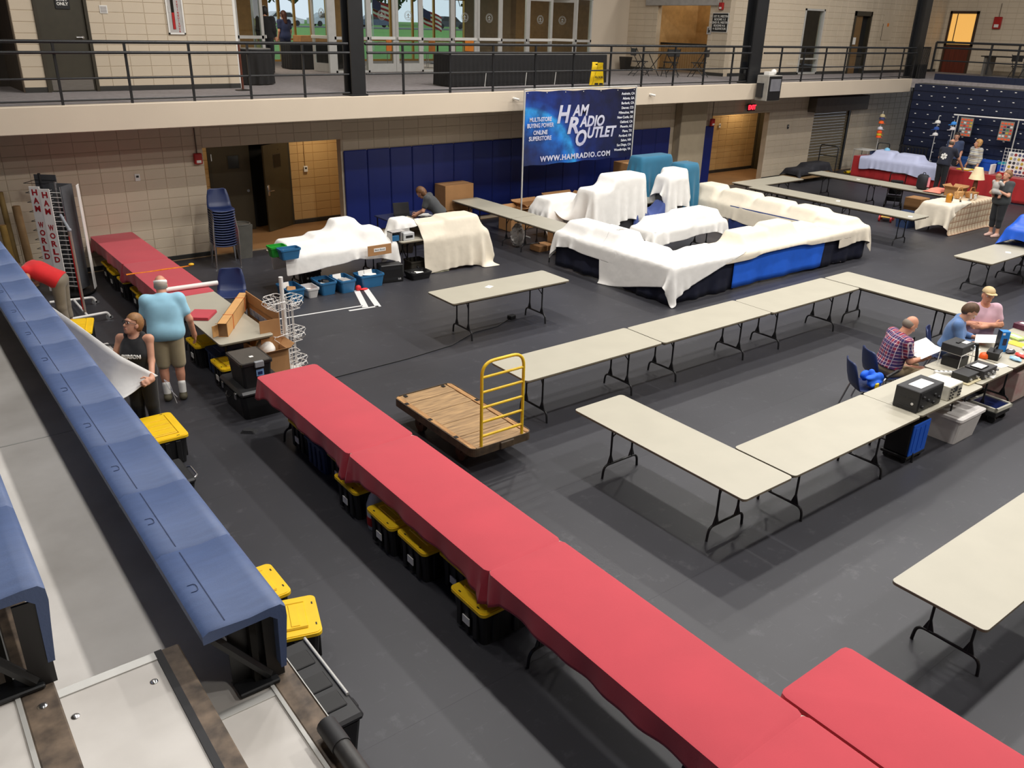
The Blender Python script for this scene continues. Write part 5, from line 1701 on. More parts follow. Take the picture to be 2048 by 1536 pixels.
lap = thing('laptop', 'open black laptop facing the camera beside the pads', 'laptop', (9.45, 16.25, .77), R(-10))
MB().cbox(-.19, -.13, 0, .19, .13, .02, .004).build('keyboard_base', M_black, lap)
MB().cbox(-.19, 0, 0, .19, .012, .27, .004, T(0, .12, .02, -12)).build('screen_lid', M_black, lap)
MB().box(-.175, -.002, .02, .175, .0, .255, T(0, .12, .02, -12)).build('screen', mat('screen_dark', (44, 44, 46), .25), lap)
pp_ = thing('paper_pile', 'loose white papers beside the laptop', 'papers', (9.9, 16.1, .771))
for i in range(5):
    MB().cbox(-.13, -.1, i * .004, .13, .1, i * .004 + .0035, .001, T(.03 * math.sin(i * 2), .02 * math.cos(i * 3), 0, 0, 0, i * 17)).build('sheet', M_paper, pp_)

# --- cartons around the banner
carton(11.35, 17.45, 12.2, 17.94, .62, 'big brown carton resting on another against the blue pads', z=.47)
carton(11.4, 17.43, 12.15, 17.96, .46, 'brown carton underneath the big one at the blue pads')
carton(12.6, 16.4, 13.15, 16.9, .5, 'open brown carton below the banner pole', flaps=True, z=0)
carton(13.2, 16.5, 14.0, 17.1, .55, 'brown carton in shade behind the covered table', flaps=True, z=.0)
carton(14.3, 16.4, 15.3, 17.2, .6, 'large dark brown carton under the banner', flaps=True)
carton(17.0, 16.7, 17.9, 17.4, 1.3, 'tall brown carton in shade right of the banner')
carton(12.25, 13.95, 12.6, 14.35, .42, 'square brown carton under the bare table by the covers')
carton(12.55, 14.4, 13.0, 14.9, .5, 'upright brown carton with black print under the bare table')
carton(11.95, 14.45, 12.4, 14.8, .13, 'flat low carton under the bare table', tape=False)
carton(18.3, 15.6, 18.8, 16.1, .42, 'small brown carton on the floor beside the teal covered stand')
pbg = thing('plastic_bag', 'clear plastic bag on a carton under the bare table', 'bag', (11.85, 15.15, 0))
_q = MB().ell((0, 0, .26), (.17, .15, .26), 14, 10)
_q.v = [Vector((v.x * (1 + .25 * math.sin(k * 1.9)), v.y * (1 + .25 * math.cos(k * 2.7)), max(0, v.z * (1 + .08 * math.sin(k * 3.3))))) for k, v in enumerate(_q.v)]
_q.build('bag', mat('bag_haze', (170, 166, 162), .35), pbg, 0)

# --- banner on its frame
bn_ = thing('vendor_banner', 'large blue vendor banner with earth picture and silver lettering on a pipe frame', 'banner', (12.65, 16.05, 0))
def banner_mat():
    m = bpy.data.materials.new('banner_print')
    m.use_nodes = True
    nt, bs = nodes_of(m)
    bs.inputs['Roughness'].default_value = .55
    tc = nt.nodes.new('ShaderNodeTexCoord')
    def ramp_from(val, stops):
        r = nt.nodes.new('ShaderNodeValToRGB')
        while len(r.color_ramp.elements) < len(stops):
            r.color_ramp.elements.new(.5)
        for e, (p, c) in zip(r.color_ramp.elements, stops):
            e.position = p
            e.color = lin(c)
        nt.links.new(val, r.inputs[0])
        return r.outputs[0]
    def dist(cx, cz):
        v = nt.nodes.new('ShaderNodeVectorMath')
        v.operation = 'DISTANCE'
        s = nt.nodes.new('ShaderNodeVectorMath')
        s.operation = 'MULTIPLY'
        s.inputs[1].default_value = (1, 0, 1)
        nt.links.new(tc.outputs['Object'], s.inputs[0])
        nt.links.new(s.outputs[0], v.inputs[0])
        v.inputs[1].default_value = (cx, 0, cz)
        return v.outputs['Value']
    d = dist(.05, 1.3)
    nz = nt.nodes.new('ShaderNodeTexNoise')
    nz.inputs['Scale'].default_value = 3.2
    nz.inputs['Detail'].default_value = 8
    nt.links.new(tc.outputs['Object'], nz.inputs['Vector'])
    mp = nt.nodes.new('ShaderNodeMapRange')
    mp.inputs['From Max'].default_value = 3.8
    nt.links.new(d, mp.inputs['Value'])
    planet = ramp_from(mp.outputs[0], [(.0, (8, 16, 46)), (.2, (10, 40, 104)), (.36, (20, 104, 196)), (.435, (44, 156, 228)), (.455, (22, 84, 176)), (.5, (12, 46, 128)), (.66, (8, 24, 82)), (1, (10, 14, 48))])
    mx = nt.nodes.new('ShaderNodeMix')
    mx.data_type = 'RGBA'
    mx.blend_type = 'MULTIPLY'
    mx.inputs[0].default_value = .75
    cl = ramp_from(nz.outputs['Fac'], [(.35, (90, 100, 130)), (.62, (255, 255, 255))])
    nt.links.new(planet, mx.inputs[6])
    nt.links.new(cl, mx.inputs[7])
    nt.links.new(mx.outputs[2], bs.inputs['Base Color'])
    return m
b = MB()
nx, nz = 36, 18
for i in range(nx + 1):
    for j in range(nz + 1):
        u, v = i / nx, j / nz
        b.v.append(Vector((.03 + u * 3.6, -.012 + .012 * math.sin(u * 5 + v * 3) * math.sin(v * 3.1) , 1.66 + v * 1.7 + .012 * math.sin(u * 26) * (1 if j in (0, nz) else 0))))
b.f = [(i * (nz + 1) + j, (i + 1) * (nz + 1) + j, (i + 1) * (nz + 1) + j + 1, i * (nz + 1) + j + 1) for i in range(nx) for j in range(nz)]
bo = b.build('banner_sheet', banner_mat(), bn_, 180)
M_ltr = mat('letter_silver', (208, 210, 222), .5, rgb2=(168, 168, 196), scale=2.2)
M_ltw = mat('letter_white', (232, 234, 240), .5)
def bt_(s, size, x, z, **k):
    return text(s, size, k.pop('m', M_ltr), bn_, (x, -.028, z), name='lettering', depth=.001, **k)
bt_('H', .6, 1.22, 2.82, bold=.02, shear=.22, fit=(.42, .42))
bt_('AM', .4, 1.76, 2.89, bold=.014, shear=.22, fit=(.54, .27))
bt_('R', .6, 1.54, 2.545, bold=.02, shear=.22, fit=(.38, .40))
bt_('ADIO', .4, 2.16, 2.62, bold=.014, shear=.22, fit=(.84, .27))
bt_('O', .6, 1.82, 2.23, bold=.02, shear=.22, fit=(.36, .40))
bt_('UTLET', .4, 2.52, 2.34, bold=.014, shear=.22, fit=(1.0, .27))
bt_('WWW.HAMRADIO.COM', .2, 1.68, 1.80, bold=.008, spacing=1.18, fit=(2.34, .135))
bt_('MULTI-STORE\nBUYING POWER', .15, .5, 2.66, bold=.004, fit=(.82, .24))
bt_('ONLINE\nSUPERSTORE', .15, .5, 2.36, bold=.004, fit=(.7, .24))
for i, s in enumerate(('Anaheim, CA', 'Atlanta, GA', 'Burbank, CA', 'Denver, CO', 'Milwaukee, WI', 'New Castle, DE', 'Oakland, CA', 'Phoenix, AZ', 'Plano, TX', 'Portland, OR', 'Salem, NH', 'San Diego, CA', 'Woodbridge, VA')):
    bt_(s, .085, 3.58, 3.24 - i * .115, align='RIGHT', m=M_ltw, bold=.001)
for x in (0, 3.66):
    MB().cyl((x, 0, 0), (x, 0, 3.42), .02, n=10).build('pole', M_alu, bn_, 40)
    MB().tube([(x - .02, -.4, .015), (x - .02, .4, .015)], .02, 8).build('foot', M_alu, bn_, 40)
MB().cyl((0, 0, 3.41), (3.66, 0, 3.41), .018, n=10).build('top_rail', M_alu, bn_, 40)
for i in range(7):
    MB().cyl((.08 + i * .58, -.02, 3.33), (.08 + i * .58, -.026, 3.33), .014, n=8).build('grommet', M_alu, bn_)

# --- vendor island: skirted tables under covers
IS = [(11.49, 10.02, 12.34, 13.4, .74), (11.49, 10.0, 18.1, 10.88, .74), (17.26, 10.0, 18.1, 15.0, .74)]
for i, (x, y, d, L) in enumerate(((11.58, 10.94, 'A', 2.438), (11.58, 10.12, 'B', 2.438), (14.04, 10.12, 'B', 2.438), (16.5, 10.12, 'B', 1.524), (17.28, 10.92, 'A', 2.438), (17.28, 13.38, 'A', 1.524), (13.3, 12.2, 'B', 2.438), (12.7, 15.05, 'B', 2.438), (15.2, 14.6, 'B', 1.524))):
    table(x, y, d, ['vendor island table under the leftmost white cover', 'vendor island table at the front corner under white cloth', 'vendor island table behind the royal blue drape', 'vendor island table at the front right corner', 'vendor island table under the long cream cover', 'vendor island table whose bare end points at the corridor', 'table inside the vendor island under the white cover', 'table behind the island under the low white cover', 'table behind the island between the tall covered stands'][i], L, 'cloth covered tables')
B1 = [(11.7, 12.5, 12.25, 13.25, .98), (11.75, 11.6, 12.2, 12.4, 1.0), (11.8, 10.7, 12.2, 11.4, .86)]
B2 = [(12.6, 10.4, 13.3, 10.8, .8), (13.9, 10.4, 14.7, 10.85, .98), (14.9, 10.4, 15.6, 10.8, 1.05), (15.9, 10.4, 16.5, 10.8, .9)]
B3 = [(17.4, 14.0, 17.95, 14.6, 1.06), (17.45, 12.9, 17.95, 13.8, 1.02), (17.4, 11.9, 17.95, 12.7, .98), (17.4, 11.0, 17.95, 11.7, .98), (17.3, 10.25, 17.95, 10.9, .9)]
B4 = [(13.6, 12.3, 14.4, 12.9, .92), (14.5, 12.3, 15.5, 12.9, .98)]
B5 = [(12.8, 15.1, 13.9, 15.7, .98)]
B6 = [(13.35, 14.2, 13.95, 14.8, 1.28), (14.0, 14.2, 15.0, 14.8, 1.55)]
B7 = [(15.75, 14.1, 16.4, 14.6, 1.42), (16.05, 14.2, 16.5, 14.7, 1.55)]
for i, (bb, lab) in enumerate(((B6, 'dark display cabinet showing below the tall white cover'), (B7, 'dark display stand showing below the narrow white cover'))):
    goods([(*q[:4], 0, q[4]) for q in bb], lab)
G2 = 'white covers of the vendor island'
cover('dust_cover', 'white sheet over the left wing of the vendor island', M_sheet, dict(x0=11.2, y0=11.5, x1=12.8, y1=13.72, boxes=IS + B1, start_z=1.05, seed=4), group=G2)
cover('dust_cover', 'white sheet whose pointed corner hangs at the island front', M_sheet, dict(x0=11.02, y0=9.72, x1=13.4, y1=12.1, boxes=IS + B1 + B2, start_z=1.06, seed=5, rot=R(13)), group=G2)
cover('dust_cover', 'cream sheet over the island front above the royal blue drape', M_cream, dict(x0=13.0, y0=9.87, x1=17.4, y1=11.15, boxes=IS + B2, start_z=1.1, seed=6), group=G2)
cover('dust_cover', 'long cream sheet over the right wing of the island', M_cream, dict(x0=16.85, y0=9.72, x1=18.4, y1=14.75, boxes=IS + B3, start_z=1.1, seed=7), group=G2)
cover('dust_cover', 'white sheet over the table inside the island', M_sheet, dict(x0=13.1, y0=11.9, x1=15.95, y1=13.3, boxes=[(13.3, 12.2, 15.74, 12.96, .74)] + B4, start_z=1.05, seed=8), group=G2)
cover('dust_cover', 'low white sheet at the back left of the island', M_sheet, dict(x0=12.45, y0=14.6, x1=14.3, y1=16.0, boxes=[(12.7, 15.05, 15.14, 15.81, .74)] + B5, start_z=1.05, seed=9), group=G2)
cover('dust_cover', 'tall white sheet over the stepped display under the banner', M_sheet, dict(x0=12.75, y0=13.4, x1=15.5, y1=15.5, boxes=B6 + [(12.7, 15.05, 15.14, 15.81, .74)], start_z=1.6, seed=10, steps=120), group=G2)
cover('dust_cover', 'narrow white sheet over the stand beside the teal covers', M_sheet, dict(x0=15.4, y0=13.5, x1=16.85, y1=15.2, boxes=B7, start_z=1.6, seed=11, steps=120), group=G2)
cover('dust_cover', 'slate blue cloth slung between the two tall white covers', M_slate, dict(x0=14.6, y0=13.6, x1=16.0, y1=14.5, boxes=[(14.0, 14.22, 15.02, 14.8, 1.1), (15.72, 14.1, 16.4, 14.6, .8)], start_z=1.2, seed=12), group=None)
goods([(16.6, 14.4, 17.15, 14.9, 0, 1.62), (15.95, 15.3, 17.1, 15.75, 0, 1.72)], 'dark display stand showing below the teal covers')
cover('dust_cover', 'teal cloth over the front stand right of the white cover', M_teal, dict(x0=16.35, y0=13.5, x1=17.4, y1=15.3, boxes=[(16.6, 14.4, 17.15, 14.9, 1.62)], start_z=1.66, seed=13, steps=120), group='teal covers')
cover('dust_cover', 'teal cloth over the rear stand below the banner corner', M_teal, dict(x0=15.5, y0=14.55, x1=17.5, y1=16.35, boxes=[(15.95, 15.3, 17.1, 15.75, 1.72)], start_z=1.76, seed=14, steps=120), group='teal covers')
# table skirts of the island
def wall_skirt(pts, z0, z1, m, label, wave=.025, freq=9, name='table_skirt'):
    b = MB()
    P = [Vector((*p, 0)) for p in pts]
    base = P[0]
    rows = 6
    cols = []
    s = 0
    for a, c in zip(P, P[1:]):
        n = max(2, int((c - a).length / .05))
        d = (c - a).normalized()
        nr = Vector((d.y, -d.x, 0))
        for i in range(n + (1 if c == P[-1] else 0)):
            cols.append((a.lerp(c, i / n) - base, nr, s + (c - a).length * i / n))
        s += (c - a).length
    for (p, nr, ss) in cols:
        for r in range(rows + 1):
            t = r / rows
            off = wave * t * (math.sin(ss * freq) + .5 * math.sin(ss * freq * 2.3 + 1)) + .012
            b.v.append(p + nr * off + Vector((0, 0, z1 + (z0 - z1) * t)))
    k = rows + 1
    b.f = [(i * k + r, i * k + r + 1, (i + 1) * k + r + 1, (i + 1) * k + r) for i in range(len(cols) - 1) for r in range(rows)]
    o = b.build(name, m, None, 180, tuple(base))
    o.modifiers.new('thick', 'SOLIDIFY').thickness = .004
    return tag(o, label, 'table skirt', None)
wall_skirt([(11.55, 13.38), (11.55, 10.85)], .03, .73, M_navycloth, 'navy skirt along the left wing of the island')
wall_skirt([(11.52, 10.9), (11.52, 10.06), (13.4, 10.06)], .01, .73, M_navycloth, 'navy skirt round the front corner of the island', .03)
wall_skirt([(13.32, 10.05), (16.4, 10.05)], .05, .73, M_royal, 'royal blue drape on the island front', .02, 5)
wall_skirt([(16.36, 10.06), (18.07, 10.06), (18.07, 13.0)], .03, .73, M_navycloth, 'navy skirt round the right corner of the island')
wall_skirt([(17.25, 13.35), (17.25, 10.95)], .03, .73, mat('inner_navy', (26, 44, 98), .8), 'blue skirt on the inside of the right wing', .012)
# ================================================================== PEOPLE (one smooth body surface from blended limbs)
def _el(c, r, ax=None):
    return ('e', np.array(c, float), np.array(r, float), np.array(ax, float) if ax is not None else np.eye(3))
def _rc(a, b, ra, rb):
    return ('c', np.array(a, float), np.array(b, float), ra, rb)

def sdf_mesh(prims, vox, k=.03, cut=None):
    los, his = [], []
    for p in prims:
        if p[0] == 'c':
            r = max(p[3], p[4])
            los.append(np.minimum(p[1], p[2]) - r)
            his.append(np.maximum(p[1], p[2]) + r)
        else:
            r = p[2].max()
            los.append(p[1] - r)
            his.append(p[1] + r)
    lo = np.min(los, 0) - .03 - vox * 2
    hi = np.max(his, 0) + .03 + vox * 2
    n = np.ceil((hi - lo) / vox).astype(int) + 1
    F = np.full(n, .12, np.float32)
    axs = [(lo[i] + vox * np.arange(n[i])).astype(np.float32) for i in range(3)]
    mar = .07
    for p, l, h in zip(prims, los, his):
        i0 = np.maximum(((l - mar - lo) / vox).astype(int), 0)
        i1 = np.minimum(((h + mar - lo) / vox).astype(int) + 2, n)
        sl = tuple(slice(a, b) for a, b in zip(i0, i1))
        X, Y, Z = np.meshgrid(axs[0][sl[0]], axs[1][sl[1]], axs[2][sl[2]], indexing='ij')
        if p[0] == 'c':
            d = p[2] - p[1]
            L2 = max(float(d @ d), 1e-9)
            px, py, pz = X - p[1][0], Y - p[1][1], Z - p[1][2]
            t = np.clip((px * d[0] + py * d[1] + pz * d[2]) / L2, 0, 1)
            D = np.sqrt((px - t * d[0]) ** 2 + (py - t * d[1]) ** 2 + (pz - t * d[2]) ** 2) - (p[3] + (p[4] - p[3]) * t)
        else:
            px, py, pz = X - p[1][0], Y - p[1][1], Z - p[1][2]
            A = p[3]
            q = [(px * A[i][0] + py * A[i][1] + pz * A[i][2]) for i in range(3)]
            k0 = np.sqrt(sum((q[i] / p[2][i]) ** 2 for i in range(3)))
            k1 = np.sqrt(sum((q[i] / p[2][i] ** 2) ** 2 for i in range(3))) + 1e-6
            D = k0 * (k0 - 1) / k1
        G = F[sl]
        kk = min(k, (min(p[3], p[4]) if p[0] == 'c' else p[2].min()) * .8)
        hh = np.maximum(kk - np.abs(G - D), 0) / kk
        F[sl] = np.minimum(G, D) - hh * hh * kk * .25
    if cut is not None:
        X, Y, Z = np.meshgrid(*axs, indexing='ij')
        F = np.maximum(F, cut(X, Y, Z))
    # surface nets
    s = F < 0
    c = np.zeros(tuple(m - 1 for m in n), np.int8)
    for dx in (0, 1):
        for dy in (0, 1):
            for dz in (0, 1):
                c += s[dx:n[0] - 1 + dx, dy:n[1] - 1 + dy, dz:n[2] - 1 + dz]
    act = (c > 0) & (c < 8)
    ids = np.full(act.shape, -1, np.int64)
    I = np.argwhere(act)
    ids[act] = np.arange(len(I))
    acc = np.zeros((len(I), 3))
    cnt = np.zeros(len(I))
    corners = [(0, 0, 0), (1, 0, 0), (0, 1, 0), (1, 1, 0), (0, 0, 1), (1, 0, 1), (0, 1, 1), (1, 1, 1)]
    val = {q: F[I[:, 0] + q[0], I[:, 1] + q[1], I[:, 2] + q[2]] for q in corners}
    for a in corners:
        for ax in range(3):
            if a[ax] == 0:
                b = list(a)
                b[ax] = 1
                b = tuple(b)
                va, vb = val[a], val[b]
                m = (va < 0) != (vb < 0)
                t = np.where(m, va / np.where(m, va - vb, 1), 0)
                pt = np.array(a)[None, :] + t[:, None] * (np.array(b) - np.array(a))[None, :]
                acc[m] += pt[m]
                cnt[m] += 1
    V = lo + vox * (I + acc / np.maximum(cnt, 1)[:, None])
    faces = []
    for ax in range(3):
        o1, o2 = [(1, 2), (2, 0), (0, 1)][ax]
        sa = [slice(None)] * 3
        sb = [slice(None)] * 3
        sa[ax] = slice(0, -1)
        sb[ax] = slice(1, None)
        ch = s[tuple(sa)] != s[tuple(sb)]
        E = np.argwhere(ch)
        ok = (E[:, o1] > 0) & (E[:, o2] > 0) & (E[:, o1] < n[o1] - 1) & (E[:, o2] < n[o2] - 1)
        E = E[ok]
        if not len(E): continue
        e1 = np.zeros(3, int)
        e1[o1] = 1
        e2 = np.zeros(3, int)
        e2[o2] = 1
        q = [ids[tuple((E - d).T)] for d in (e1 + e2, e2, 0 * e1, e1)]
        Q = np.stack(q, 1)
        flip = s[tuple(E.T)]
        Q[~flip] = Q[~flip][:, ::-1]
        faces.append(Q)
    return V, np.concatenate(faces) if faces else np.zeros((0, 4), int)

def sdf_obj(name, prims, m, parent, vox=.012, k=.03, cut=None, smooth_it=2):
    V, Fc = sdf_mesh(prims, vox, k, cut)
    Fc = Fc[(Fc >= 0).all(1)]
    me = bpy.data.meshes.new(name)
    me.vertices.add(len(V))
    me.vertices.foreach_set('co', V.astype(np.float32).ravel())
    me.loops.add(len(Fc) * 4)
    me.loops.foreach_set('vertex_index', Fc.astype(np.int32).ravel())
    me.polygons.add(len(Fc))
    me.polygons.foreach_set('loop_start', np.arange(0, len(Fc) * 4, 4, dtype=np.int32))
    me.update(calc_edges=True)
    me.validate()
    me.polygons.foreach_set('use_smooth', [True] * len(me.polygons))
    me.materials.append(m)
    return link(name, me, parent)

M_skin = mat('skin', (204, 150, 122), .55, var=.05, scale=20)
M_skin2 = mat('skin_ruddy', (206, 146, 118), .55, var=.06, scale=20)
M_eyew = mat('eye_white', (230, 228, 222), .3)
M_lip = mat('lip', (170, 92, 84), .5)

def vn(v):
    v = np.array(v, float)
    return v / (np.linalg.norm(v) + 1e-9)

def person(label, loc, rz, J, shirt=None, pants=None, shoes=None, hair=None, vox=.011, skin=None, fat=0.0, female=False, sleeve='short', pant='long', name='person', scale=1.0, hands=None, face=(0, 1, 0), headup=(0, 0, 1), tank=False, hem=None, socks=None, hairstyle='short'):
    """J: joints in the local frame (person faces +Y, right hand +X): pel, che, nek, hed, shR shL elR elL wrR wrL hiR hiL knR knL anR anL"""
    p = thing(name, label, 'person', loc, rz)
    p.scale = (scale,) * 3
    skin = skin or M_skin
    J = {k: np.array(v, float) for k, v in J.items()}
    spine = vn(J['che'] - J['pel'])
    lat = vn(J['shR'] - J['shL'])
    fwd = vn(np.cross(spine, lat)) * -1
    fwd = vn(np.cross(spine, lat))
    if fwd @ np.array([0, 1, .0]) < -.5: fwd = -fwd
    w = .86 if female else 1.0
    A = np.stack([lat, fwd, spine])
    def torso(g=0):
        pr = []
        mid = (J['pel'] + J['che']) / 2
        pr.append(_el(J['pel'] + spine * .02, ((.165 if not female else .175) + g + fat * .5, .115 + g + fat * .7, .13 + g), A))
        pr.append(_el(mid + fwd * fat * .5, (.145 * (1 if not female else .88) + g + fat, .105 + g + fat, .2 + g), A))
        for sgn in (-1, 1):
            pr.append(_rc(J['pel'] + lat * sgn * (.075 + fat * .3), J['che'] + lat * sgn * (.085 * w + fat * .2), .1 * w + g + fat * .5, .1 * w + g + fat * .3))
        pr.append(_el(J['che'] - spine * .04, (.165 * w + g + fat * .5, .112 + g + fat * .5, .17 + g), A))
        if female:
            for sgn in (-1, 1):
                pr.append(_el(J['che'] + fwd * .085 + lat * sgn * .075 - spine * .06, (.065 + g, .06 + g, .06 + g), A))
        pr.append(_rc(J['shL'], J['shR'], .06 * w + g, .06 * w + g))
        pr.append(_rc(J['che'] + spine * .08, J['nek'], .085 * w + g * .6, .055 + g * .3))
        return pr
    def arm(sd, g=0, frac=1.0, upto=None):
        sh, el, wr = J['sh' + sd], J['el' + sd], J['wr' + sd]
        pr = []
        if frac <= 1.0:
            pr.append(_rc(sh, sh + (el - sh) * frac, .056 * w + g, (.044 + .008 * (1 - frac)) * w + g * 1.15))
        else:
            pr.append(_rc(sh, el, .056 * w + g, .044 * w + g))
            f2 = frac - 1
            pr.append(_rc(el, el + (wr - el) * f2, .043 * w + g, .034 * w + g))
        return pr
    def leg(sd, g=0, frac=2.0):
        hi, kn, an = J['hi' + sd], J['kn' + sd], J['an' + sd]
        pr = []
        f1 = min(frac, 1.0)
        pr.append(_rc(hi, hi + (kn - hi) * f1, .088 + g + fat * .3, .09 - .03 * f1 + g * (1.3 if frac < 1.2 else 1) + fat * .15))
        if frac > 1:
            f2 = frac - 1
            pr.append(_rc(kn, kn + (an - kn) * f2, .058 + g, .058 - .02 * f2 + g * 1.2))
            if g == 0:
                c = kn + (an - kn) * .3
                pr.append(_el(c, (.052, .058, .11)))
        return pr
    # ---- body
    body = torso() + arm('R', 0, 2.0) + arm('L', 0, 2.0) + leg('R') + leg('L')
    hd = J['hed']
    f = vn(face)
    u = vn(np.array(headup, float) - f * (np.array(headup, float) @ f))
    r = vn(np.cross(f, u))
    H = np.stack([r, f, u])
    P = lambda a, b, c: hd + r * a + f * b + u * c
    body += [_rc(J['nek'], P(0, -.02, -.05), .052 * w, .05 * w), _el(P(0, -.01, .03), (.074, .092, .1), H), _el(P(0, .02, -.05), (.056, .068, .075), H), _el(P(0, .055, -.095), (.03, .03, .025), H),
             _rc(P(0, .082, .01), P(0, .104, -.03), .01, .015), _el(P(.076, -.005, -.01), (.012, .024, .034), H), _el(P(-.076, -.005, -.01), (.012, .024, .034), H), _el(P(0, .075, .035), (.05, .018, .014), H), _el(P(0, .08, -.07), (.026, .016, .014), H)]
    # hands: palm, four fingers and thumb
    for sd in 'RL':
        wr, el = J['wr' + sd], J['el' + sd]
        d = vn(wr - el)
        hs = (hands or {}).get(sd, {})
        d = vn(hs.get('dir', d))
        palm = vn(hs.get('palm', (-1 if sd == 'R' else 1, 0, 0)))
        palm = vn(palm - d * (palm @ d))
        side = np.cross(d, palm)
        tside = vn(hs.get('thumb', (0, 1, 0)))
        if side @ tside < 0: side = -side
        curl = hs.get('curl', .5)
        body.append(_rc(wr, wr + d * .03, .03, .034))
        body.append(_el(wr + d * .06, (.016, .04, .046), np.stack([palm, side, d])))
        for i, (o, ln) in enumerate(((.03, .075), (.01, .085), (-.01, .08), (-.03, .062))):
            b0 = wr + d * .095 + side * o
            d1 = vn(d * math.cos(curl * .7) + palm * math.sin(curl * .7))
            d2 = vn(d * math.cos(curl * 1.9) + palm * math.sin(curl * 1.9))
            b1 = b0 + d1 * ln * .5
            body += [_rc(b0 - d * .02, b1, .0105, .0095), _rc(b1, b1 + d2 * ln * .5, .0095, .008)]
        t0 = wr + d * .035 + side * .03
        t1 = t0 + vn(d * .6 + side * .7 + palm * .35) * .05
        body += [_rc(t0, t1, .014, .011), _rc(t1, t1 + vn(d * .85 + side * .1 + palm * .5) * .035, .011, .0095)]
    # feet
    for sd in 'RL':
        an = J['an' + sd]
        td = vn(J.get('toe' + sd, an + np.array([0, .2, -.07])) - an)
        td = vn(td * np.array([1, 1, 0]) + 1e-6)
        body += [_rc(an, an + np.array([0, 0, -.05]), .04, .036), _rc(an + np.array([0, 0, -.05]) - td * .03, an + td * .15 + np.array([0, 0, -.06]), .034, .03)]
    sdf_obj('body', body, skin, p, vox, .035)
    # ---- face details
    for sg in (-1, 1):
        e = MB().ell((0, 0, 0), (.0125, .0125, .0125), 8, 6)
        for i, v in enumerate(e.v):
            e.v[i] = Vector(P(sg * .03, .076, .012)) + v
        eo = e.build('eye', M_eyew, p, 60)
        e2 = MB().ell(tuple(P(sg * .03, .084, .012)), (.0062, .0062, .0062), 8, 6)
        e2.build('iris', mat('iris_dark', (40, 30, 24), .2), eo, 60)
    mo = MB()
    mo.tube([Vector(P(-.024, .084, -.066)), Vector(P(0, .093, -.063)), Vector(P(.024, .084, -.066))], .005, 6)
    mo.build('mouth', M_lip, p, 60)
    if hair:
        pr = []
        if hairstyle == 'bald':
            pr = [_el(P(0, -.03, .0), (.083, .088, .075), H)]
            fq = P(0, -.005, 0)
            cf = lambda X, Y, Z: np.maximum((X - P(0, 0, .045)[0]) * u[0] + (Y - P(0, 0, .045)[1]) * u[1] + (Z - P(0, 0, .045)[2]) * u[2], (X - fq[0]) * f[0] + (Y - fq[1]) * f[1] + (Z - fq[2]) * f[2])
        else:
            pr = [_el(P(0, -.022, .045), (.086, .1, .098), H), _el(P(0, -.055, .0), (.084, .075, .09), H)]
            if hairstyle == 'bob': pr += [_el(P(.05, -.045, -.03), (.04, .06, .09), H), _el(P(-.05, -.045, -.03), (.04, .06, .09), H)]
            if hairstyle == 'long': pr += [_rc(P(0, -.07, .02), P(0, -.1, -.22), .08, .06)]
            if hairstyle == 'bun': pr += [_el(P(0, -.13, .02), (.045, .045, .045), H)]
            if hairstyle == 'pony': pr += [_rc(P(0, -.1, -.03), P(.02, -.13, -.14), .035, .022)]
            if hairstyle == 'curly': pr += [_el(P(.06, -.03, -.01), (.05, .07, .09), H), _el(P(-.06, -.03, -.01), (.05, .07, .09), H), _el(P(0, -.03, .07), (.1, .1, .08), H)]
            fl = .05 if hairstyle != 'short' else .06
            fp = P(0, .052, .0)
            def cf(X, Y, Z):
                a = (X - fp[0]) * f[0] + (Y - fp[1]) * f[1] + (Z - fp[2]) * f[2]
                b = (X - P(0, 0, fl)[0]) * u[0] + (Y - P(0, 0, fl)[1]) * u[1] + (Z - P(0, 0, fl)[2]) * u[2]
                ear = (X - P(0, .012, 0)[0]) * f[0] + (Y - P(0, .012, 0)[1]) * f[1] + (Z - P(0, .012, 0)[2]) * f[2]
                return np.minimum(ear, -b)
        sdf_obj('hair', pr, hair, p, max(vox * .8, .008), .03, cf)
    # ---- clothing
    gv = max(vox, .011)
    if pants:
        fr = {'long': 1.97, 'short': .92, 'capri': 1.5}[pant]
        pr = leg('R', .018, fr) + leg('L', .018, fr) + [_el(J['pel'], (.175 + .012 + fat * .6, .13 + fat * .8, .12), A)]
        wz = J['pel'] + spine * .09
        kf = [J['hi' + q] + (J['kn' + q] - J['hi' + q]) * min(fr, 1) if fr <= 1 else J['kn' + q] + (J['an' + q] - J['kn' + q]) * (fr - 1) for q in 'RL']
        def cutp(X, Y, Z):
            a = (X - wz[0]) * spine[0] + (Y - wz[1]) * spine[1] + (Z - wz[2]) * spine[2]
            return a
        sdf_obj('trousers' if pant == 'long' else 'shorts', pr, pants, p, gv, .03, cutp)
    if shirt:
        fr = {'short': .62, 'long': 1.9, 'none': 0, '34': 1.55}[sleeve]
        g = .016
        pr = torso(g)[:-1]
        if tank:
            pr = [q for q in pr if not (q[0] == 'c' and q[3] == .06 * w + g)]
            for sgn, shn in ((1, 'shR'), (-1, 'shL')):
                tp = J[shn] * .5 + J['nek'] * .5 + spine * .012
                for fb_ in (.075, -.06):
                    pr.append(_rc(J['che'] + lat * sgn * .075 + fwd * fb_, tp, .055, .04))
        else:
            pr += [_rc(J['che'] + spine * .08, J['nek'] - spine * .02, .09 * w, .062)]
        if fr:
            pr += arm('R', .018, fr) + arm('L', .018, fr)
        hm = J['pel'] - spine * (hem if hem is not None else .06)
        pr.append(_el(J['pel'] - spine * .02, (.19 + fat * .6, .135 + fat * .8, .14), A))
        nk = J['nek'] + fwd * .035 + spine * .02
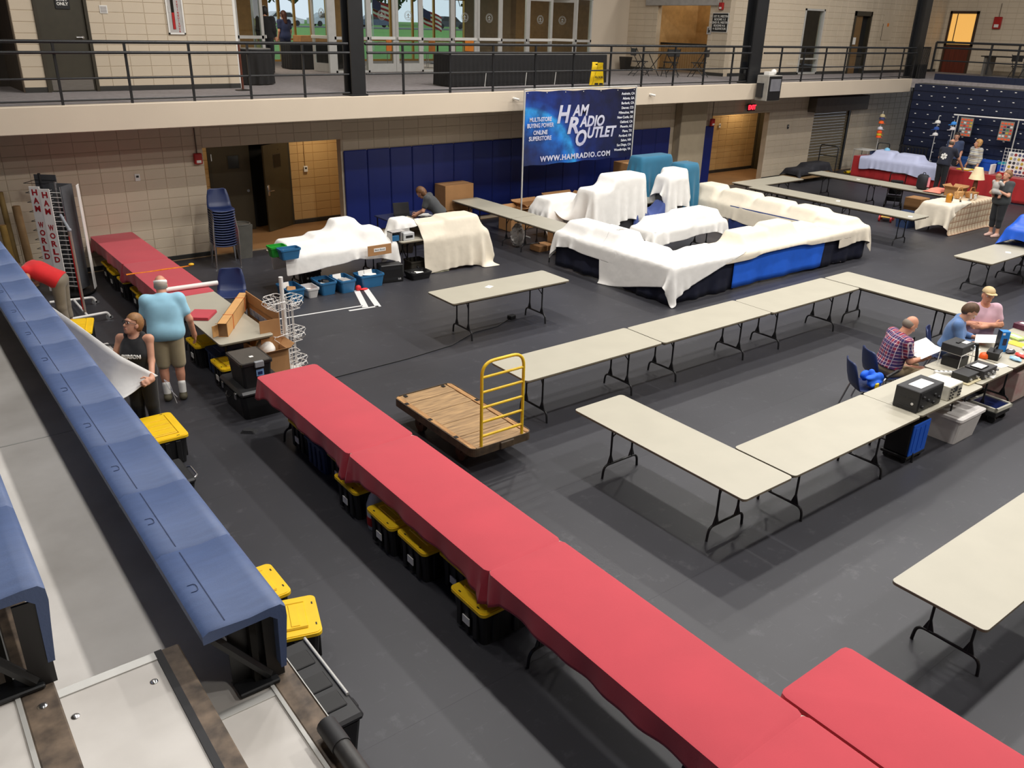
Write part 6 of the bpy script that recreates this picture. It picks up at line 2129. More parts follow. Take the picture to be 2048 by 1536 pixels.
        def cuts(X, Y, Z):
            a = -((X - hm[0]) * spine[0] + (Y - hm[1]) * spine[1] + (Z - hm[2]) * spine[2])
            nb = .075 - np.sqrt((X - nk[0]) ** 2 + (Y - nk[1]) ** 2 + (Z - nk[2]) ** 2)
            # keep the arms in raised or hanging poses: only cut the trunk
            tr = np.abs((X - hm[0]) * lat[0] + (Y - hm[1]) * lat[1] + (Z - hm[2]) * lat[2])
            a = np.where(tr > .26 + fat, -1, a)
            return np.maximum(a, nb)
        sdf_obj('shirt', pr, shirt, p, gv, .055, cuts)
    if socks:
        sdf_obj('socks', [_rc(J['anR'] + np.array([0, 0, .15]), J['anR'], .05, .046), _rc(J['anL'] + np.array([0, 0, .15]), J['anL'], .05, .046)], socks, p, gv, .01)
    if shoes:
        for sd in 'RL':
            an = J['an' + sd]
            td = vn(J.get('toe' + sd, an + np.array([0, .2, -.07])) - an)
            td = vn(td * np.array([1, 1, 0]) + 1e-6)
            b0 = an + np.array([0, 0, -.045])
            cz = an[2] - .088
            sdf_obj('shoe', [_rc(b0 - td * .035, b0 + td * .06, .05, .046), _rc(b0 + td * .04 + np.array([0, 0, -.008]), b0 + td * .165 + np.array([0, 0, -.012]), .046, .036), _rc(an, b0, .048, .05)], shoes, p, gv, .02, lambda X, Y, Z: cz - Z)
    return p, P, J

def stand(h=1.75, **o):
    k = h / 1.75
    J = dict(pel=(0, 0, .98), che=(0, 0, 1.32), nek=(0, -.01, 1.5), hed=(0, .02, 1.635), shR=(.185, 0, 1.43), shL=(-.185, 0, 1.43), elR=(.23, -.02, 1.14), elL=(-.23, -.02, 1.14), wrR=(.24, .06, .9), wrL=(-.24, .06, .9),
             hiR=(.09, 0, .93), hiL=(-.09, 0, .93), knR=(.1, .015, .5), knL=(-.1, .015, .5), anR=(.1, -.02, .09), anL=(-.1, -.02, .09))
    J = {a: np.array(b, float) * k for a, b in J.items()}
    J.update(o)
    return J
def sit(seat=.46, **o):
    J = dict(pel=(0, 0, seat + .1), che=(0, .0, seat + .44), nek=(0, .01, seat + .62), hed=(0, .04, seat + .755), shR=(.185, 0, seat + .55), shL=(-.185, 0, seat + .55), elR=(.25, .06, seat + .27), elL=(-.25, .06, seat + .27), wrR=(.13, .27, seat + .24), wrL=(-.13, .27, seat + .24),
             hiR=(.09, .03, seat + .08), hiL=(-.09, .03, seat + .08), knR=(.12, .44, seat + .07), knL=(-.12, .44, seat + .07), anR=(.12, .42, .09), anL=(-.12, .42, .09))
    J.update(o)
    return J

def pattern_mat(name, base, stripes, rough=.8, scale=1.0):
    """woven check or stripe: list of (axis, period, duty, rgb, amount)"""
    m = bpy.data.materials.new(name)
    m.use_nodes = True
    nt, b = nodes_of(m)
    b.inputs['Roughness'].default_value = rough
    tc = nt.nodes.new('ShaderNodeTexCoord')
    sx = nt.nodes.new('ShaderNodeSeparateXYZ')
    nt.links.new(tc.outputs['Object'], sx.inputs[0])
    last = None
    for ax, per, duty, rgb, amt in stripes:
        d = nt.nodes.new('ShaderNodeMath')
        d.operation = 'MULTIPLY'
        d.inputs[1].default_value = 1 / per
        nt.links.new(sx.outputs[ax], d.inputs[0])
        fr = nt.nodes.new('ShaderNodeMath')
        fr.operation = 'FRACT'
        nt.links.new(d.outputs[0], fr.inputs[0])
        lt = nt.nodes.new('ShaderNodeMath')
        lt.operation = 'LESS_THAN'
        lt.inputs[1].default_value = duty
        nt.links.new(fr.outputs[0], lt.inputs[0])
        am = nt.nodes.new('ShaderNodeMath')
        am.operation = 'MULTIPLY'
        am.inputs[1].default_value = amt
        nt.links.new(lt.outputs[0], am.inputs[0])
        mx = nt.nodes.new('ShaderNodeMix')
        mx.data_type = 'RGBA'
        mx.inputs[7].default_value = lin(rgb)
        if last: nt.links.new(last, mx.inputs[6])
        else: mx.inputs[6].default_value = lin(base)
        nt.links.new(am.outputs[0], mx.inputs[0])
        last = mx.outputs[2]
    nt.links.new(last, b.inputs['Base Color'])
    MATS[name] = m
    return m

c_ = lambda n, rgb, **k: mat(n, rgb, .85, var=k.get('var', .06), scale=8, sheen=.15)
# 1 woman with glasses holding a white sheet, looking up
wg_loc, wg_rz = (2.12, 10.0, 0), R(143)
JW = stand(1.58, hed=np.array((.0, .0, 1.47)), nek=np.array((0, -.02, 1.345)), elR=np.array((.25, .06, 1.06)), elL=np.array((-.2, .1, 1.05)), wrR=np.array((.2, .1, .9)), wrL=np.array((-.26, .3, .9)))
pw_, PW, _ = person('woman in black tank top and glasses looking up while holding a white sheet', wg_loc, wg_rz, JW, shirt=c_('tank_black', (34, 34, 36)), pants=c_('leggings_black', (20, 20, 22)), shoes=M_black, hair=mat('hair_dark_blond', (150, 108, 66), .55, var=.25, scale=30), vox=.0085, female=True, tank=True, sleeve='none', face=(.5, .8, .38), hairstyle='pony', hands={'R': dict(curl=.9, dir=(-.5, .85, 0), palm=(-.6, -.4, .5), thumb=(0, 0, 1)), 'L': dict(curl=.9, dir=(.3, .9, 0), palm=(.6, 0, -.4), thumb=(0, 0, 1))})
g = MB()
for sg in (-1, 1):
    g.tube([Vector(PW(sg * .03 + .024 * math.cos(t * math.pi / 7), .1, .012 + .018 * math.sin(t * math.pi / 7))) for t in range(14)], .0028, 5, True)
    g.tube([Vector(PW(sg * .054, .1, .016)), Vector(PW(sg * .08, .04, .016)), Vector(PW(sg * .082, -.01, .01))], .0028, 5)
g.tube([Vector(PW(-.008, .101, .015)), Vector(PW(.008, .101, .015))], .0028, 5)
g.build('glasses', M_black, pw_)
text('PERSON', .06, M_paper, pw_, (0.0, .165, 1.12), (90, 0, 180), bold=.002, depth=.012)
# 2 man in light blue shirt seen from behind
JB = stand(1.72, pel=np.array((0, 0, .98)), che=np.array((0, .08, 1.28)), nek=np.array((0, .15, 1.44)), hed=np.array((0, .22, 1.54)), shR=np.array((.2, .1, 1.38)), shL=np.array((-.2, .1, 1.38)), elR=np.array((.3, .06, 1.1)), elL=np.array((-.27, .14, 1.1)), wrR=np.array((.33, .14, .86)), wrL=np.array((-.2, .34, .95)))
bm, PB, _ = person('man in light blue tee, khaki shorts and white visor bending over the tables', (2.72, 10.95, 0), R(-18), JB, shirt=c_('tee_sky', (150, 200, 222)), pants=c_('shorts_khaki', (160, 146, 116)), shoes=mat('shoe_olive', (84, 78, 60), .7), socks=M_paper, hair=mat('hair_grey', (150, 140, 128), .7), skin=M_skin2, fat=.045, pant='short', hem=.13, vox=.009, hairstyle='bald', face=(0, .9, -.35))
b = MB()
ring = []
for t in range(28):
    a = t * 2 * math.pi / 28
    ring.append((PB(.084 * math.cos(a), -.01 + .1 * math.sin(a), .02), PB(.084 * math.cos(a), -.01 + .1 * math.sin(a), .062)))
for lo_, hi_ in ring:
    b.v += [Vector(lo_), Vector(hi_)]
b.f = [(2 * i, 2 * ((i + 1) % 28), 2 * ((i + 1) % 28) + 1, 2 * i + 1) for i in range(28)]
vo = b.build('visor_band', M_paper, bm, 60)
vo.modifiers.new('thick', 'SOLIDIFY').thickness = .006
MB().prism([(-.08, .06), (.08, .06), (.06, .18), (-.06, .18)], -.004, .004, Matrix.Translation(Vector(PB(0, 0, .025)))).build('visor_brim', M_paper, bm)
# 3 person in red shirt bending down
JR = stand(1.7, pel=np.array((0, 0, .9)), che=np.array((0, .3, 1.08)), nek=np.array((0, .47, 1.1)), hed=np.array((0, .58, 1.06)), shR=np.array((.18, .4, 1.12)), shL=np.array((-.18, .4, 1.12)), elR=np.array((.28, .36, .84)), elL=np.array((-.28, .36, .84)), wrR=np.array((.16, .58, .76)), wrL=np.array((-.16, .58, .76)))
person('person in a bright red shirt bending over behind the blue seats', (2.1, 14.45, 0), R(62), JR, shirt=c_('shirt_red', (206, 26, 30)), pants=c_('shorts_taupe', (120, 110, 94)), shoes=M_black, hair=mat('hair_brown', (70, 48, 32), .6), pant='capri', sleeve='none', hem=.02, face=(0, .6, -.8), headup=(0, .8, .6))
# 4 woman bending behind the covered tables
J4 = stand(1.62, che=np.array((0, .2, 1.16)), pel=np.array((0, 0, .92)), nek=np.array((0, .33, 1.28)), hed=np.array((0, .42, 1.34)), shR=np.array((.17, .26, 1.25)), shL=np.array((-.17, .26, 1.25)), elR=np.array((.22, .34, .98)), elL=np.array((-.22, .34, .98)), wrR=np.array((.12, .52, .86)), wrL=np.array((-.12, .52, .86)))
person('woman in charcoal tee with brown bob leaning over behind the covered tables', (10.0, 15.6, 0), R(48), J4, shirt=c_('tee_charcoal', (62, 64, 66)), pants=c_('jeans_mid', (62, 92, 134)), shoes=M_black, hair=mat('hair_brown_bob', (104, 70, 42), .6, var=.3, scale=20), female=True, hairstyle='bob', face=(.1, .7, -.7), headup=(0, .5, .8), vox=.012)
# sheet held between the woman with glasses and the person in red
b = MB()
n, mrow = 40, 10
_pts = [(2.22, 9.6, .93), (1.9, 9.82, 1.17), (1.6, 10.4, 1.45), (1.3, 11.4, 1.65), (1.0, 12.8, 1.78), (.86, 15.0, 1.8)]
for i in range(n + 1):
    u = i / n * (len(_pts) - 1)
    k = min(int(u), len(_pts) - 2)
    q = Vector(_pts[k]).lerp(Vector(_pts[k + 1]), u - k)
    ht = .18 + .5 * min(1, i / n * 4)
    for j in range(mrow + 1):
        v = j / mrow
        b.v.append(Vector((q.x + .03 * math.sin(v * 3 + i * .5) * v - .3 * v * (q.x - .8), q.y + .02 * math.sin(v * 5), q.z - ht * v)))
b.f = [(i * (mrow + 1) + j, (i + 1) * (mrow + 1) + j, (i + 1) * (mrow + 1) + j + 1, i * (mrow + 1) + j + 1) for i in range(n) for j in range(mrow)]
base = Vector((2.0, 11.5, 0))
b.v = [v - base for v in b.v]
o = b.build('plastic_sheet', M_sheet, None, 180, tuple(base))
o.modifiers.new('thick', 'SOLIDIFY').thickness = .004
tag(o, 'white sheet held by the woman with glasses, rising along the bleacher front', 'sheet')
cord = thing('cord', 'thin grey cord dangling from the woman\'s hand', 'cord', (2.24, 9.44, .93))
MB().tube([(0, 0, 0), (.05, -.03, -.05), (.07, -.05, -.2), (.09, -.06, -.3)], .004, 5).tube([(0, 0, 0), (.03, -.05, -.1), (.1, -.07, -.22)], .004, 5).build('strand', mat('cord_grey', (170, 172, 180), .6), cord)
eq = thing('equipment_rack', 'black equipment frame lying behind the woman with glasses', 'rack', (2.05, 12.35, 0))
MB().box(-.3, -.45, .05, .3, .45, .3).build('frame_body', M_black, eq)
MB().tube([(-.3, .5, .38), (.45, .15, .34)], .012).build('rod', M_steel, eq)
MB().cbox(-.28, -.2, .3, .28, .42, .33, .01).build('grey_plate', MATS['cabinet_grey'], eq)

# ================================================================== SEATED PEOPLE AND RADIO TABLE
M_plaid = pattern_mat('plaid_shirt', (150, 44, 66), [(0, .09, .45, (34, 44, 100), .75), (2, .09, .4, (30, 40, 96), .7), (0, .045, .14, (226, 210, 214), .8), (2, .045, .14, (226, 210, 214), .8), (1, .09, .4, (34, 44, 100), .4)])
def chair_at(x, y, rz, lab):
    c = copy_tree(SC, (x, y, 0), rz, lab)
    return c
JP = sit(che=(0, .06, .88), nek=(0, .12, 1.05), hed=(0, .2, 1.16), shR=(.19, .09, .98), shL=(-.19, .09, .98), elR=(.24, .16, .72), elL=(-.24, .16, .72), wrR=(.15, .38, .72), wrL=(-.15, .38, .72))
person('balding man in red and blue plaid shirt reading papers on a blue chair', (10.75, 5.3, 0), R(-122), JP, shirt=M_plaid, pants=c_('khaki', (172, 152, 118)), shoes=mat('shoe_brown', (70, 52, 38), .6), hair=mat('hair_grey2', (128, 116, 104), .7), skin=M_skin2, fat=.03, hairstyle='bald', hem=-.02, face=(0, .8, -.55), headup=(0, .5, .8), hands={'R': dict(dir=(-.3, .95, 0), palm=(0, 0, 1), thumb=(-1, 0, 0), curl=.3), 'L': dict(dir=(.3, .95, 0), palm=(0, 0, 1), thumb=(1, 0, 0), curl=.3)})
chair_at(10.72, 5.32, R(-122) + math.pi, 'blue shell chair under the man in plaid')
chair_at(10.12, 5.2, R(-130) + math.pi, 'empty blue armchair holding the blue bag beside the plaid man')
bgb = thing('blue_bag', 'crumpled royal blue bag on the empty chair', 'bag', (10.12, 5.18, .46))
_r = random.Random(9)
sdf_obj('bag', [_el((_r.uniform(-.1, .1), _r.uniform(-.1, .1), _r.uniform(.04, .2)), (_r.uniform(.04, .1), _r.uniform(.03, .08), _r.uniform(.03, .07))) for _ in range(16)], M_royal, bgb, .012, .015, lambda X, Y, Z: -Z)
MB().cbox(-.1, -.16, .03, -.04, -.13, .1, .005).build('yellow_print', M_yel, bgb)
arm_ = thing('chair_arm', 'black armrest with chrome tube beside the blue bag', 'armrest', (10.3, 4.96, 0))
MB().tube(fillet([(-.25, 0, .45), (-.25, 0, .64), (.15, .02, .66)], .06), .014).build('tube', M_chrome, arm_, 60)
MB().tube([(-.2, .002, .66), (.12, .02, .68)], .02).build('pad', M_black, arm_, 60)
MB().tube([(-.25, 0, .45), (-.27, 0, 0)], .012).build('support', M_chrome, arm_, 60)
pap = thing('open_papers', 'large open white papers in the plaid man\'s hands', 'papers', (11.17, 5.06, .79), R(-122))
MB().cbox(-.24, -.17, 0, 0, .17, .004, .001, T(0, 0, 0, 24, 6)).build('page', M_paper, pap)
MB().cbox(0, -.17, 0, .24, .17, .004, .001, T(0, 0, 0, 24, -6)).build('page', M_paper, pap)
JD = sit(che=(0, .06, .88), nek=(0, .11, 1.04), hed=(0, .19, 1.15), shR=(.17, .08, .98), shL=(-.17, .08, .98), elR=(.22, .16, .74), elL=(-.22, .16, .74), wrR=(.14, .36, .74), wrL=(-.08, .36, .76))
person('woman with short brown hair in denim blue shirt reading at the table', (12.2, 5.2, 0), R(-157), JD, shirt=c_('denim_shirt', (92, 124, 172), var=.14), pants=c_('jeans_dark', (48, 66, 98)), shoes=M_black, hair=mat('hair_brown3', (86, 62, 42), .6, var=.3, scale=25), female=True, sleeve='34', hem=-.02, face=(0, .75, -.6), headup=(0, .5, .8), hands={'R': dict(dir=(-.3, .95, 0), palm=(0, 0, -1), thumb=(-1, 0, 0), curl=.3), 'L': dict(dir=(.5, .85, 0), palm=(0, 0, -1), thumb=(1, 0, 0), curl=.3)})
chair_at(12.2, 5.22, R(-157) + math.pi, 'blue shell chair under the woman in denim')
JK = sit(elR=(.27, .08, .78), elL=(-.27, .08, .78), wrR=(-.08, .24, .82), wrL=(.08, .27, .79), hed=(0, .04, 1.22))
pk, PK, _ = person('man in pink shirt and tan cap sitting with crossed arms', (13.12, 5.2, 0), R(138), JK, shirt=c_('pink_shirt', (206, 168, 182)), pants=c_('jeans_blue', (70, 96, 130)), shoes=M_black, hair=mat('hair_grey3', (120, 110, 100), .7), skin=M_skin2, fat=.035, hairstyle='bald', hem=-.02, face=(.15, .98, -.05), hands={'R': dict(dir=(-1, .1, .1), palm=(0, -1, 0), thumb=(0, 0, 1), curl=.5), 'L': dict(dir=(1, .1, .0), palm=(0, -1, 0), thumb=(0, 0, 1), curl=.5)})
M_capt = mat('cap_tan', (196, 172, 130), .8)
def cap_on(parent, PF, m):
    sdf_obj('cap', [_el(PF(0, -.01, .055), (.09, .105, .085))], m, parent, .01, .02, lambda X, Y, Z: PF(0, 0, .05)[2] - Z)
    MB().prism([(-.075, .05), (-.07, .13), (-.04, .17), (.04, .17), (.07, .13), (.075, .05)], -.005, .005, Matrix.Translation(Vector(PF(0, 0, .05)))).build('cap_brim', m, parent)
cap_on(pk, PK, M_capt)
chair_at(13.12, 5.22, R(138) + math.pi, 'blue shell chair under the man with crossed arms')
bk_ = thing('open_magazine', 'open white magazine on the table before the woman in denim', 'magazine', (12.3, 4.74, .80), R(-157))
MB().cbox(-.2, -.13, 0, 0, .13, .006, .002, T(0, 0, 0, 10, 5)).build('page', M_paper, bk_)
MB().cbox(0, -.13, 0, .2, .13, .006, .002, T(0, 0, 0, 10, -5)).build('page', M_paper, bk_)
hb = thing('handbag', 'brown woven handbag hanging between the two chairs', 'bag', (11.72, 5.5, .3))
MB().ell((0, 0, .12), (.13, .08, .15), 12, 8).build('bag', mat('bag_brown', (74, 56, 42), .8, rgb2=(134, 108, 84), scale=20), hb, 60)
MB().tube([(-.1, 0, .22), (-.05, 0, .42), (.05, 0, .42), (.1, 0, .22)], .012).build('strap', M_black, hb)

# --- radio gear
def knobs(parent, pts, r, d, m, ax='y'):
    for (x, y, z) in pts:
        MB().cyl((x, y, z), (x, y - d, z), r, r * .85, 10).build('knob', m, parent, 40)
rb1 = thing('radio_transmitter', 'large black radio cabinet with white sheet on top, nearest on the table', 'radio', (9.16, 4.06, .741))
MB().cbox(0, 0, 0, .55, .3, .27, .008).build('cabinet', mat('radio_black', (38, 38, 40), .55), rb1)
MB().box(.02, -.006, .02, .53, 0, .25).build('front_panel', M_black, rb1)
knobs(rb1, [(.1, -.006, .06), (.1, -.006, .18), (.22, -.006, .12), (.36, -.006, .06), (.36, -.006, .16), (.47, -.006, .1)], .022, .02, M_black)
for i in range(4):
    MB().box(-.004, .04 + (i % 2) * .12, .05 + (i // 2) * .1, 0, .13 + (i % 2) * .12, .06 + (i // 2) * .1).build('vent_slot', M_rubber, rb1)
MB().cyl((-.005, .07, .1), (0, .07, .1), .016, n=12).build('badge', M_white, rb1)
MB().cbox(.12, .06, .27, .42, .22, .272, .0005).build('paper_sheet', M_paper, rb1)
rw = thing('oscilloscope', 'white test instrument with small screen and knobs beside the black cabinet', 'instrument', (9.82, 4.03, .741))
MB().cbox(0, 0, 0, .33, .34, .185, .006).build('cabinet', mat('instrument_white', (216, 212, 198), .5), rw)
MB().box(.01, -.005, .01, .32, 0, .175).build('front_panel', mat('instrument_panel', (190, 186, 170), .5), rw)
MB().box(.13, -.009, .095, .2, -.004, .165).build('screen', mat('crt', (40, 44, 44), .2), rw)
knobs(rw, [(.04 + .06 * (i % 2), -.005, .03 + .04 * (i // 2)) for i in range(8)] + [(.24 + .04 * (i % 2), -.005, .03 + .04 * (i // 2)) for i in range(6)], .011, .014, M_black)
rx = thing('radio_receiver', 'low black radio on a beige base at the table joint', 'radio', (10.56, 4.14, .741))
MB().cbox(-.03, -.03, 0, .3, .2, .02, .004).build('base_board', mat('cream_base', (214, 202, 164), .6), rx)
MB().cbox(0, 0, .02, .28, .22, .11, .006).build('case', M_black, rx)
knobs(rx, [(.05, 0, .06), (.2, 0, .07), (.25, 0, .05)], .016, .02, M_chrome)
rx2 = thing('radio_receiver', 'dark grey radio with many front knobs and a white note on top', 'radio', (10.88, 4.1, .741))
MB().cbox(0, 0, .0, .36, .26, .12, .006).build('case', mat('radio_grey', (52, 50, 50), .5), rx2)
knobs(rx2, [(.05 + .06 * i, 0, .04 + .03 * (i % 2)) for i in range(6)], .018, .025, M_chrome)
MB().cbox(.02, .05, .12, .22, .2, .135, .003).build('tray', M_black, rx2)
MB().box(.03, .06, .135, .2, .19, .137).build('note', M_paper, rx2)
rs = thing('radio_transceiver', 'black transceiver with handset on a white wire stand', 'radio', (10.93, 4.45, .741))
MB().tube([(0, 0, 0), (.02, .0, .2), (.02, .28, .2), (0, .28, 0)], .006, 6).tube([(.34, 0, 0), (.34, .0, .2), (.34, .28, .2), (.34, .28, 0)], .006, 6).tube([(.02, 0, .2), (.34, 0, .2)], .006, 6).tube([(.02, .28, .2), (.34, .28, .2)], .006, 6).build('wire_stand', M_wire, rs)
MB().cbox(-.0, .0, .21, .36, .28, .32, .006).build('transceiver_case', mat('radio_black', (38, 38, 40), .55), rs)
MB().cbox(.05, .03, .0, .33, .26, .13, .006).build('lower_unit', M_black, rs)
knobs(rs, [(.22, 0, .27), (.27, 0, .25), (.31, 0, .28)], .016, .02, M_chrome)
MB().tube(fillet([(.4, .0, .3), (.43, -.02, .12), (.4, -.04, .02)], .05), .022, 8).build('handset', M_black, rs, 60)
MB().box(.2, .05, .32, .32, .12, .323).build('label', M_paper, rs)
MB().cbox(.12, .12, .32, .28, .16, .335, .004).build('carry_handle', M_black, rs)
bx_ = thing('product_box', 'upright blue and black retail box with a radio picture', 'box', (12.2, 4.48, .741), R(-38))
MB().cbox(-.06, -.05, 0, .06, .05, .3, .003).build('carton_body', mat('box_blue', (36, 130, 212), .4), bx_)
MB().box(-.061, -.052, .0, -.0595, .052, .302).build('black_side', M_black, bx_)
MB().cbox(-.02, -.054, .1, .035, -.05, .2, .003).build('printed_radio', mat('print_dark', (44, 50, 70), .4), bx_)
MB().box(-.045, -.053, .25, -.01, -.05, .28).build('printed_mark', M_paper, bx_)
og_ = thing('speaker_dome', 'bright orange round cap on the radio table', 'dome', (11.72, 4.48, .741))
MB().lathe([(.06, 0), (.062, .02), (.05, .06), (.02, .08), (.001, .085)], 18).build('dome', mat('orange_plastic', (238, 96, 32), .4), og_, 60)
mt = thing('power_meter', 'black meter box with carry handle behind the papers', 'meter', (11.74, 4.3, .741), R(12))
MB().cbox(0, 0, 0, .22, .16, .11, .006).build('case', M_black, mt)
MB().box(.05, -.004, .04, .17, 0, .09).build('dial', M_paper, mt)
MB().tube(fillet([(.03, .08, .1), (.05, .08, .16), (.2, .08, .16), (.21, .08, .1)], .03), .01).build('handle', M_black, mt, 60)
for i, (x, y, w_, d_, a, lab) in enumerate(((11.12, 4.1, .14, .09, 10, 'single white card at the near edge of the small radio table'), (11.4, 4.25, .2, .15, 25, 'white paper sheet left of the black booklet'), (11.62, 4.2, .18, .12, -10, 'white sheet on the dark booklet near the right edge'), (11.95, 4.7, .14, .1, 5, 'white sheet beside the denim woman\'s magazine'))):
    tag(MB().cbox(-w_ / 2, -d_ / 2, 0, w_ / 2, d_ / 2, .003, .001).build('paper_sheet', M_paper, None, 0, (x, y, .742), (0, 0, R(a))), lab, 'paper')
ps = thing('power_strip', 'white power strip with cables behind the instruments', 'power strip', (10.55, 4.55, .741), R(-38))
MB().cbox(0, 0, 0, .3, .06, .04, .006).build('strip_body', M_white, ps)
for i in range(4):
    MB().box(.04 + i * .06, .02, .04, .07 + i * .06, .045, .041).build('outlet', M_black, ps)
MB().tube([(.3, .03, .02), (.4, .1, .01), (.5, .02, .01), (.42, -.05, .01)], .006, 5).build('cable', M_black, ps)
g9 = random.Random(5)
for i, (nm, rgb, lab) in enumerate((('parts_bag', (214, 60, 50), 'red bagged parts in the clutter at right edge'), ('parts_bag', (150, 190, 220), 'pale blue bag in the clutter at right edge'), ('parts_tray', (168, 190, 110), 'light green tray in the clutter at right edge'), ('booklet', (236, 196, 60), 'yellow booklet in the clutter at right edge'), ('parts_bag', (206, 206, 200), 'clear bag of parts in the clutter at right edge'), ('small_box', (90, 40, 60), 'maroon box at the far end of the clutter'), ('parts_bag', (60, 60, 66), 'dark cable bundle in the clutter at right edge'), ('booklet', (226, 224, 214), 'white booklet in the clutter at right edge'))):
    x, y = ((12.2, 4.2), (12.0, 4.18), (12.95, 4.6), (12.7, 4.45), (12.55, 4.25), (13.5, 4.7), (12.25, 4.36), (13.0, 4.3))[i]
    o = thing(nm, lab, 'bag' if 'bag' in nm else nm.split('_')[-1], (x, y, .742), R(g9.uniform(0, 90)))
    m = mat('clutter_%d' % i, rgb, .5, var=.2, scale=20)
    if nm == 'parts_bag':
        q = MB().ell((0, 0, .022), (.09, .06, .025), 12, 6)
        for k, v in enumerate(q.v):
            q.v[k] = Vector((v.x * (1 + .15 * math.sin(k * 1.7)), v.y * (1 + .15 * math.cos(k * 2.3)), max(0, v.z * (1 + .2 * math.sin(k * 3.1)))))
        q.build('bag', m, o, 60)
        MB().box(-.03, -.02, .046, .03, .02, .048).build('tag', M_paper, o)
    else:
        hh = {'parts_tray': .03, 'booklet': .008, 'small_box': .08}[nm]
        MB().cbox(-.13, -.1, 0, .13, .1, hh, .004).build('body', m, o)
        MB().box(-.08, -.05, hh, .08, .03, hh + .0015).build('print', M_paper if nm != 'booklet' else m, o)
# --- under the radio tables
cb = thing('clear_tote', 'frosted clear tote with white lid under the radio table', 'tote', (10.27, 3.98, 0))
MB().frustum((.05, .05, .6, .42), (.01, .01, .64, .46), 0, .35, c=.04).build('tote_body', mat('frosted_plastic', (226, 223, 220), .3, var=.04), cb)
MB().prism(rrect(-.01, -.01, .66, .48, .04, 3), .34, .375).prism(rrect(.05, .05, .6, .42, .03, 3), .375, .385).build('lid', mat('lid_frost', (236, 232, 228), .35), cb)
blc = thing('plastic_crate', 'royal blue folding crate on a black dolly under the table', 'crate', (9.3, 4.12, .1))
MB().cbox(0, 0, 0, .4, .3, .42, .01).build('crate_body', M_black, blc)
MB().cbox(.01, -.02, .0, .4, 0, .42, .006, T(0, 0, 0, 0, 0, 0)).build('blue_panel', M_royal, blc)
for i in range(3):
    MB().box(.06 + i * .11, -.026, .05, .13 + i * .11, -.02, .37).build('panel_rib', M_royal, blc)
dly = thing('dolly', 'small black wheeled dolly under the blue crate', 'dolly', (9.28, 4.1, 0))
MB().cbox(0, 0, .06, .44, .34, .098, .006).build('platform', M_black, dly)
for x in (.05, .39):
    for y in (.05, .29):
        MB().cyl((x - .012, y, .03), (x + .012, y, .03), .03, n=12).build('wheel', M_steel, dly, 40)
sol = thing('solar_panel', 'dark blue solar panel in a cream frame on a low cart', 'solar panel', (11.35, 4.0, .18), R(-3))
MB().box(0, 0, 0, .42, .03, .05).box(0, .37, 0, .42, .4, .05).box(0, 0, 0, .03, .4, .05).box(.39, 0, 0, .42, .4, .05).build('frame', mat('panel_frame', (206, 204, 190), .4), sol)
MB().box(.03, .03, .01, .39, .37, .035).build('cells', mat('solar_cells', (22, 34, 78), .25), sol)
lcart = thing('low_cart', 'low black wheeled cart carrying the solar panel', 'cart', (11.35, 4.0, 0))
MB().cbox(0, 0, .1, .42, .4, .178, .01).build('platform', M_black, lcart)
for (x, y) in ((.07, .06), (.35, .06), (.07, .34), (.35, .34)):
    MB().cyl((x - .015, y, .05), (x + .015, y, .05), .05, n=14).build('wheel', M_steel, lcart, 40)
cx_ = carton(12.35, 4.2, 13.1, 4.7, .45, 'white printed carton under the table at the right edge', m=mat('white_carton', (216, 208, 196), .6, rgb2=(206, 150, 150), scale=5))
dkb = thing('duffel_bag', 'dark maroon bag behind the frosted tote', 'bag', (11.0, 4.55, 0))
MB().ell((0, 0, .14), (.16, .2, .14), 12, 8).build('bag', mat('bag_maroon', (60, 30, 34), .8), dkb, 60)
MB().tube([(0, -.1, .26), (0, -.05, .34), (0, .05, .34), (0, .1, .26)], .01).build('handle', M_black, dkb)
# --- blue tarpaulin on the right table
table(19.55, 6.84, 'B', 'beige folding table beyond the blue tarpaulin at the picture edge')
cover('tarpaulin', 'crumpled bright blue tarpaulin at the right picture edge', M_tarp, dict(x0=18.75, y0=6.2, x1=20.6, y1=7.9, boxes=[(17.07, 6.82, 22, 7.58, .74), (19.0, 6.9, 19.9, 7.5, 1.1), (19.2, 7.0, 19.8, 7.4, 1.35)], start_z=1.4, seed=21), cat='tarpaulin')
# ================================================================== RED BOOTH AND FAR RIGHT
M_boothred = mat('booth_red', (170, 30, 34), .8, var=.08, scale=3, sheen=.15)
for i, y in enumerate((14.45, 12.0, 9.55)):
    table(28.5, y, 'A', ('folding table under the red booth cloth at the left end', 'folding table under the red booth cloth behind the man in navy', 'folding table under the red booth cloth at the right end')[i], group='cloth covered tables')
def booth_cloth(y0, y1, label):
    b = MB()
    rows = 7
    n = int((y1 - y0) / .06)
    pts = [(28.47, y1 - (y1 - y0) * i / n) for i in range(n + 1)]
    for i, (x, y) in enumerate(pts):
        b.v.append(Vector((.8, y - y0, .75)))
        for r in range(rows + 1):
            t = r / rows
            b.v.append(Vector((-.005 - t * (.02 + .015 * math.sin(i * .9) + .01 * math.sin(i * 2.1)), y - y0, .75 - .72 * t)))
    k = rows + 2
    b.f = [(i * k + r, i * k + r + 1, (i + 1) * k + r + 1, (i + 1) * k + r) for i in range(n) for r in range(k - 1)]
    b.f += [tuple([0] + [r for r in range(k - 1, 0, -1)])]
    o = b.build('booth_cloth', M_boothred, None, 60, (28.48, y0, 0))
    o.modifiers.new('thick', 'SOLIDIFY').thickness = .004
    tag(o, label, 'tablecloth', 'red booth cloths')
booth_cloth(13.42, 16.9, 'red floor length cloth on the booth, left part under the pale sheet')
booth_cloth(9.6, 13.4, 'red floor length cloth on the booth, right part behind the lamp')
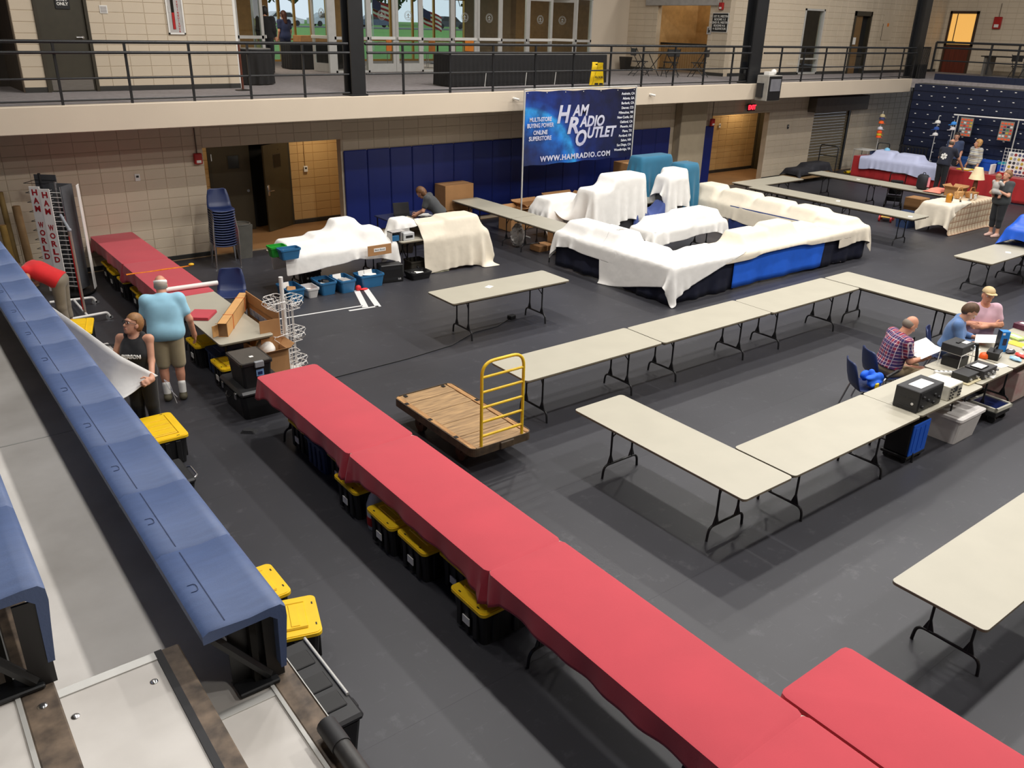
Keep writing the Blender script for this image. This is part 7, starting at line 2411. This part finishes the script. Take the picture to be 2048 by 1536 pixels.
M_lav = mat('lavender_sheet', (196, 202, 232), .85, var=.03, sheen=.1)
cover('dust_cover', 'pale lavender sheet over the left half of the red booth', M_lav, dict(x0=28.05, y0=13.75, x1=29.4, y1=16.6, boxes=[(28.4, 12, 29.3, 16.9, .755), (28.6, 15.6, 29.1, 16.2, 1.0), (28.6, 14.6, 29.1, 15.4, .98)], start_z=1.1, seed=31), group=None)
def cap(x, y, z, rgb, label, rz, nm='cap'):
    c = thing('baseball_cap', label, 'cap', (x, y, z), R(rz), 'caps on the booth display poles')
    m = mat('cap_%d_%d_%d' % rgb, rgb, .8)
    q = MB()
    prof = [(.088, 0), (.09, .03), (.08, .065), (.05, .09), (.01, .1)]
    q.lathe(prof, 16)
    q.build('crown', m, c, 60)
    MB().prism([(-.075, -.04), (-.07, -.12), (-.035, -.165), (.035, -.165), (.07, -.12), (.075, -.04)], .0, .008, T(0, 0, .005, 10)).build('brim', m, c)
    return c
def pole(x, y, z0, z1, label, name='display_pole'):
    p = thing(name, label, 'pole', (x, y, z0))
    MB().cyl((0, 0, 0), (0, 0, z1 - z0), .012).build('pole', M_alu, p, 40)
    MB().lathe([(.1, 0), (.1, .01), (.02, .02)], 14).build('base', M_black, p)
pole(29.0, 16.4, .76, 2.3, 'thin cap display pole at the left end of the booth')
for z, rgb, lab in ((2.1, (186, 170, 130), 'tan cap topping the left display pole'), (2.02, (60, 64, 110), 'navy cap just below the tan one'), (1.88, (240, 96, 30), 'bright orange cap on the left display pole'), (1.68, (206, 204, 214), 'white cap below the orange one'),
                    (1.56, (236, 84, 30), 'orange hat band under the white cap'), (1.48, (206, 180, 40), 'yellow hat band between two orange ones'), (1.4, (240, 90, 30), 'lowest orange hat band on the left pole')):
    cap(29.0, 16.4, z, rgb, lab, 60)
pole(29.3, 14.55, .76, 2.3, 'thin cap display pole behind the navy shirted man')
for z, rgb, lab in ((2.06, (224, 222, 216), 'white cap topping the middle display pole'), (1.85, (40, 76, 150), 'white fronted blue cap on the middle pole'), (1.66, (214, 212, 210), 'white cap lowest on the middle pole')):
    cap(29.3, 14.55, z, rgb, lab, 200)
pole(29.5, 14.1, .0, 2.2, 'thin cap display pole beside the left patch board')
cap(29.5, 14.1, 2.05, (58, 140, 222), 'bright blue cap beside the left patch board', 210)
cap(29.5, 14.1, 1.88, (216, 210, 210), 'white and red cap under the bright blue one', 210)
ws_ = thing('small_table', 'white folding step table at the left end of the booth', 'table', (29.5, 17.1, 0))
MB().cbox(-.3, -.3, .86, .3, .3, .88, .006).build('top', M_white, ws_)
for (x, y) in ((-.27, -.27), (.27, -.27), (-.27, .27), (.27, .27)):
    MB().cyl((x, y, 0), (x, y, .86), .014).build('leg', M_alu, ws_)
chs = copy_tree(SC, (29.55, 16.55, 0), R(0), 'stacked dark blue chair behind the left cap pole')
chs2 = copy_tree(SC, (29.55, 16.55, .06), R(0), 'upper dark blue chair of the pair behind the left cap pole')
bcap = thing('baseball_cap', 'sky blue cap lying on the pale sheet', 'cap', (28.85, 15.9, 1.02), R(120), 'caps on the booth display poles')
MB().lathe([(.1, 0), (.1, .03), (.08, .07), (.03, .095), (.005, .1)], 14).build('crown', mat('cap_sky', (130, 196, 232), .8), bcap, 60)
MB().prism([(-.08, -.04), (-.06, -.16), (.06, -.16), (.08, -.04)], 0, .008).build('brim', mat('cap_sky', (130, 196, 232), .8), bcap)
# pipe frame with patch boards
pfr = thing('patch_stand', 'white pipe frame holding two patch boards over the booth', 'frame', (29.9, 0, 0))
MB().tube([(0, 14.35, 2.33), (0, 11.6, 2.37)], .025).build('cross_bar', M_wire, pfr, 60)
for y in (12.25, 14.2):
    MB().tube([(0, y, 0), (0, y, 2.36)], .022).build('upright', M_alu, pfr, 60)
def patch_board(y, label, seed):
    g = random.Random(seed)
    bd = thing('patch_board', label, 'board', (29.86, y, 1.68))
    MB().cbox(-.015, -.235, -.02, .015, .235, .62, .01).build('edge', M_black, bd)
    MB().cbox(-.02, -.215, 0, -.008, .215, .6, .004).build('board', mat('board_grey', (132, 130, 122), .8), bd)
    for r in range(6):
        for c in range(4):
            rgb = g.choice([(232, 92, 50), (224, 220, 216), (232, 92, 50), (190, 50, 50), (40, 40, 70), (60, 130, 70), (206, 176, 60), (206, 206, 206)])
            if r in (0, 5): rgb = (236, 96, 52)
            MB().box(-.024, -.19 + c * .1, .02 + r * .097, -.018, -.115 + c * .1, .075 + r * .097).build('patch', mat('patch_%d_%d_%d' % rgb, rgb, .7), bd)
patch_board(13.85, 'grey board of patches hanging left under the white pipe', 3)
patch_board(12.55, 'grey board of patches hanging right under the white pipe', 4)
# grid panel with round badges
gp = thing('grid_panel', 'white wire grid panel with sheet of round badges at booth end', 'display', (28.95, 11.7, .76))
for i in range(9):
    MB().tube([(0, -.45 + i * .1, 0), (0, -.45 + i * .1, .82)], .006, 5).build('wire', M_wire, gp)
for i in range(9):
    MB().tube([(0, -.45, i * .1), (0, .36, i * .1)], .006, 5).build('wire', M_wire, gp)
MB().cbox(-.03, -.45, .06, -.015, .2, .72, .003).build('badge_sheet', M_paper, gp)
g7 = random.Random(2)
for r in range(5):
    for c in range(5):
        rgb = g7.choice([(80, 84, 120), (150, 150, 160), (150, 60, 60), (60, 60, 66), (196, 170, 70)])
        MB().cyl((-.03, -.38 + c * .12, .64 - r * .125), (-.036, -.38 + c * .12, .64 - r * .125), .045, n=12).build('badge', mat('badge_%d_%d_%d' % rgb, rgb, .5), gp)
# booth table items
for lab, (x, y), s_, rgb in (('yellow flat pad on the red booth beside the leaning man', (28.9, 13.1), (.24, .2, .02), (236, 200, 40)), ('white paper stand on the red booth', (28.75, 12.2), (.14, .03, .3), (232, 228, 226)), ('small red box on the red booth by the baby', (28.75, 11.9), (.1, .1, .1), (170, 30, 30)), ('flat white form on the booth edge', (28.7, 12.75), (.12, .1, .006), (236, 234, 230))):
    o = thing('booth_item', lab, 'item', (x, y, .757))
    MB().cbox(-s_[0], -s_[1], 0, s_[0], s_[1], s_[2], .003).build('body', mat('booth_%d_%d_%d' % rgb, rgb, .6), o)
    MB().box(-s_[0] * .6, -s_[1] * .6, s_[2], s_[0] * .6, s_[1] * .5, s_[2] + .001).build('top_print', M_paper, o)
for i, (y, c, lab) in enumerate(((12.9, (30, 84, 190), 'blue storage bin behind the blonde woman'), (12.2, (30, 84, 190), 'blue storage bin with teal lid behind the booth'), (13.6, (40, 84, 150), 'blue storage bin behind the leaning man'))):
    o = thing('storage_bin', lab, 'bin', (30.0, y, 0))
    MB().frustum((-.2, -.28, .2, .28), (-.23, -.32, .23, .32), 0, .95).build('bin_body', mat('bin_blue%d' % i, c, .5), o)
    MB().prism(rrect(-.24, -.33, .24, .33, .04, 2), .95, 1.0).build('lid', mat('bin_lid%d' % i, (40, 150, 170) if i == 1 else c, .5), o)
# people at the booth
nv, PN, _ = person('man in navy tee with white star emblem leaning on the red booth', (27.75, 13.3, 0), R(-92), stand(1.78, che=np.array((0, .1, 1.32)), nek=np.array((0, .17, 1.5)), hed=np.array((0, .24, 1.62)), shR=np.array((.2, .12, 1.42)), shL=np.array((-.2, .12, 1.42)), elR=np.array((.3, .3, 1.16)), elL=np.array((-.28, .2, 1.14)), wrR=np.array((.34, .58, .86)), wrL=np.array((-.2, .42, 1.05))), shirt=c_('tee_navy', (26, 30, 46)), pants=c_('trousers_black', (24, 25, 30)), shoes=M_black, hair=mat('hair_stubble', (90, 76, 64), .7), vox=.014, fat=.02, hairstyle='bald', face=(0, .9, -.3))
em = MB()
for a in (0, 60, 120):
    em.box(-.03, -.004, -.1, .03, .004, .1, T(0, 0, 0, 0, a))
em.build('star_emblem', M_paper, nv, 0, (0, -.085, 1.24), (R(-16), 0, 0))
person('man in blue-grey tee standing behind the booth', (29.62, 13.95, 0), R(95), stand(1.8), shirt=c_('tee_slate', (52, 66, 96)), pants=c_('trousers_black', (24, 25, 30)), shoes=M_black, hair=mat('hair_black', (34, 28, 26), .6), vox=.014, fat=.03, face=(-.3, .9, -.2))
person('woman with curly blonde hair in striped top behind the booth', (29.6, 13.2, 0), R(70), stand(1.64), shirt=pattern_mat('striped_top', (206, 204, 196), [(2, .055, .35, (70, 86, 110), .8), (2, .11, .12, (200, 180, 90), .6)]), pants=c_('jeans_dark', (48, 66, 98)), shoes=M_black, hair=mat('hair_blonde', (196, 150, 92), .6, var=.3, scale=25), vox=.013, female=True, hairstyle='curly', sleeve='34', face=(.5, .8, .1))
# woman holding a baby
wbp, PWB, JB2 = person('woman in dark grey tee and black capris holding a baby', (23.15, 9.42, 0), R(75), stand(1.68, elR=np.array((.26, .12, 1.1)), elL=np.array((-.26, .12, 1.1)), wrR=np.array((.08, .3, 1.12)), wrL=np.array((-.04, .3, 1.22))), shirt=c_('tee_darkgrey', (62, 66, 68)), pants=c_('capri_black', (34, 36, 40)), shoes=mat('flip_flop', (206, 172, 160), .6), hair=mat('hair_dark_blond2', (140, 104, 70), .6, var=.3, scale=25), vox=.013, fat=.05, female=True, pant='capri', hairstyle='bun', face=(.1, .95, .1), hem=.1, hands={'R': dict(dir=(-.9, .2, .2), palm=(0, -.3, 1), thumb=(0, 0, 1), curl=.4), 'L': dict(dir=(.9, .2, .2), palm=(0, -1, .2), thumb=(0, 0, 1), curl=.4)})
BJ = dict(pel=(0, 0, .0), che=(0, 0, .16), nek=(0, 0, .25), hed=(0, .01, .34), shR=(.09, 0, .22), shL=(-.09, 0, .22), elR=(.13, .06, .16), elL=(-.13, .06, .16), wrR=(.1, .13, .22), wrL=(-.1, .13, .22), hiR=(.05, .02, -.02), hiL=(-.05, .02, -.02), knR=(.1, .1, -.06), knL=(-.1, .1, -.06), anR=(.09, .08, -.16), anL=(-.09, .08, -.16))
def baby():
    p = thing('person', 'baby in pale grey clothes held up against the woman in dark grey', 'person', (22.84, 9.5, 1.2), R(-105))
    J = {k: np.array(v, float) for k, v in BJ.items()}
    bd = [_el(J['pel'], (.075, .07, .08)), _el(J['che'] - [0, 0, .03], (.08, .07, .11)), _rc(J['che'], J['nek'], .05, .035), _el(J['hed'], (.068, .075, .08)), _el(J['hed'] + [0, .07, -.02], (.014, .014, .012))]
    for s in 'RL':
        bd += [_rc(J['sh' + s], J['el' + s], .035, .03), _rc(J['el' + s], J['wr' + s], .03, .024), _el(J['wr' + s] + [0, .02, .01], (.022, .028, .022)), _rc(J['hi' + s], J['kn' + s], .05, .04), _rc(J['kn' + s], J['an' + s], .04, .03), _rc(J['an' + s], J['an' + s] + [0, .05, -.01], .025, .022)]
        for f_ in range(4):
            b0 = J['wr' + s] + np.array([-.012 + f_ * .008, .04, .012])
            bd.append(_rc(b0, b0 + [0, .022, .008], .006, .005))
    sdf_obj('body', bd, M_skin, p, .009, .02)
    sdf_obj('romper', [_el(J['pel'], (.085, .08, .09)), _el(J['che'] - [0, 0, .03], (.09, .08, .115)), _rc(J['shR'], J['elR'], .043, .04), _rc(J['shL'], J['elL'], .043, .04), _rc(J['hiR'], J['knR'], .058, .05), _rc(J['hiL'], J['knL'], .058, .05)], mat('romper_grey', (190, 186, 180), .8), p, .01, .02)
    sdf_obj('hair', [_el(J['hed'] + [0, -.012, .018], (.07, .072, .075))], mat('hair_baby', (150, 112, 82), .6), p, .009, .01, lambda X, Y, Z: np.maximum(Y - J['hed'][1] - .035, J['hed'][2] - Z))
    MB().ell((.025, .07, .35), (.008, .008, .008), 6, 5).build('eye', MATS['iris_dark'], p)
    MB().ell((-.025, .07, .35), (.008, .008, .008), 6, 5).build('eye', MATS['iris_dark'], p)
baby()
# upstairs people
person('person in black clothes standing in the open lobby doorway', (10.0, 24.6, ZC), R(-30), stand(1.75), shirt=c_('black_top', (26, 26, 28)), pants=c_('trousers_black', (24, 25, 30)), shoes=M_black, hair=mat('hair_black', (34, 28, 26), .6), vox=.015, sleeve='34', hairstyle='bob')
person('woman with long dark hair in a navy dress inside the lobby', (11.75, 27.4, ZC), R(10), stand(1.66), shirt=c_('dress_navy', (34, 46, 84)), pants=c_('skirt_navy', (26, 34, 62)), shoes=M_black, hair=mat('hair_dark_red', (66, 34, 26), .6), vox=.015, female=True, hairstyle='long', hem=.14)

# ---- checked table with bric-a-brac
table(22.0, 10.12, 'B', 'folding table under the checked cloth with the lamp', group='cloth covered tables')
M_check = pattern_mat('check_cloth', (222, 206, 178), [(0, .16, .16, (140, 84, 62), .7), (2, .16, .16, (140, 84, 62), .7), (0, .16, .45, (180, 146, 116), .35), (2, .16, .45, (180, 146, 116), .35)])
cover('table_cover', 'cream and brown checked cloth hanging to knee height', M_check, dict(x0=22.1, y0=9.5, x1=24.6, y1=11.1, boxes=[(22.0, 10.12, 24.44, 10.88, .74)], start_z=.78, seed=41), cat='tablecloth')
cover('table_cover', 'crumpled white cloth over the left end of the checked table', M_cream, dict(x0=21.55, y0=9.95, x1=23.0, y1=11.1, boxes=[(22.0, 10.12, 24.44, 10.88, .765)], start_z=.82, seed=42, rot=R(12)), cat='tablecloth')
lm = thing('table_lamp', 'table lamp with a cream pleated shade on the checked table', 'lamp', (24.05, 10.55, .78))
MB().lathe([(.1, 0), (.1, .03), (.05, .05), (.045, .1), (.06, .25), (.05, .4), (.02, .45)], 16).build('lamp_base', mat('lamp_brown', (92, 58, 36), .5), lm, 60)
MB().lathe([(.2, .45), (.1, .76)], 20).build('lamp_shade', mat('shade_cream', (240, 220, 178), .8), lm, 60)
ln = thing('lantern', 'amber glass lantern on the checked table', 'lantern', (22.42, 10.4, .79))
MB().lathe([(.07, 0), (.08, .03), (.08, .18), (.06, .22), (.03, .24)], 14).build('glass_body', mat('amber_glass', (196, 132, 40), .25), ln, 60)
MB().tube([(.0, -.082, .05), (.0, -.082, .17)], .014).build('dark_figure', M_black, ln)
for i, (x, y, lab, rgb, s_) in enumerate(((23.75, 10.45, 'brown wicker basket on the checked table', (176, 124, 70), (.17, .12, .14)), (23.35, 10.6, 'tan folded handbag on the checked table', (206, 160, 104), (.16, .07, .16)), (23.3, 10.25, 'small framed picture standing on the checked table', (170, 128, 84), (.07, .015, .2)), (23.5, 10.22, 'second small white framed picture on the checked table', (226, 216, 200), (.06, .015, .14)))):
    o = thing(lab.split(' on ')[0].replace(' standing', '').replace(' ', '_').replace('second_', '').replace('small_', ''), lab, 'ornament', (x, y, .785))
    if 'basket' in lab or 'bag' in lab:
        MB().frustum((-s_[0] * .8, -s_[1] * .8, s_[0] * .8, s_[1] * .8), (-s_[0], -s_[1], s_[0], s_[1]), 0, s_[2]).build('body', mat('orn%d' % i, rgb, .8, var=.25, scale=30), o)
        MB().tube([(-s_[0], 0, s_[2]), (-s_[0] * .5, 0, s_[2] + .12), (s_[0] * .5, 0, s_[2] + .12), (s_[0], 0, s_[2])], .012).build('handle', mat('orn%d' % i, rgb, .8), o)
    else:
        MB().cbox(-s_[0], -s_[1], 0, s_[0], s_[1], s_[2], .004, T(0, 0, 0, -10)).build('frame', mat('orn%d' % i, rgb, .6), o)
        MB().box(-s_[0] * .7, -s_[1] - .002, .03, s_[0] * .7, -s_[1], s_[2] - .03, T(0, 0, 0, -10)).build('picture', M_paper, o)
for i, (x, y) in enumerate(((22.75, 10.25), (22.95, 10.35), (23.1, 10.2), (22.9, 10.6), (23.15, 10.45))):
    o = thing('trinket', ['small dark trinket beside the lantern', 'tiny brass trinket in the middle of the checked cloth', 'tiny grey trinket near the front of the checked cloth', 'small black trinket at the back of the checked cloth', 'small white trinket before the tan handbag'][i], 'trinket', (x, y, .785))
    MB().lathe([(.02, 0), (.028, .02), (.012, .04), (.016, .06), (.002, .07)], 10).build('body', mat('trinket_%d' % i, [(60, 50, 44), (180, 140, 60), (150, 150, 150), (40, 40, 40), (220, 216, 206)][i], .4), o, 60)
    MB().cyl((0, 0, .07), (0, 0, .078), .006).build('tip', M_alu, o)
# ---- on and under the far tables
bp = thing('backpack', 'black backpack with pink bottle on the far table', 'bag', (23.95, 11.95, .741), R(80))
MB().cbox(-.17, -.11, 0, .17, .11, .42, .07).build('pack', mat('pack_black', (30, 32, 38), .7), bp, 60)
MB().cbox(-.12, -.16, .03, .12, -.1, .24, .03).build('front_pocket', mat('pack_black2', (24, 26, 30), .7), bp, 60)
MB().tube([(-.05, 0, .42), (-.03, 0, .47), (.03, 0, .47), (.05, 0, .42)], .01).build('grab_loop', M_black, bp)
MB().cyl((-.19, 0, .1), (-.19, 0, .36), .035, n=12).build('bottle', mat('bottle_pink', (232, 150, 160), .3), bp, 40)
cover('jacket', 'salmon pink jacket heaped beside the backpack', mat('salmon', (232, 140, 120), .8), dict(x0=23.6, y0=11.25, x1=24.25, y1=11.75, boxes=[(23.55, 10.56, 24.3, 13, .74), (23.75, 11.35, 24.1, 11.6, .83)], start_z=.9, seed=51, step=.05), cat='jacket')
carton(23.65, 10.75, 24.1, 11.15, .2, 'open tan carton on the far table left of the lamp', z=.741, flaps=True)
carton(24.6, 12.2, 25.1, 12.7, .34, 'brown carton on the floor behind the stroller')
sr = thing('baby_stroller', 'black stroller with red seat standing between the far tables', 'stroller', (24.7, 13.1, 0), R(-62))
MB().tube(fillet([(-.2, .2, .1), (-.22, -.22, 1.0), (.22, -.22, 1.0), (.2, .2, .1)], .08), .015).build('push_frame', M_black, sr, 60)
MB().tube([(-.22, -.25, .08), (-.2, .15, .5)], .015).tube([(.22, -.25, .08), (.2, .15, .5)], .015).build('rear_frame', M_black, sr)
MB().cbox(-.18, -.12, .38, .18, .22, .46, .03).build('seat', mat('stroller_red', (196, 36, 34), .7), sr)
MB().cbox(-.18, -.2, .42, .18, -.12, .85, .03, T(0, 0, 0, 10)).build('backrest', M_blackcloth, sr)
MB().cbox(-.13, .12, .52, .13, .2, .7, .03).build('padding', mat('stroller_red', (196, 36, 34), .7), sr)
MB().cbox(-.2, -.15, .15, .2, .15, .3, .03).build('basket', M_blackcloth, sr)
for (x, y) in ((-.2, .32), (.2, .32), (-.23, -.28), (.23, -.28)):
    MB().cyl((x - .02, y, .08), (x + .02, y, .08), .08, n=14).build('wheel', M_black, sr, 40)
ty = thing('toy_cart', 'small wooden pull cart with red wheels on the floor', 'toy', (22.45, 12.0, 0), R(20))
MB().cbox(-.25, -.12, .12, .25, .12, .16, .01).build('deck', mat('toy_wood', (206, 164, 80), .5), ty)
for (x, y) in ((-.18, -.15), (.18, -.15), (-.18, .15), (.18, .15)):
    MB().cyl((x, y - .02, .09), (x, y + .02, .09), .09, n=14).build('wheel', M_red, ty, 40)
MB().tube([(.25, 0, .14), (.6, -.2, .03)], .01).build('handle', M_black, ty)
nb = thing('storage_tote', 'dark blue lidded tote on the floor beyond the long far tables', 'tote', (21.95, 11.1, 0))
MB().frustum((.04, .04, .46, .36), (0, 0, .5, .4), 0, .36).build('tote_body', M_navybin, nb)
MB().prism(rrect(-.02, -.02, .52, .42, .03, 2), .36, .4).build('lid', M_navybin, nb)
# pile of black curtains on a flat cart by the roll-up door
fc = thing('platform_cart', 'flat cart with tube handle loaded with black curtains', 'cart', (25.4, 16.9, 0))
MB().cbox(0, 0, .14, 2.2, .85, .2, .01).build('deck', mat('cart_ply', (130, 104, 70), .7), fc)
MB().tube(fillet([(2.15, .08, .2), (2.15, .08, 1.1), (2.15, .8, 1.1), (2.15, .8, .2)], .1), .02).build('handle', M_steel, fc, 60)
MB().tube([(2.15, .08, .75), (2.15, .8, .75)], .016).build('handle_bar', M_steel, fc)
for (x, y) in ((.2, .12), (2.0, .12), (.2, .73), (2.0, .73)):
    MB().cyl((x - .02, y, .07), (x + .02, y, .07), .07, n=12).build('wheel', M_black, fc, 40)
M_curt = mat('curtain_black', (38, 38, 44), .85, var=.15)
cover('curtain_pile', 'heap of black curtains on the flat cart', M_curt, dict(x0=25.35, y0=16.85, x1=27.5, y1=17.85, boxes=[(25.4, 16.9, 27.6, 17.75, .2), (25.5, 17.0, 26.6, 17.65, .42), (26.3, 17.05, 27.3, 17.6, .55)], start_z=.7, seed=61, step=.06), cat='curtains')
yb = thing('yellow_tool', 'flat yellow object on the floor by the roll-up door', 'tool', (29.3, 17.4, 0))
MB().cbox(-.3, -.12, .0, .3, .12, .08, .03).build('body', M_yel, yb)
MB().tube([(-.3, 0, .06), (-.42, 0, .09)], .02).build('grip', M_black, yb)
ht = thing('hand_truck', 'black hand truck parked at the end of the bleachers', 'hand truck', (30.1, 16.75, 0), R(-60))
MB().tube(fillet([(-.2, 0, .1), (-.2, .05, 1.1), (.2, .05, 1.1), (.2, 0, .1)], .08), .018).build('frame', M_steel, ht, 60)
for z in (.35, .6, .85):
    MB().tube([(-.2, .02, z), (.2, .02, z)], .012).build('rung', M_steel, ht)
MB().cbox(-.22, -.25, .03, .22, 0, .05, .006).build('toe_plate', M_steel, ht)
for x in (-.24, .24):
    MB().cyl((x - .025, .04, .1), (x + .025, .04, .1), .1, n=14).build('wheel', M_black, ht, 40)
